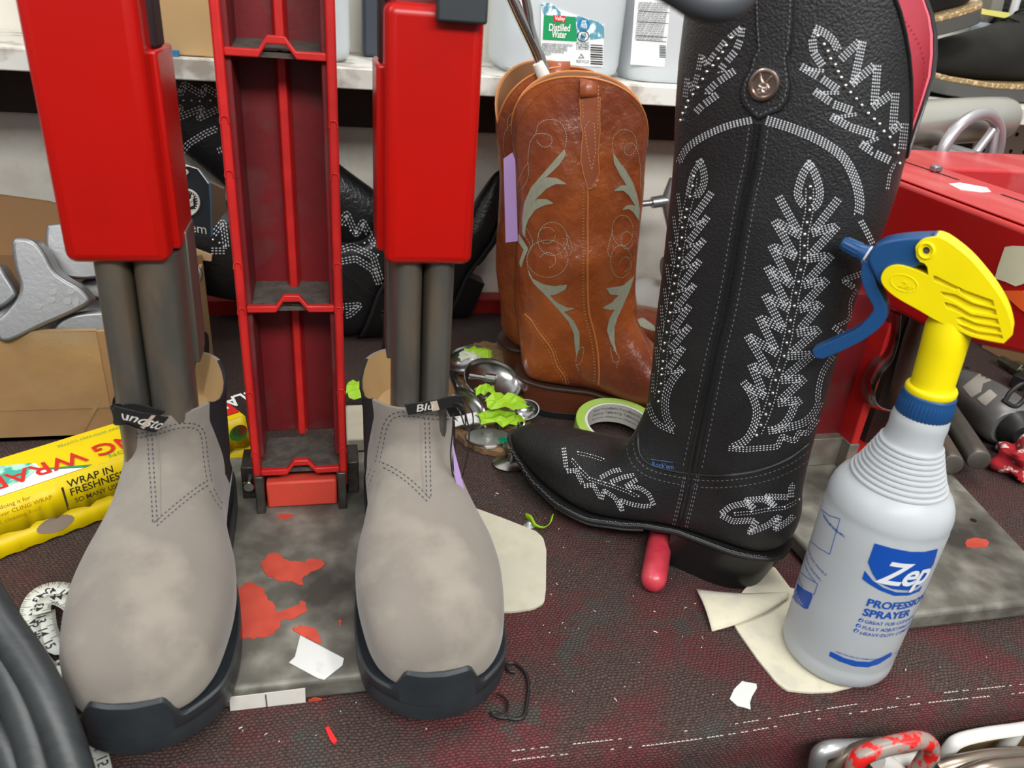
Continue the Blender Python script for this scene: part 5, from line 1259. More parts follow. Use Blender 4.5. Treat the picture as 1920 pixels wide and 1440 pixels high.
mb = MB(); 
for i in range(14):
    x = random.uniform(X0+0.03, X1-0.03); y = random.uniform(Y0+0.03, Y1-0.03); mb.ball((x, y, 0.06), 0.026, 12, 8, (1, 1, 1.2))
fill = mb.build('spare_forms', mat('dark_aluminium', (0.2, 0.2, 0.2), 0.45, 0.8)); tag(fill, 'dark heap of metal forms deep inside the cardboard box', 'metal parts', kind='stuff')
# ================================================================ cling wrap box
m_yb = mat('yellow_carton', (0.80, 0.60, 0.0), 0.42, col2=(0.76, 0.55, 0.0), nscale=20)
m_redi = mat('red_ink', (0.62, 0.02, 0.015), 0.45); m_whi = mat('white_carton_ink', (0.85, 0.85, 0.82), 0.5); m_gri = mat('green_ink', (0.03, 0.28, 0.10), 0.5); m_teal = mat('teal_picture', (0.05, 0.42, 0.32), 0.4, col2=(0.45, 0.72, 0.60), nscale=90, namt=0.5, sharp=0.05)
m_blki = mat('black_ink', (0.04, 0.035, 0.01), 0.6); m_brwi = mat('brown_food_picture', (0.10, 0.02, 0.012), 0.5)
yd = V((0.829, 0.559, 0)).normalized(); yn = V((-yd.y, yd.x, 0)); YA = V((-0.266, 0.545, 0)); YB = V((-0.088, 0.665, 0)); YL = (YB-YA).length
yb = thing('cling_wrap_box', 'bright yellow cling wrap carton lying upside down across the mat', 'carton', tuple(YA+yn*0.03))
def YP(u, v_, z): return YA+yd*u+yn*v_+V((0, 0, z))    # u along, v back, z up
HT, DP = 0.047, 0.060
mb = MB(); mb.loft([[YP(u, 0.004, 0.001), YP(u, 0.002, HT), YP(u, DP, HT), YP(u, DP, 0.001)] for u in (-0.14, YL)]); yo = mb.build('carton', m_yb, yb, bevel=0.001)
def jag(u): return 0.0175+0.0022*sin(u*260)+0.0012*sin(u*700+1)
mb = MB(); P = [YP(-0.14, -0.001, HT)]+[YP(YL, -0.001, HT)]
us = [YL-(YL+0.14)*k/70 for k in range(71)]; P += [YP(u, -0.005, jag(u)) for u in us]
bot_ = MB(); a = [YP(u, 0.0015, HT-0.0005) for u in us]; b = [YP(u, -0.0045, jag(u)) for u in us]; VA, VB_ = mb.verts(a), mb.verts(b)
for k in range(70): mb.face([VA[k], VA[k+1], VB_[k+1], VB_[k]])
mb.build('front_flap', m_yb, yb, solid=0.0007); bot_.bm.free()
mb = MB(); a = [YP(u, -0.0005, 0.020) for u in us]; b = [YP(u, -0.011, 0.002+0.0007*sin(u*400)) for u in us]; VA, VB_ = mb.verts(a), mb.verts(b)
for k in range(70): mb.face([VA[k], VA[k+1], VB_[k+1], VB_[k]])
lf = mb.build('torn_lower_edge', m_yb, yb, solid=0.0006)
mb = MB()
for u0 in (0.04, 0.15):
    q = []
    for k in range(20):
        aa = 2*PI*k/20; uu = u0+0.014*math.copysign(abs(cos(aa))**1.3, cos(aa)); t = 0.5+0.32*sin(aa); q.append(YP(uu, -0.011+(0.0105)*t-0.0012, 0.0025+0.0175*t))
    f_ = mb.face(mb.verts(q))
mb.build_split('thumb_hole', mat('grey_cardboard_hole', (0.22, 0.17, 0.13), 0.8), lf)
def ytop(mb, txt, u, v_, size, flip=True, **k):
    vs, fs = text_geo(txt, size, **k)
    mb.tris([YP(u-x, v_-y, HT+0.0012) for x, y, c_ in vs], fs) if flip else mb.tris([YP(u+x, v_+y, HT+0.0012) for x, y, c_ in vs], fs)
def yfront(mb, txt, u, z, size, **k):
    vs, fs = text_geo(txt, size, **k); out = []
    for x, y, c_ in vs:
        zz = z+y; t = (HT-zz)/(HT-0.017); out.append(YP(u+x, 0.0015-0.006*t-0.0008, zz))
    mb.tris(out, fs)
# GLAD oval at the right end of the top, lettering upside down to the viewer
mb = MB(); q = []
for k in range(28):
    aa = 2*PI*k/28; q.append(YP(0.212+0.040*math.copysign(abs(cos(aa))**0.6, cos(aa)), 0.026+0.0165*math.copysign(abs(sin(aa))**0.6, sin(aa)), HT+0.0008))
q = [p if (p-YA).dot(yd) < YL-0.001 else YP(YL-0.001, (p-YA).dot(yn), HT+0.0008) for p in q]
mb.face(mb.verts(q)); mb.build('red_oval', m_redi, yo)
mb = MB(); ytop(mb, 'GLAD', 0.2475, 0.040, 0.028, bold=0.02, xs=0.70); mb.build('white_lettering', m_whi, yo)['kind'] = 'stuff'
mb = MB(); ytop(mb, 'CLING WRAP', 0.160, 0.0305, 0.0270, bold=0.012, xs=0.93)
mb.build('red_lettering', m_redi, yo)['kind'] = 'stuff'
mb = MB(); ytop(mb, 'SUMMER EDITION.', 0.165, 0.0100, 0.0080, bold=0.0, spacing=1.15); ytop(mb, 'CLEAR FOOD WRAP WITH EASY CUTTER', 0.15, 0.050, 0.0045)
mb.build('green_lettering', m_gri, yo)['kind'] = 'stuff'
mb = MB(); mb.face(mb.verts([YP(-0.13, 0.003, HT+0.0006), YP(0.072, 0.003, HT+0.0006), YP(0.046, 0.020, HT+0.0006), YP(0.045, 0.034, HT+0.0006), YP(-0.01, 0.058, HT+0.0006), YP(-0.13, 0.058, HT+0.0006)])); mb.build('white_panel', m_whi, yo)
mb = MB(); mb.face(mb.verts([YP(-0.13, 0.010, HT+0.0010), YP(0.030, 0.014, HT+0.0010), YP(0.044, 0.024, HT+0.0010), YP(0.042, 0.036, HT+0.0010), YP(0.005, 0.055, HT+0.0010), YP(-0.13, 0.057, HT+0.0010)])); mb.build('teal_picture', m_teal, yo)
mb = MB(); mb.prism([YP(0.072, 0.0035, HT+0.0009), YP(0.078, 0.0035, HT+0.0009), YP(0.050, 0.020, HT+0.0009), YP(0.046, 0.020, HT+0.0009)], (0, 0, 1), 0.0002); mb.build('green_edge_line', m_gri, yo)
mb = MB(); yfront(mb, 'WRAP IN', 0.056, 0.0370, 0.0088, bold=0.012); yfront(mb, 'FRESHNESS', 0.056, 0.0295, 0.0088, bold=0.012); yfront(mb, 'SO MANY USES...', 0.058, 0.0225, 0.0056, bold=0.006)
yfront(mb, '|', 0.049, 0.024, 0.022); mb.build('black_lettering', m_blki, yb)['kind'] = 'stuff'
mb = MB()
for k, s_ in enumerate(["a bit longer. We've been doing it for", "years and GLAD's best ever CLING WRAP", "is better. preparing food, cleaning food", "you did."]): yfront(mb, s_, -0.042, 0.0385-0.0058*k, 0.0048)
mb.build('orange_lettering', mat('ochre_ink', (0.38, 0.20, 0.0), 0.6), yb)['kind'] = 'stuff'
mb = MB()
for k, s_ in enumerate(['AVOID CONTACT & STORE IN A SAFE', 'LOCATION / EVITE EL CONTACTO Y', 'GUARDE EN UN LUGAR SEGURO']):
    vs, fs = text_geo(s_, 0.0045); mb.tris([YP(0.062+x, -0.0005-0.0105*(1-((0.0135-k*0.0047+y)/0.018))-0.0012, 0.0135-k*0.0047+y) for x, y, c_ in vs], fs)
mb.build('black_lettering', m_blki, lf)['kind'] = 'stuff'
mb = MB()
for k, s_ in enumerate(['CAUCION:', 'BORDE', 'CORTANTE']):
    vs, fs = text_geo(s_, 0.0052 if k == 0 else 0.0045); mb.tris([YP(0.002+x, -0.0005-0.0105*(1-((0.0135-k*0.0050+y)/0.018))-0.0012, 0.0135-k*0.0050+y) for x, y, c_ in vs], fs)
mb.build('red_lettering', m_redi, lf)['kind'] = 'stuff'
def yblob(u, z, ru, rz, m, name):
    mb = MB(); q = []
    for k in range(20):
        aa = 2*PI*k/20; zz = z+rz*sin(aa); t = (HT-zz)/(HT-0.017); q.append(YP(u+ru*cos(aa), 0.0015-0.006*t-(0.0008 if m is m_whi else 0.0011), zz))
    mb.face(mb.verts(q)); mb.build(name, m, yb)
yblob(0.124, 0.031, 0.0125, 0.0045, m_whi, 'plate_picture'); yblob(0.124, 0.035, 0.008, 0.0048, m_brwi, 'brownie_picture')
yblob(0.205, 0.033, 0.009, 0.0075, mat('melon_green', (0.03, 0.22, 0.03), 0.5), 'melon_picture'); yblob(0.206, 0.0345, 0.0075, 0.0055, m_redi, 'melon_flesh'); yblob(0.183, 0.030, 0.004, 0.007, mat('melon_green', (0, 0, 0)), 'broccoli_picture')
mb = MB(); yfront(mb, 'FORGET', 0.120, 0.0225, 0.0048); yfront(mb, 'FRESH', 0.196, 0.0210, 0.0045); mb.build('red_lettering', m_redi, yb)['kind'] = 'stuff'
# ================================================================ tape measure
m_meas = mat('white_tape_measure', (0.74, 0.75, 0.68), 0.5, col2=(0.66, 0.67, 0.6), nscale=40)
m_ink = mat('black_scale_ink', (0.02, 0.02, 0.02), 0.6)
tm = thing('tape_measure', 'white dressmaker tape measure curled on the mat left of the suede boot', 'tape measure', tuple(G(100, 1200, 0)))
def measure(px, zs, wid, nums, start, sgn=1, step=0.00635):
    P = [V(p) for p in spline([tuple(G(x, y, z_)) for (x, y), z_ in zip(px, zs)], 8)]
    P = resample(P, 0.003); R = []; Fm = []
    for i, p in enumerate(P):
        t_ = (P[min(i+1, len(P)-1)]-P[max(i-1, 0)]).normalized(); s_ = t_.cross(V((0, 0, 1))).normalized()*sgn; Fm.append((p, t_, s_)); R.append([p-s_*wid/2, p+s_*wid/2])
    mb = MB(); VV = [mb.verts(r) for r in R]
    for a, b in zip(VV, VV[1:]): mb.face([a[0], a[1], b[1], b[0]])
    rb = mb.build('ribbon', m_meas, tm, solid=0.0005)
    def at(s):
        i = min(max(int(s/0.003), 0), len(Fm)-2); f = s/0.003-i; return Fm[i][0].lerp(Fm[i+1][0], f), Fm[i][1], Fm[i][2]
    L_ = 0.003*(len(Fm)-1); mb = MB(); s = 0.002; k = 0
    while s < L_-0.001:
        p, t_, s_ = at(s); n_ = V((0, 0, 1)); l = 0.5 if k % 8 == 0 else (0.33 if k % 4 == 0 else 0.18); a = p+s_*wid/2+n_*0.0005; b = p+s_*(wid/2-wid*l)+n_*0.0005
        mb.face(mb.verts([a-t_*0.00018, a+t_*0.00018, b+t_*0.00018, b-t_*0.00018])); s += step/4; k += 1
    s = 0.006; q = start
    while s < L_-0.004:
        p, t_, s_ = at(s); vs, fs = text_geo(str(q), 0.0085, bold=0.01); mb.tris([p+t_*(x-0.004)+s_*(-wid*0.42+y) * 1+V((0, 0, 0.0006)) for x, y, c_ in vs], fs); s += step*2; q += 1
    mb.build('scale_print', m_ink, rb)['kind'] = 'stuff'
measure([(175, 1100), (140, 1112), (110, 1103), (80, 1108), (62, 1128), (55, 1160), (58, 1200), (70, 1235), (92, 1262)], [.006, .008, .009, .009, .008, .006, .005, .004, .003], 0.0135, True, 40, 1)
measure([(78, 1150), (80, 1135), (95, 1125), (115, 1125), (135, 1137), (152, 1160), (150, 1185)], [.011, .011, .010, .009, .008, .007, .006], 0.0115, True, 43, 1)
measure([(84, 1148), (88, 1180), (100, 1205), (120, 1215), (140, 1200), (152, 1180)], [.006, .005, .004, .003, .003, .003], 0.013, True, 13, -1)
measure([(105, 1240), (118, 1262), (135, 1290), (150, 1320), (165, 1370), (180, 1420), (190, 1470)], [.002, .002, .002, .002, .001, .001, .001], 0.0135, True, 8, 1)
# ================================================================ black cables bottom left
m_cable = mat('black_rubber_cable', (0.022, 0.025, 0.027), 0.42, bump=0.4, bscale=60, stretch=(1, 6, 1), col2=(0.035, 0.04, 0.042), nscale=30)
for k, (px, r) in enumerate(((( (-60, 1060), (0, 1165), (45, 1230), (80, 1290), (110, 1360), (140, 1450), (160, 1540)), .0098), (((-80, 1120), (-10, 1215), (30, 1290), (60, 1370), (80, 1450), (95, 1540)), .0105), (((-95, 1240), (-28, 1330), (15, 1400), (35, 1470), (45, 1560)), .0094))):
    P = [Dp(x, y, 0.428-0.004*i) for i, (x, y) in enumerate(px)]; P = [V((p.x, p.y, p.z)) for p in P]
    mb = MB(); mb.tube([V(p) for p in spline([tuple(p) for p in P], 8)], r, 20)
    o = mb.build('rubber_cable', m_cable); tag(o, ['rightmost of the thick black cables at the lower left corner', 'middle one of the thick black cables at the lower left corner', 'leftmost of the thick black cables at the lower left corner'][k], 'cable', 'black cables')
# ================================================================ second stretching machine (right)
m2 = thing('boot_stretcher', 'second red boot stretching machine at the right, heavy scratched arm and steel tubes', 'machine', (0.52, 0.5, 0))
mb = MB(); mb.prism([V((x, y, 0.0002)) for x, y in ((.405, .367), (.575, .367), (.583, .372), (.615, .552), (.635, .68), (.40, .68), (.388, .48), (.395, .372))], (0, 0, 1), PT-0.0002); mb.build('base_plate', m_plate, m2, bevel=0.004, seg=3)
mb = MB(); mb.prism([G(x, y, PT) for x, y in ((1813, 1012), (1828, 1009), (1850, 1012), (1854, 1018), (1850, 1026), (1830, 1028), (1812, 1026), (1809, 1019))], (0, 0, 1), 0.0005); mb.build('red_paint_patch', m_chip2, m2)
mb = MB(); mb.lathe([(0, 0), (.0028, 0), (.0028, .0006), (0, .0006)], G(1825, 976, PT), n=20); mb.build('screw_hole', mat('black_hole', (0.004, 0.004, 0.004), 0.9), m2)
a0, a1, ay = 0.427, 0.503, 0.56
mb = MB(); mb.box2((a0, ay, PT+.03), (a0+.007, ay+.055, 0.2)); mb.box2((a1-.009, ay, PT+.03), (a1, ay+.055, 0.2)); mb.build('column', m_redcast, m2, bevel=0.0015)
mb = MB(); mb.box2((a0+.001, ay+.022, PT+.03), (a1-.001, ay+.058, 0.2)); mb.build('column_back', m_redin, m2)
mb = MB(); mb.box2((a0-.001, ay-.001, PT), (a0+.008, ay+.056, PT+.032)); mb.box2((a1-.01, ay-.001, PT), (a1+.001, ay+.056, PT+.032)); mb.box2((a0, ay+.012, PT), (a1, ay+.05, PT+.032)); mb.build_split('worn_iron_foot', mat('worn_iron', (0.17, 0.16, 0.13), 0.5, 0.5, col2=(0.32, 0.31, 0.26), nscale=60, bump=0.5, bscale=200), m2, bevel=0.001)
mb = MB(); mb.prism([G(x, y, PT) for x, y in ((1560, 905), (1580, 860), (1600, 822), (1640, 812), (1700, 808), (1735, 850), (1700, 890), (1640, 900))], (0, 0, 1), 0.006); br = mb.build('red_bracket', m_redcast, m2, bevel=0.001)
mb = MB(); mb.lathe([(0, 0), (.004, 0), (.004, .001), (.0015, .0012), (.0015, .0006), (0, .0006)], G(1583, 851, PT+.006), n=20); mb.build('rivet', m_steel, br)
# big arm: left face plane x = .49 coming towards the viewer, cross beam behind it
m_redbig = mat('scratched_red_enamel', (0.44, 0.006, 0.008), 0.24, col2=(0.37, 0.006, 0.008), nscale=9, coat=0.3, bump=0.05, bscale=50, rvar=0.05)
m_redtop = mat('dusty_red_top', (0.50, 0.030, 0.035), 0.34, col2=(0.55, 0.11, 0.11), nscale=30, namt=0.6, sharp=0.15, stretch=(1, 0.3, 1), col3=(0.42, 0.012, 0.015), n3=16, bump=0.15, bscale=200)
mb = MB(); side = [(0.75, 0.205), (0.60, 0.192), (0.52, 0.196), (0.46, 0.206), (0.40, 0.222), (0.40, 0.300), (0.75, 0.300)]
mb.prism([V((0.490, y, z)) for y, z in side], (1, 0, 0), 0.094); arm2 = mb.build('arm_housing', m_redbig, m2, bevel=0.004, seg=4)
mb = MB(); mb.box2((0.4945, 0.402, 0.3003), (0.580, 0.70, 0.3022)); mb.build('arm_top_plate', m_redtop, m2, bevel=0.001)
mb = MB(); mb.box2((0.5535, 0.605, 0.3021), (0.5562, 0.72, 0.3026)); mb.box2((0.5535, 0.42, 0.3021), (0.5562, 0.553, 0.3026)); mb.build_split('adjuster_slot', mat('black_slot', (0.01, 0.005, 0.005), 0.8), m2)
mb = MB(); mb.box2((0.5505, 0.633, 0.3025), (0.5595, 0.641, 0.3085)); mb.build('adjuster_clip', m_alu, m2, bevel=0.0015)
mb = MB(); mb.box2((0.4905, 0.662, 0.19), (1.02, 0.757, 0.3015)); mb.build('cross_beam', m_redtop, m2, bevel=0.003, seg=3)
mb = MB(); mb.prism([G(x, y, 0.3022) for x, y in ((1778, 345), (1800, 343), (1850, 352), (1858, 360), (1840, 361), (1800, 356))], (0, 0, 1), 0.0004); mb.build('paint_chip_pale', m_paper, m2)
m_bare = mat('bare_grey_metal', (0.30, 0.29, 0.28), 0.4, 0.7)
def xface(pts, off=0.0): return [PL(x, y, V((0.490-off, 0.5, 0.25)), V((1, 0, 0))) for x, y in pts]
for poly in (((1795, 366), (1825, 372), (1830, 382), (1812, 379)), ((1862, 389), (1890, 396), (1892, 405), (1875, 403))):
    mb = MB(); mb.prism([G(x, y, 0.3004) for x, y in poly], (0, 0, 1), 0.0006); mb.build('bare_metal_patch', m_bare, m2)
m_crtape = mat('cream_masking_tape', (0.72, 0.68, 0.50), 0.8, bump=0.3, bscale=200, col2=(0.66, 0.62, 0.45), nscale=50)
mb = MB(); mb.prism(xface([(1885, 463), (1900, 461), (1925, 462), (1940, 520), (1918, 533), (1905, 537), (1885, 528), (1866, 522), (1872, 500)], 0.0004), (-1, 0, 0), 0.0005); mb.build('masking_tape_label', m_crtape, m2)
mb = MB(); mb.prism(xface([(1880, 545), (1920, 545), (1945, 575), (1945, 600), (1915, 580), (1888, 556)], 0.0004), (-1, 0, 0), 0.001); mb.build('orange_tape', mat('orange_tape', (0.85, 0.12, 0.02), 0.5), m2)
# steel tubes under the arm
mb = MB(); path = [Yp(1742, 590, .575), Yp(1725, 640, .58), Yp(1708, 700, .58), Yp(1700, 740, .575), Yp(1712, 775, .565), Yp(1735, 800, .55)]
mb.tube([V(p) for p in spline([tuple(p) for p in path], 6)], 0.0150, 20); mb.build('stretcher_tube', m_steel, m2)
mb = MB(); path = [Yp(1790, 590, .59), Yp(1770, 640, .60), Yp(1750, 700, .60), Yp(1740, 760, .59)]
mb.tube([V(p) for p in spline([tuple(p) for p in path], 6)], 0.0140, 20); mb.build('stretcher_tube', m_steel, m2)
for e in ((1785, 872, 1710, 745), (1836, 864, 1755, 740)):
    A, B = G(e[0], e[1], PT+.0125), G(e[2], e[3], PT+.0125); mb = MB(); dd = (B-A).normalized()
    mb.lathe([(0, 0), (.0095, 0), (.0110, .0008), (.0117, .003), (.0120, .01), (.0120, (B-A).length), (0, (B-A).length)], A, dd, 32); mb.build('stretcher_foot_bar', m_alu if False else m_steel, m2)
# curved chrome strap
mb = MB(); sp = spline([tuple(Yp(x, y, yy)) for x, y, yy in ((1676, 585, .56), (1672, 630, .56), (1662, 665, .558), (1640, 695, .556), (1629, 720, .555), (1630, 748, .553), (1645, 764, .55), (1680, 771, .548), (1710, 772, .55))], 6)
mb.tube([V(p) for p in sp], 0.0085, 10, flat=0.22, upv=(0.75, 0.2, 0.5)); mb.build('chrome_strap', mat('worn_chrome', (0.45, 0.42, 0.40), 0.18, 1.0, col2=(0.3, 0.26, 0.24), nscale=30), m2)
mb = MB(); mb.box2((0.545, 0.60, 0.022), (0.575, 0.61, 0.19)); mb.build('dark_support', mat('dark_iron_support', (0.05, 0.045, 0.04), 0.5, 0.6), m2)
# handwheel behind the beam
m_whl = mat('silver_painted_wheel', (0.46, 0.45, 0.47), 0.33, 0.65, bump=0.1, bscale=100)
wc = Yp(1815, 296, 0.785); hw = thing('handwheel', 'silver spoked handwheel standing behind the red machine under the shelf', 'handwheel', tuple(wc))
Rw = 0.049
mb = MB(); mb.tube([wc+V((Rw*cos(a), 0.012*cos(a), Rw*sin(a))) for a in [2*PI*k/48 for k in range(48)]], 0.0068, 14, True); mb.build('rim', m_whl, hw)
mb = MB(); p1 = Yp(1862, 243, 0.79)
mb.tube([p1, wc+V((0.0, 0, -0.01))], [0.005, 0.006], 10); mb.build('spoke', m_whl, hw); mb = MB(); mb.tube([p1+V((0.004, 0, -0.002)), wc+V((0.036, 0, -0.02))], 0.0045, 10); mb.build('spoke', m_whl, hw)
for a in (PI*0.95, PI*1.5): 
    mb = MB(); mb.tube([wc, wc+V((Rw*cos(a), 0, Rw*sin(a)))], 0.005, 10); mb.build('spoke', m_whl, hw)
mb = MB(); mb.cyl(wc+V((0, -0.012, 0)), wc+V((0, 0.14, 0)), 0.010, 20); mb.build('hub', m_whl, hw)
# galvanised duct end
mb = MB(); m_galv = mat('galvanised_sheet', (0.50, 0.50, 0.45), 0.38, 0.7, col2=(0.42, 0.42, 0.37), nscale=30, stretch=(0.4, 1, 1))
A, B = Yp(1690, 236, 0.825), Yp(1905, 226, 0.825); A.y = B.y = 0.838
prof = [(A+V((0, 0, 0)), 0)]
R = []
for t, sc in ((0, 1), (.80, 1), (.92, .97), (.98, .86), (1.0, .62)):
    c_ = A.lerp(B, t); R.append([c_+V((0, 0.028*cos(a)*sc, 0.0265*sin(a)*sc)) for a in [2*PI*k/32 for k in range(32)]])
mb.loft(R); o = mb.build('duct_elbow', m_galv); tag(o, 'galvanised grey duct with rounded end below the shelf, behind the handwheel', 'duct')
# ================================================================ things on the right of the bench
m_grey = mat('grey_painted_casting', (0.23, 0.23, 0.225), 0.42, 0.4, col2=(0.17, 0.17, 0.165), nscale=30, bump=0.2, bscale=150)
m_blkp = mat('black_tool_plastic', (0.018, 0.018, 0.018), 0.4)
gr = thing('power_tool', 'grey electric hand tool with masking tape patches lying on the mat at right', 'power tool', tuple(G(1850, 790)))
A, B = G(1808, 722, 0.028), G(1900, 800, 0.028); ax = (B-A).normalized(); sdn = V((ax.y, -ax.x, 0)); R = []
for t, w_, h_, dz in ((-.10, .010, .006, .010), (0, .018, .009, .010), (.12, .026, .016, .004), (.3, .031, .023, 0), (.6, .033, .026, 0), (.85, .033, .027, 0), (1.0, .031, .025, 0), (1.04, .027, .021, 0)):
    c_ = A+(B-A)*t+V((0, 0, dz)); R.append([c_+sdn*(w_*math.copysign(abs(cos(a))**.8, cos(a)))+V((0, 0, h_*math.copysign(abs(sin(a))**.8, sin(a)))) for a in [2*PI*k/28 for k in range(28)]])
mb = MB(); mb.loft(R); gb = mb.build('motor_body', m_grey, gr)
bg = bvh_of([gb])
mb = MB(); A2, B2 = B, B+ax*0.05; mb.tube([A2-ax*0.01, A2+ax*0.008, A2+ax*0.02], [0.024, 0.022, 0.012], 20); mb.tube([A2+V((0, 0, .004)), A2+ax*0.04+V((0, 0, .0)), A2+ax*0.10+V((0, -.01, -.015))], 0.0045, 10); mb.build_split('rear_opening', m_blkp, gr)
mb = MB(); mb.tube([Dp(x, y, 0.80) for x, y in spline([(1880, 750), (1905, 762), (1925, 740), (1918, 720), (1895, 735), (1885, 752)], 5)], 0.0025, 8); mb.build('cord_loop', m_blkp, gr)
mb = MB(); 
patch_on(mb, bg, [(1805, 726), (1845, 693), (1866, 712), (1843, 720), (1840, 735), (1822, 746), (1815, 738)], 0.0006, 4); patch_on(mb, bg, [(1832, 748), (1856, 730), (1870, 742), (1848, 762)], 0.0006, 4)
mb.build_split('masking_tape_patch', mat('dirty_masking_tape', (0.44, 0.42, 0.36), 0.8), gr)
mb = MB(); h = hit(bg, 1813, 690)
if h: mb.lathe([(0, 0), (.003, 0), (.003, .0006), (0, .0006)], h[0], h[1], 16)
else: mb.lathe([(0, 0), (.003, 0), (.003, .0006), (0, .0006)], G(1813, 690, .04), (0, 0, 1), 16)
mb.build('mount_hole', MATS['black_hole'], gr)
# bandana
m_ban = mat('red_bandana_cloth', (0.38, 0.012, 0.02), 0.85, col2=(0.75, 0.66, 0.62), nscale=95, namt=0.58, sharp=0.03, bump=0.3, bscale=400, col3=(0.05, 0.02, 0.02), n3=50)
mb = MB(); c_ = G(1922, 866, 0.016); mb.ball(c_, 0.024, 40, 26); 
for v_ in mb.bm.verts:
    d = v_.co-c_; nn = 1+0.22*sin(d.x*210+d.z*90)*sin(d.y*190)+0.12*sin(d.z*330+d.x*120); v_.co = c_+V((d.x*nn*1.25, d.y*nn, max(d.z*nn, -0.0155)))
o = mb.build('bandana', m_ban); tag(o, 'crumpled red and white patterned bandana at the right edge of the mat', 'bandana')
mb = MB(); mb.cyl(G(1867, 838, 0.005), G(1893, 846, 0.006), 0.0042, 14); o = mb.build('grey_stub', mat('grey_plastic', (0.14, 0.15, 0.15), 0.5)); tag(o, 'short grey round stub next to the red bandana', 'stub')
# fitting
m_brass = mat('oily_steel_fitting', (0.20, 0.20, 0.15), 0.3, 0.9)
ft = thing('threaded_fitting', 'small oily steel threaded fitting on the mat near the brown carton at right', 'fitting', tuple(G(1895, 684)))
A, B = G(1876, 674, 0.010), G(1935, 705, 0.010); ax = (B-A).normalized()
mb = MB(); mb.lathe([(0, 0), (.006, 0), (.0062, .002), (.0062, .022), (0, .022)], A, ax, 16); mb.build('shank', m_brass, ft)
mb = MB(); mb.lathe([(0, .022), (.0098, .022), (.0098, .036), (0, .036)], A, ax, 6); mb.build('hex_nut', m_brass, ft, bevel=0.0006)
mb = MB(); mb.lathe([(0, .036), (.005, .036), (.005, .07), (0, .07)], A, ax, 16); mb.build('thread', m_brass, ft)
mb = MB(); mb.box(G(1915, 715, 0.010), (.022, .018, .018), Euler((0, 0, .4))); o = mb.build('plastic_clip', m_blkp, bevel=0.002); tag(o, 'small black plastic block beside the steel threaded fitting', 'clip')
# brown carton at right
mb = MB(); A, B = G(1838, 652, 0), G(1935, 705, 0); dd = (B-A).normalized(); nn = V((-dd.y, dd.x, 0)); nn = nn if nn.y > 0 else -nn
mb.loft([[A+dd*u, A+dd*u+nn*0.12, A+dd*u+nn*0.12+V((0, 0, .11)), A+dd*u+V((0, 0, .11))] for u in (-0.0, 0.25)]); o = mb.build('cardboard_carton', m_card, bevel=0.0015); tag(o, 'closed brown cardboard carton on the mat behind the grey power tool', 'carton box')
# ================================================================ tape roll
tr_ = thing('tape_roll', 'roll of lime green masking tape with printed white core, behind the black boot toe', 'tape roll', tuple(G(1152, 838)))
cR = G(1152, 836, 0.0); ro, ri, hh = 0.0465, 0.0375, 0.024
ax = V((0.03, -0.12, 1)).normalized()
mb = MB(); mb.lathe([(ri+.001, 0), (ro-.0008, 0), (ro, .0008), (ro, hh-.0008), (ro-.0008, hh), (ri+.001, hh)], cR+V((0, 0, .0008)), ax, 64)
bmx = mb.bm; mb.build('tape', mat('lime_masking_tape', (0.33, 0.56, 0.05), 0.45, col2=(0.42, 0.60, 0.16), nscale=20), tr_) if False else None
def annulus(ri, ro, z0, z1, m, name, par):
    mb = MB(); q = V((0, 0, 1)).rotation_difference(ax); n = 64; R = []
    for r, z in ((ri, z0), (ro-.0006, z0), (ro, z0+.0006), (ro, z1-.0006), (ro-.0006, z1), (ri, z1)): R.append([cR+V((0, 0, .0058))+q @ V((r*cos(2*PI*k/n), r*sin(2*PI*k/n), z)) for k in range(n)])
    mb.loft(R, wrap=True); return mb.build(name, m, par)
annulus(ri, ro, 0, hh, mat('lime_masking_tape', (0.33, 0.56, 0.05), 0.45, col2=(0.42, 0.60, 0.16), nscale=20), 'tape', tr_)
core = annulus(ri-.003, ri-.0001, .0002, hh-.0002, mat('white_card_core', (0.70, 0.70, 0.64), 0.7), 'core', tr_)
mb = MB(); q = V((0, 0, 1)).rotation_difference(ax)
for k in range(3):
    for j, s_ in enumerate(('Multi-Purpose', 'Masking Tape', 'General use 24 mm')):
        vs, fs = text_geo(s_, 0.0048 if j < 2 else 0.0035)
        a0 = 0.95+k*0.62; r = ri-.0034
        mb.tris([cR+V((0, 0, .0058))+q @ V((r*cos(a0-x/r), r*sin(a0-x/r), hh-.007-j*.0055+y)) for x, y, c_ in vs], fs)
mb.build('core_print', mat('grey_print', (0.2, 0.2, 0.2), 0.7), core)['kind'] = 'stuff'
# ================================================================ heap of heel plates and lime tape on torn card
m_cup = mat('pressed_steel', (0.50, 0.50, 0.49), 0.24, 1.0, col2=(0.36, 0.36, 0.35), nscale=30, rvar=0.08)
def G2(px, z=0): return [G(x, y, z) for x, y in px]
cps = [(850, 822), (862, 800), (850, 760), (860, 690), (880, 655), (905, 648), (940, 652), (965, 660), (985, 672), (1000, 700), (1010, 760), (990, 800), (975, 830), (976, 856), (935, 858), (900, 850), (880, 838)]
P = []
for i, p in enumerate(cps):
    q = cps[(i+1) % len(cps)]
    for k in range(5): t = k/5; P.append((p[0]+(q[0]-p[0])*t+random.uniform(-3, 3), p[1]+(q[1]-p[1])*t+random.uniform(-2, 2)))
mb = MB(); mb.prism(G2(P, 0.0006), (0, 0, 1), 0.0065); o = mb.build('torn_cardboard', mat('torn_cardboard', (0.33, 0.20, 0.095), 0.9, col2=(0.17, 0.10, 0.05), nscale=60, namt=0.55, bump=1, bscale=160, bdist=0.002)); tag(o, 'torn piece of brown cardboard under the heap of metal cups', 'cardboard')
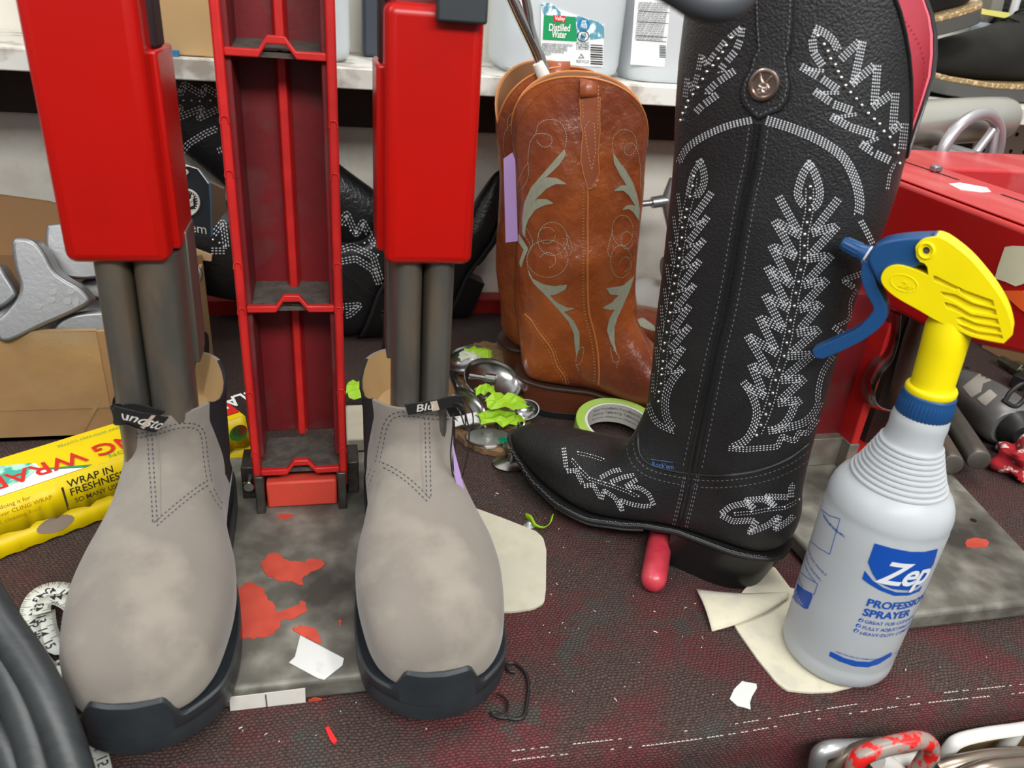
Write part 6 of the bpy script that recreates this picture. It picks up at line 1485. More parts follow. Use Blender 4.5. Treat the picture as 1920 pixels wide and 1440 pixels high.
def cup(x, y, z, r, h, tilt, label, lean=(0, 0), sq=0.8):
    mb = MB(); c_ = G(x, y, z); ax_ = V((lean[0], lean[1], 1)).normalized(); q = V((0, 0, 1)).rotation_difference(ax_); n = 32; R = []
    prof = [(r*cos(a), -h*sin(a)) for a in [PI/2*k/7 for k in range(8)]]; ip = [((r-.0012)*cos(a), -(h-.0012)*sin(a)) for a in [PI/2*k/7 for k in range(8)]]
    for rr, zz in list(reversed(ip[:-1]))+prof[:-1]: R.append([c_+q @ V((rr*cos(2*PI*k/n), rr*sq*sin(2*PI*k/n), zz)) for k in range(n)])
    mb.loft(R); o = mb.build('metal_cup', m_cup); tag(o, label, 'metal cup', 'pressed metal cups'); return o
cup(876, 672, .030, .027, .016, 0, 'metal cup holding crumpled white and lime tape, farthest of the heap', (-.25, -.35))
cup(925, 712, .034, .036, .014, 0, 'large shiny oval cup in the middle of the heap', (.35, -.75), .75)
cup(846, 735, .028, .026, .012, 0, 'tilted grey cup right beside the right steel tube', (.7, -.5), .9)
cup(876, 765, .026, .028, .010, 0, 'tilted grey cup just above the wire ring', (.75, -.6), .9)
cup(955, 790, .016, .017, .012, 0, 'small dark cup with a lime shred in it, heap front', (0, -.5))
cup(984, 768, .022, .016, .012, 0, 'small round cup leaning against the brown boot heel', (-.2, -.6))
cup(955, 865, .006, .0, .0, 0, '', (0, 0)) if False else None
mb = MB(); mb.lathe([(0, 0), (.016, .0005), (.0185, .002), (.019, .003), (.015, .0045), (.005, .006), (.004, .010), (.0025, .0135), (0, .014)], G(958, 872, 0.0005), n=36, squash=.8); o = mb.build('tack_button', m_cup); tag(o, 'flat steel disc with a short stem lying left of the black boot toe', 'disc')
mb = MB(); mb.ball(G(958, 640, .016), .019, 24, 16); o = mb.build('steel_ball', mat('grey_steel_ball', (0.33, 0.33, 0.33), 0.35, 0.8)); tag(o, 'round grey metal knob on the bench left of the back brown boot', 'knob')
mb = MB(); A, B = G(880, 705, .045), G(930, 712, .045); mb.cyl(A, A.lerp(B, .6), .0035, 12); mb.cyl(A.lerp(B, .6), B, .0058, 14); o = mb.build('small_bolt', m_cup, bevel=0.0004); tag(o, 'small steel stud bolt resting inside the large shiny cup', 'bolt')
mb = MB(); mb.lathe([(0, 0), (.022, 0), (.023, .001), (.023, .0025), (.006, .003), (.005, .008), (0, .0085)], G(915, 822, .009), n=32, squash=.7); o = mb.build('clear_disc', mat('dull_grey_disc', (0.42, 0.43, 0.40), 0.3, 0.6)); tag(o, 'dull grey disc with central stem at the front of the heap', 'disc')
mb = MB(); mb.box(G(975, 838, .014), (.034, .016, .010), Euler((0, .1, .3))); o = mb.build('nickel_block', m_brass if False else mat('nickel_bar', (0.36, 0.34, 0.29), 0.25, 0.9), bevel=.003, seg=3); tag(o, 'rounded nickel coloured bar beside the black boot toe', 'metal bar')
mb = MB(); mb.prism(G2([(905, 836), (930, 826), (935, 835), (928, 841), (912, 842)], .008), (0, 0, 1), .002); o = mb.build('white_chip', m_paper); tag(o, 'white plastic chip at the front edge of the torn cardboard', 'chip')
mb = MB(); mb.prism(G2([(933, 825), (945, 823), (972, 834), (972, 838), (950, 838), (938, 833)], .010), (0, 0, 1), .003); o = mb.build('green_glass_piece', mat('green_glass', (0.0, 0.25, 0.12), 0.1, coat=0.5), bevel=.001); tag(o, 'small glossy green piece in front of the metal cups', 'glass piece')
def crumple(cx, cy, z, rx, rz, label, m=m_lime, nseed=0, name='crumpled_tape', cat='tape scrap'):
    rnd = random.Random(nseed); c_ = G(cx, cy, z); mb = MB(); n = 6; g = []
    for j in range(n):
        row = []
        for i in range(n):
            u, v_ = (i/(n-1)-.5)*2, (j/(n-1)-.5)*2
            row.append(c_+V((u*rx*(1+.12*rnd.uniform(-1, 1)), v_*rx*.75*(1+.12*rnd.uniform(-1, 1)), rz*(.5+.5*cos(u*1.3)*cos(v_*1.2))+rz*.45*rnd.uniform(-1, 1))))
        g.append(mb.verts(row))
    for j in range(n-1):
        for i in range(n-1): mb.face([g[j][i], g[j][i+1], g[j+1][i+1]]); mb.face([g[j][i], g[j+1][i+1], g[j+1][i]])
    o = mb.build(name, m, solid=.0006, smooth=False); tag(o, label, cat, 'crumpled tape scraps')
    for p in o.data.polygons: p.use_smooth = False
    return o
crumple(683, 742, .014, .018, .013, 'crumpled lime tape wad between the red column and right suede boot', nseed=3)
crumple(948, 762, .034, .020, .010, 'crumpled lime tape wad on the upper middle of the cup heap', nseed=4)
crumple(930, 792, .022, .019, .009, 'lime tape wad lowest in the heap of metal cups', nseed=5)
crumple(908, 745, .034, .010, .012, 'narrow lime tape twist pointing up beside the big shiny cup', nseed=6)
crumple(897, 668, .036, .016, .007, 'lime and white tape crumple inside the farthest cup', nseed=7)
crumple(880, 672, .038, .012, .006, 'white tape crumple on the rim of the farthest cup', m=m_limeb, nseed=8)
crumple(968, 792, .020, .008, .006, 'little lime shred inside the small dark cup', nseed=9)
crumple(878, 798, .016, .016, .010, 'white paper crumple behind the wire ring', m=m_paper, nseed=10)
mb = MB(); mb.box2((0.005, 0.665, 0.0006), (0.085, 0.735, 0.016)); o = mb.build('wooden_board', mat('pale_worn_board', (0.46, 0.42, 0.32), 0.7, col2=(0.38, 0.34, 0.26), nscale=14, stretch=(1, 6, 1), bump=0.2), bevel=.002); tag(o, 'pale worn board on the bench behind the red column', 'board')
# ================================================================ wire rack and hooks, bottom right
m_whitew = mat('white_coated_wire', (0.62, 0.61, 0.57), 0.4)
m_zinc = mat('zinc_hook', (0.45, 0.46, 0.46), 0.35, 0.8)
m_redsteel = mat('chipped_red_hook', (0.60, 0.015, 0.012), 0.3, col2=(0.27, 0.22, 0.19), nscale=120, namt=0.5, sharp=0.04, rvar=0.1)
FY = BE-0.012
def fp(pts, yy=FY): return [V(p) for p in spline([tuple(Yp(x, y, yy)) for x, y in pts], 6)]
wr = thing('wire_rack', 'white coated wire rack hanging on the bench front at lower right', 'rack', tuple(Yp(1830, 1440, FY)))
mb = MB(); mb.tube(fp([(2000, 1350), (1920, 1366), (1850, 1376), (1800, 1388), (1780, 1405), (1762, 1440), (1740, 1500)]), .0052, 12, flat=.7); mb.build('rail', m_whitew, wr)
mb = MB(); mb.tube(fp([(1905, 1372), (1860, 1440), (1830, 1490)]), .005, 10); mb.build('cross_wire', m_whitew, wr)
mb = MB(); mb.tube(fp([(1640, 1432), (1720, 1420), (1735, 1400)], FY-.004), .004, 10); mb.tube(fp([(1645, 1425), (1675, 1440), (1700, 1470)], FY-.01), .0062, 10); mb.build_split('cross_wire', m_whitew, wr)
hk = [('zinc_hook', m_zinc, [(1645, 1400), (1600, 1402), (1560, 1404), (1540, 1412), (1533, 1430), (1534, 1460), (1560, 1480)], .0058, 0, 'bright zinc hook, leftmost of the hooks below the bench edge'),
      ('steel_hook', mat('dull_brown_steel', (0.20, 0.16, 0.12), 0.35, 0.8), [(1655, 1396), (1610, 1408), (1580, 1425), (1555, 1450), (1530, 1490)], .0056, -.006, 'dull brown steel bar hook crossing behind the red one'),
      ('red_hook', m_redsteel, [(1605, 1480), (1599, 1445), (1612, 1420), (1645, 1405), (1690, 1393), (1725, 1388), (1742, 1396), (1742, 1412), (1725, 1440), (1700, 1475)], .0060, -.014, 'chipped red and bare steel hook, topmost below the bench edge'),
      ('chrome_rod', m_zinc, [(1747, 1395), (1752, 1415), (1745, 1435)], .004, -.004, 'thin chrome rod end right of the red hook')]
for nm, m_, pts, r, dy, lb in hk:
    mb = MB(); mb.tube(fp(pts, FY+dy-.004), r, 14); o = mb.build(nm, m_); tag(o, lb, 'hook', 'hooks under the bench edge')
m_drod = mat('brown_steel_rod', (0.30, 0.25, 0.2), 0.3, 0.85)
for k, ln in enumerate((((1760, 1446), (1800, 1432), (1860, 1420), (1930, 1416), (1990, 1410)), ((1800, 1462), (1850, 1442), (1900, 1435), (1990, 1428)))):
    mb = MB(); mb.tube(fp(ln, FY-.015-.012*k), .0062, 12); o = mb.build('steel_rod', m_drod); tag(o, ['brown steel rod lying across the white wire rack, upper one', 'brown steel rod at the lower right corner, lower one'][k], 'rod', 'steel rods in the rack')
mb = MB(); mb.box2((0.30, BE-0.011, -0.14), (0.70, BE-0.004, -0.05)) if False else mb.box2((0.33, BE-0.0035, -0.16), (0.75, BE-0.0005, -0.046)); o = mb.build('wooden_facing', mat('dark_tan_board', (0.13, 0.085, 0.03), 0.7)); tag(o, 'dark tan board on the bench front behind the wire rack', 'board')
# ================================================================ black boots lying behind the machine
m_tool = mat('tooled_black_leather', (0.014, 0.014, 0.015), 0.30, bump=0.9, bscale=260, bdist=0.0008, spec=0.6)
rimC = lambda a: 0.43+0.04*abs(cos(a))
def lying(O, fh, zh, sc, label, plain=False, warp=None):
    t = thing('western_boot', label, 'boot', O, 'black boots lying behind the machine')
    P, W, ie, Fv, Lv, Ov = western(t, O, (1, 0, 0), secs, 0.336, 0.47, rimC, None, frame=(fh, zh, sc), warp=warp)
    mb = MB(); mb.loft(W, True, False); up = mb.build('leather_upper', m_tool if not plain else m_blk2, t)
    mb = MB(); mb.loft([W[-1], ie[0]], False, False); mb.loft(ie, False, True); mb.build('lining', mat('dark_lining', (0.05, 0.04, 0.04), 0.8), t)
    mb = MB(); mb.tube(W[-1]+[W[-1][0]], 0.0014*sc, 8); mb.build('rim_piping', m_blk2, t)
    foot_sole(P, ftab, ztop, 0.0060, 'welt', m_sole, t, grow=.002)
    foot_sole(P, [q for q in ftab if .1 <= q[0] <= .255], lambda f: ztop(f)-0.0058, 0.0035, 'half_sole', m_sole, t)
    heel_block(P, t, (-.0138, .076, .0345), (.0, .072, .0325, 0.0), lambda f: ztop(f)-0.0046, 'stacked_heel', m_heel)
    return t, up
tD, uD = lying((0.060, 0.937, 0.006), (.30, 0, .95), (-.95, 0, .30), 0.80, 'lower black boot lying behind the column, shaft nearly flat on the bench')
tC, uC = lying((0.180, 1.000, 0.004), (.33, 0, .944), (-.944, 0, .33), 0.80, 'upper black boot behind the column, toe pointing up beside the brown boots', warp=lambda f, x, z: f+.110*(max(0, z-.10)/.33)**1.25)
bvC = bvh_of([uC, uD])
mb = MB()
def bC(ln, rows=(-5, 0, 5), w_=2.0): stitches(mb, bvC, ln, rows, 5, 2, w_, .0006, .0004)
for ln in [[(305, 160), (340, 175), (345, 158), (380, 178), (384, 163), (412, 180)], [(306, 215), (340, 200), (330, 222), (380, 202), (372, 222), (412, 203)], [(332, 295), (355, 268), (385, 250), (414, 238)], [(412, 275), (418, 290)],
           [(400, 440), (418, 415), (425, 470)], [(396, 470), (430, 470)], [(636, 420), (650, 400), (668, 440), (680, 415), (700, 455), (715, 460)], [(636, 470), (660, 462), (700, 480), (712, 520), (720, 550)], [(640, 490), (668, 485), (700, 505), (712, 535)], [(640, 575), (675, 572), (655, 590), (640, 592)]]: bC(ln)
mb.build('silver_stitching', m_silver, tC)
for ln in [[(315, 192), (330, 192), (345, 191), (360, 191), (375, 192), (395, 191), (410, 191)], [(400, 452), (412, 458), (424, 464)], [(648, 425), (657, 435), (667, 440), (684, 459), (697, 468), (709, 480)], [(643, 579)], [(640, 660), (690, 640), (700, 636)]]:
    studs(bvC, ln, 2.6, m_stud, tC)
mb = MB(); cord_on(mb, bvC, [(640, 508), (680, 540), (725, 572)], 1.6, .0002); cord_on(mb, bvC, [(640, 514), (680, 546), (725, 580)], 1.2, .0002); mb.build('seam_piping', m_blk, tC)
# hang tag
m_tagc = mat('navy_hang_tag', (0.020, 0.026, 0.034), 0.6)
TY = 0.72
ht = thing('hang_tag', 'dark navy boot hang tag with white round emblem hanging beside the left red head', 'tag', tuple(Yp(360, 440, TY)))
def TP(x, y, d=0.0): return Yp(x, y, TY-d)
mb = MB(); mb.prism([TP(*p) for p in ((318, 308), (370, 315), (390, 343), (393, 380), (395, 447), (318, 431))], (0, 1, 0), .0012); mb.build('card', m_tagc, ht)
mb = MB(); mb.prism([Yp(x, y, TY+.004) for x, y in ((375, 318), (394, 343), (399, 440), (394, 447), (388, 345))], (0, 1, 0), .001); mb.build('second_card', mat('grey_blue_card', (0.10, 0.28, 0.48), 0.6), ht)
mb = MB(); mb.tube([TP(x, y, .0008) for x, y in ((325, 310), (343, 308), (371, 317), (391, 344))], .0006, 6); mb.build('edge_line', m_white, ht)
mb = MB(); mb.tube([TP(350+23*cos(a), 380+24*sin(a), .0006) for a in [2*PI*k/32 for k in range(32)]], .0011, 6, True)
for k in range(26):
    a = 2*PI*k/26; mb.tube([TP(350+17.5*cos(a), 380+18.5*sin(a), .0006), TP(350+20.5*cos(a), 380+21.5*sin(a), .0006)], .0004, 4)
mb.tube([TP(x, y, .0006) for x, y in spline([(344, 364), (341, 370), (347, 376), (343, 382)], 3)], .0011, 6); mb.tube([TP(x, y, .0006) for x, y in spline([(361, 366), (360, 374), (352, 378)], 3)], .0011, 6)
mb.prism([TP(x, y, .0004) for x, y in ((345, 377), (362, 374), (363, 385), (352, 390), (345, 384))], (0, -1, 0), .0004); mb.prism([TP(x, y, .0004) for x, y in ((338, 392), (352, 394), (366, 392), (360, 401), (340, 400))], (0, -1, 0), .0004)
mb.build('round_emblem', m_white, ht)['kind'] = 'stuff'
mb = MB(); p0_, p1_ = TP(318, 432, .0006), TP(388, 443, .0006); ex = (p1_-p0_).normalized(); vs, fs = text_geo("Rock'em", .0128, xs=.92); ey = V((0, 0, 1))
wtot = max(v[0] for v in vs); mb.tris([p1_+ex*(x-wtot)+ey*y+V((0, 0, .0008))+ey*0.0012 for x, y, c_ in vs], fs); mb.build('brand_lettering', m_white, ht)['kind'] = 'stuff'
mb = MB(); mb.tube([TP(x, y, .0012) for x, y in spline([(337, 320), (346, 318), (352, 323), (346, 328), (340, 325)], 4)], .0009, 6); mb.tube([TP(x, y, .001) for x, y in spline([(300, 240), (322, 260), (329, 285), (330, 302), (340, 309), (352, 312)], 4)], .0006, 6); mb.build_split('tag_string', m_white, ht)
mb = MB(); mb.prism([Yp(x, y, .80) for x, y in ((388, 340), (420, 355), (425, 395), (396, 432), (388, 430))], (0, 1, .3), .004); mb.build('side_flap', mat('dark_kraft_card', (0.11, 0.065, 0.04), 0.7), bx)
# ================================================================ shelf goods
SH = SZ
mb = MB(); A = V((-0.266, 0.886, SH+.0005)); mb.box2(A, (-0.0925, 1.04, SH+.163)); o = mb.build('cardboard_box', mat('pale_tan_cardboard', (0.58, 0.38, 0.18), 0.8, col2=(0.52, 0.33, 0.15), nscale=18), bevel=.0015); tag(o, 'pale tan cardboard box on the shelf between red head and column', 'box')
mb = MB(); mb.box2((-0.174, 0.8765, SH+.0003), (-0.147, 0.884, SH+.0055)); o = mb.build('blue_strip', mat('blue_card_strip', (0.03, 0.2, 0.42), 0.6)); tag(o, 'small blue strip under the tan cardboard box', 'strip')
m_jug = mat('milky_jug_plastic', (0.78, 0.83, 0.86), 0.3, trans=0.35, ior=1.2)
def jug(x0, x1, yc, hgt, label, grp='plastic jugs on the shelf'):
    t = thing('plastic_jug', label, 'jug', ((x0+x1)/2, yc, SH), grp); cx, w_ = (x0+x1)/2, (x1-x0)/2; R = []
    for z, s in ((.0006, .80), (.001, .88), (.006, .97), (.015, 1), (hgt*.6, 1), (hgt*.68, .97), (hgt*.78, .80), (hgt*.88, .5), (hgt*.93, .25), (hgt, .23)):
        R.append([V((cx+w_*s*math.copysign(abs(cos(a))**.55, cos(a)), yc+w_*.92*s*math.copysign(abs(sin(a))**.55, sin(a)), SH+z)) for a in [2*PI*k/48 for k in range(48)]])
    mb = MB(); mb.loft(R); b = mb.build('jug_body', m_jug, t)
    mb = MB(); mb.cyl((cx, yc, SH+hgt), (cx, yc, SH+hgt+.014), w_*.27, 24); mb.build('cap', mat('blue_jug_cap', (0.02, 0.12, 0.4), 0.4), t); return t, b
j1 = jug(-0.090, 0.022, 0.9516, .26, 'milky plastic jug standing right behind the red column top')
j2 = jug(0.185, 0.3317, 0.9625, .26, 'milky jug with green distilled water label on the shelf')
j3 = jug(0.336, 0.4187, 0.9374, .24, 'narrow milky jug with white text label beside the black boot top')
def on_front(par, ya): return lambda pts, d=0.0004: [Yp(x, y, ya-d) for x, y in pts]
yj2 = 0.9625-.07335*.92-.0003; F2 = on_front(j2[0], yj2)
ZJ = lambda pts: [(640+x/3, y/3) for x, y in pts]
m_lab = mat('white_paper_label', (0.80, 0.84, 0.85), 0.6)
mb = MB(); mb.prism(F2(ZJ([(1122, 15), (1480, 140), (1470, 375), (1350, 372), (1120, 345)]), 0), (0, -1, 0), .0004); lb = mb.build('label', m_lab, j2[0])
mb = MB(); mb.prism(F2(ZJ([(1120, 20), (1180, 15), (1250, 85), (1330, 88), (1478, 135), (1478, 215), (1325, 232), (1318, 95), (1140, 85)]), .0005), (0, -1, 0), .0002); mb.build('water_picture', mat('water_splash_picture', (0.10, 0.32, 0.42), 0.5, col2=(0.75, 0.85, 0.9), nscale=120, namt=0.5, sharp=0.04), lb)
mb = MB(); mb.prism(F2(ZJ([(1140, 85), (1318, 95), (1325, 232), (1305, 232), (1133, 222)]), .0008), (0, -1, 0), .0002); mb.build('green_panel', mat('label_green', (0.0, 0.30, 0.10), 0.5), lb)
mb = MB(); mb.prism(F2(ZJ([(1190, 85), (1262, 90), (1262, 126), (1196, 122)]), .0011), (0, -1, 0), .0002); mb.build('red_badge', m_redi, lb)
mb = MB(); mb.prism(F2([(640+(1362+36*cos(a))/3, (140+38*sin(a))/3) for a in [2*PI*k/20 for k in range(20)]], .0011), (0, -1, 0), .0002); mb.build('blue_badge', mat('label_blue', (0.01, 0.22, 0.45), 0.5), lb)
def ftext(mb, F, s_, x, y, x1, y1, size, **k):
    p, q = F([(640+x/3, y/3), (640+x1/3, y1/3)], .0014); ex = (q-p).normalized(); vs, fs = text_geo(s_, size, **k); W_ = max([v[0] for v in vs] or [1]); sc = (q-p).length/W_
    mb.tris([p+ex*(a*sc)+V((0, 0, b)) for a, b, c_ in vs], fs)
mb = MB(); ftext(mb, F2, 'Distilled', 1165, 172, 1285, 176, .0100, bold=.02); ftext(mb, F2, 'Water', 1183, 210, 1265, 214, .0100, bold=.02); ftext(mb, F2, 'Valley', 1200, 112, 1258, 116, .0055, bold=.02); ftext(mb, F2, '0%', 1350, 138, 1378, 140, .0065, bold=.02); ftext(mb, F2, 'FREE', 1345, 156, 1382, 159, .005, bold=.02)
mb.build('white_lettering', m_whi, lb)['kind'] = 'stuff'
mb = MB()
for k in range(5): ftext(mb, F2, ['INGREDIENTS: PURIFIED WATER, STEAM DISTILLED', 'FILTERED FOR PURITY AND CLARITY', 'STORE IN A COOL DRY PLACE AFTER OPENING', 'NOT FOR INJECTION OR BATTERY USE', 'QUALITY'][k], 1128, 255+k*13, [1300, 1270, 1270, 1250, 1180][k], 262+k*13, .0036)
for k in range(4): ftext(mb, F2, ['NET CONTENTS', '1 GALLON', '3.78 LITERS', 'RECYCLE'][k], 1320, 250+k*14+(60 if k == 3 else 0), 1392, 253+k*14+(60 if k == 3 else 0), .0040)
rb_ = F2([(640+(1350+17*cos(a))/3, (318+14*sin(a))/3) for a in [2*PI*k/3+.5 for k in range(3)]], .0012); mb.tube(rb_, .0005, 5, True)
for k in range(9): mb.prism(F2(ZJ([(1402, 250+k*13), (1470, 254+k*13), (1470, 254+k*13+(7 if k % 3 else 4)), (1402, 250+k*13+(7 if k % 3 else 4))]), .001), (0, -1, 0), .0002)
mb.tube(F2([(640+(1360+32*cos(a))/3, (203+30*sin(a))/3) for a in [2*PI*k/24 for k in range(24)]], .0012), .0004, 5, True); ftext(mb, F2, '60', 1345, 212, 1375, 214, .007)
mb.build('black_lettering', m_ink, lb)['kind'] = 'stuff'
yj3 = 0.9374-.04135*.92-.0003; F3 = on_front(j3[0], yj3)
mb = MB(); mb.prism(F3(ZJ([(1655, -60), (1855, -60), (1835, 200), (1815, 378), (1625, 362)]), 0), (0, -1, 0), .0004); lb = mb.build('label', m_lab, j3[0])
mb = MB()
for k in range(18):
    y = 20+k*12
    if y > 250 and k % 3 == 1: continue
    ftext(mb, F3, 'wash hands after use keep away from eyes drink'[k % 7:k % 7+34], 1672-(k*1.2), y, 1840-(k*2.0)-(50 if y > 225 else 0), y+5, .0032)
for k in range(8): mb.prism(F3(ZJ([(1790, 255+k*9), (1825, 257+k*9), (1825, 261+k*9), (1790, 259+k*9)]), .001), (0, -1, 0), .0002)
for ln in [[(1672, 60), (1845, 72)], [(1668, 120), (1840, 132)], [(1662, 200), (1832, 210)], [(1658, 225), (1828, 235)]]: mb.tube(F3(ZJ(ln), .001), .00025, 4)
mb.build('black_lettering', m_ink, lb)['kind'] = 'stuff'
mb = MB(); mb.box2((0.421, 0.979, SH+.0196), (0.489, 1.045, SH+.13)); rbx = mb.build('red_box', mat('coral_red_box', (0.68, 0.06, 0.045), 0.6, col2=(0.4, 0.02, 0.02), nscale=70, namt=0.66, sharp=0.02)); tag(rbx, 'coral red printed box on the shelf behind the black boot shaft', 'box')
mb = MB(); mb.box2((0.421, 0.957, SH+.0005), (0.478, 1.045, SH+.019)); o = mb.build('clear_container', mat('cloudy_container', (0.55, 0.56, 0.55), 0.25, trans=.4), bevel=.002); tag(o, 'cloudy clear plastic container under the coral red box', 'container')
mb = MB(); mb.box2((0.038, 0.99, SH+.0005), (0.080, 1.04, SH+.09)); o = mb.build('dark_bottle', mat('dark_blue_grey', (0.05, 0.06, 0.08), 0.4), bevel=.004); tag(o, 'dark blurry container on the shelf between jug and right red head', 'container')
mb = MB(); mb.box2((-0.67, 0.881, SH+.0005), (-0.364, 0.935, SH+.033)); o = mb.build('lilac_packet', mat('lilac_packet', (0.55, 0.42, 0.72), 0.5), bevel=.002); tag(o, 'lilac packet at the far left end of the shelf', 'packet')
# tongs
tgs = thing('tongs', 'long steel tongs standing in the opening of the back brown boot', 'tongs', tuple(Yp(1020, 150, .80)))
m_chr = mat('polished_steel', (0.62, 0.61, 0.60), 0.2, 1.0)
for pts, r in (([(948, -30), (975, 30), (1003, 88), (1012, 110), (1024, 160), (1034, 195)], .0062), ([(978, -30), (988, 20), (992, 50), (1008, 100), (1030, 158), (1045, 200)], .0058)):
    mb = MB(); mb.tube([Yp(x, y, .812) for x, y in spline(pts, 5)], r, 12); mb.build('arm', m_chr, tgs)
mb = MB(); mb.tube([Yp(x, y, .806) for x, y in ((1008, 118), (1018, 140), (1030, 168))], [.0055, .0068, .0068], 12); mb.build('white_tip', mat('white_plastic_tip', (0.75, 0.74, 0.68), 0.5), tgs)
# ================================================================ black shoes on the shelf
m_sued = mat('black_suede', (0.012, 0.012, 0.011), 0.9, bump=0.7, bscale=500, spec=.15, sheen=.05, col2=(0.028, 0.027, 0.024), nscale=14); m_gold = mat('speckled_gold_welt', (0.30, 0.20, 0.09), 0.7, col2=(0.65, 0.50, 0.30), nscale=260, namt=0.58, sharp=0.04, bump=1, bscale=400); m_dsol = mat('dark_grey_outsole', (0.075, 0.075, 0.07), 0.7, bump=.2)
def shoe(O, fdir, ud, label, L=.285):
    fdir, ud = V(fdir).normalized(), V(ud).normalized(); sd = fdir.cross(ud); t = thing('lace_up_shoe', label, 'shoe', tuple(O), 'black suede shoes on the shelf'); O = V(O)
    def P(f, x, z): return O+(fdir*f+sd*x+ud*z)*1.0875
    tab = [(0, 0, .010), (.006, 0, .024), (.02, 0, .034), (.05, 0, .038), (.09, 0, .037), (.13, 0, .042), (.18, 0, .049), (.22, 0, .048), (.255, 0, .038), (.278, 0, .022), (.286, 0, .008)]
    zt_ = lerp_tab([(0, .030), (.09, .028), (.13, .022), (.2, .021), (.25, .024), (.29, .030)])
    foot_sole(P, tab, lambda f: zt_(f), .006, 'welt', m_gold, t, grow=.003); foot_sole(P, tab, lambda f: zt_(f)-.006, .015, 'outsole', m_dsol, t, grow=.0025)
    s_ = [(.272, .026, .268, .045, .018), (.25, .022, .245, .062, .036), (.215, .021, .208, .073, .045), (.175, .021, .172, .084, .046), (.145, .021, .150, .096, .042), (.11, .023, .128, .105, .038), (.06, .026, .115, .108, .037), (.015, .028, .10, .110, .036), (.002, .05, .095, .113, .035), (.002, .085, .09, .118, .034)]
    R = []
    for Bf, Bz, Tf, Tz, w_ in spline(s_, 5):
        R.append([P((Bf+Tf)/2+(Tf-Bf)/2*math.copysign(abs(sin(a))**.9, sin(a)), w_*math.copysign(abs(cos(a))**.85, cos(a)), (Bz+Tz)/2+(Tz-Bz)/2*math.copysign(abs(sin(a))**.9, sin(a))) for a in [2*PI*k/32 for k in range(32)]])
    mb = MB(); mb.loft(R, True, False); up = mb.build('suede_upper', m_sued, t)
    c_ = sum(R[-1], V((0, 0, 0)))/32; I = [[c_+(p-c_)*.9+ud*0 for p in R[-1]], [c_+(p-c_)*.8-ud*.05 for p in R[-1]]]
    mb = MB(); mb.loft([R[-1], I[0]], False, False); mb.loft(I, False, True); mb.build('lining', mat('dark_lining', (0, 0, 0)), t)
    mb = MB()
    for f, z in ((.165, .090), (.148, .100), (.134, .108)):
        for s in (-1, 1): mb.tube([P(f, 0, z+.002), P(f-.004, s*.014, z-.001), P(f-.008, s*.024, z-.010)], .0016, 6)
    mb.build('laces', m_black, t); mb = MB()
    for s in (-1, 1): mb.prism([P(f, s*(.0385 if s else 0), z) for f, z in ((.150, .062), (.165, .070), (.150, .092), (.120, .100), (.112, .08), (.125, .062))], sd*s, .002)
    mb.build_split('eyelet_facing', m_sued, t); return t
e = Yp(1742, 190, 0.9135); shoe((e.x+.31, 0.976, SH+.0005), (-1, -.02, 0), (0, 0, 1), 'black suede lace-up shoe flat on the shelf with gold speckled welt')
e = Yp(1822, 118, 0.935); shoe((e.x+.0, 0.962, SH+.085), (-.965, 0, -.26), (-.26, 0, .965), 'black suede shoe resting on its mate, heel raised behind the black boot')
# right corner frame
m_gpost = mat('grey_weathered_post', (0.20, 0.19, 0.17), 0.6); m_wbar = mat('white_bar', (0.62, 0.63, 0.63), 0.4)
fr_ = thing('grille_frame', 'grey framed dark grille with pale bars at the upper right corner', 'grille', tuple(Yp(1880, 60, 1.03)))
mb = MB(); mb.prism([Yp(x, y, 1.02) for x, y in ((1866, -20), (1888, -20), (1868, 68), (1846, 68))], (0, 1, 0), .02); mb.build('post', m_gpost, fr_)
mb = MB(); mb.prism([Yp(x, y, 1.035) for x, y in ((1885, -30), (2000, -30), (2000, 110), (1862, 90))], (0, 1, 0), .006); mb.build('dark_panel', mat('dark_louvre', (0.03, 0.03, 0.03), 0.5, bump=1, bscale=20, stretch=(.05, .05, 3), bdist=.01), fr_)
for k, (a, b) in enumerate((((1912, -20), (1888, 60)), ((1950, -20), (1915, 75)))):
    mb = MB(); mb.tube([Yp(a[0], a[1], 1.01), Yp(b[0], b[1], 1.01)], .0055, 8); mb.build('pale_bar', m_wbar, fr_)
mb = MB(); mb.prism([Yp(x, y, .99) for x, y in ((1820, 10), (1850, 18), (1893, 24), (1895, 31), (1885, 34), (1850, 28), (1820, 24))], (0, 1, 0), .02); o = mb.build('yellow_paper', mat('pale_yellow_paper', (0.80, 0.74, 0.20), 0.7)); tag(o, 'folded pale yellow paper behind the shoes at upper right', 'paper')
mb = MB(); mb.box2((0.885, 1.01, SH+.0005), (0.93, 1.04, SH+.0925)); o = mb.build('pale_blue_box', mat('pale_blue_case', (0.36, 0.44, 0.52), 0.4), bevel=.006); tag(o, 'pale blue case on the shelf between the two black shoes', 'case')
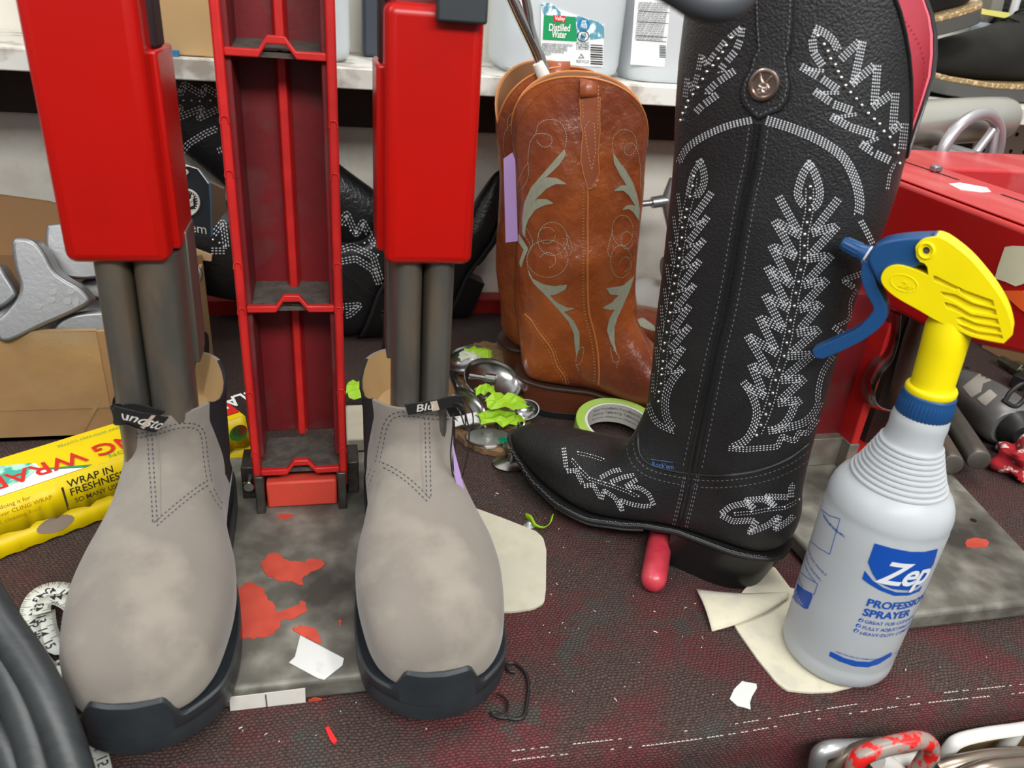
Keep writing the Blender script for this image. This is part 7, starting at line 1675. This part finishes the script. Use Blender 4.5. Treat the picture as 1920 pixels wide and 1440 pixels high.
# ================================================================ lever close to the camera, wall fittings
mb = MB(); P = [Dp(1200, -60, .235), Dp(1270, -22, .235), Dp(1310, 2, .235), Dp(1345, 8, .235), Dp(1380, -6, .235), Dp(1420, -60, .235)]
mb.tube([V(p) for p in spline([tuple(p) for p in P], 6)], [.0055]*31, 18); o = mb.build('grey_lever', mat('grey_lever_paint', (0.06, 0.065, 0.075), 0.5)); tag(o, 'blurred dark grey lever arm crossing the top edge before the black boot', 'lever')
kn = thing('star_knob', 'grey steel shaft with three-legged star hub under the shelf left of the black boot', 'knob', tuple(Yp(1240, 380, .95)))
mb = MB(); mb.tube([Yp(1196, 383, .95), Yp(1222, 380, .95)], .0042, 14); mb.tube([Yp(1222, 380, .95), Yp(1250, 376, .95)], [.0075, .008], 16); mb.build_split('shaft', MATS['zinc_hook'], kn)
for e in ((1262, 335), (1258, 430), (1290, 380)):
    mb = MB(); mb.tube([Yp(1250, 376, .95), Yp(e[0], e[1], .95)], [.008, .005], 12); mb.build('leg', MATS['zinc_hook'], kn)
mb = MB(); mb.tube([Yp(1245, 503, .95), Yp(1275, 500, .95)], .016, 20); o = mb.build('grey_roller', m_grey); tag(o, 'grey roller end beside the black boot shaft, below the star knob', 'roller')
mb = MB(); mb.tube([Yp(640, 380, 1.03), Yp(690, 381, 1.03)], .019, 24); o = mb.build('paper_roll', m_limeb if False else mat('cream_paper_roll', (0.72, 0.70, 0.60), 0.7)); tag(o, 'cream paper roll end on the wall side of the red column', 'roll')
mb = MB(); mb.tube([Yp(690, 381, 1.03), Yp(720, 380, 1.03)], .018, 24); o = mb.build('steel_pipe', m_alu); tag(o, 'horizontal steel pipe near the wall behind the right red head', 'pipe')
mb = MB(); c_ = G(1215, 575, .03); mb.ball(c_+V((0, .02, 0)), .04, 30, 20, (1, .7, .9)); 
for v_ in mb.bm.verts: v_.co.z = max(v_.co.z, .001); v_.co.x += .006*sin(v_.co.z*120)
o = mb.build('white_rag', mat('white_rag', (0.70, 0.69, 0.64), 0.9, bump=.5, bscale=40, bdist=.004)); tag(o, 'bunched white rag on the bench between brown boots and black boot', 'rag')
# thread runs of hundreds of stitches count as stuff within their boot
for o in bpy.data.objects:
    if o.parent and 'stitching' in o.name: o['kind'] = 'stuff'
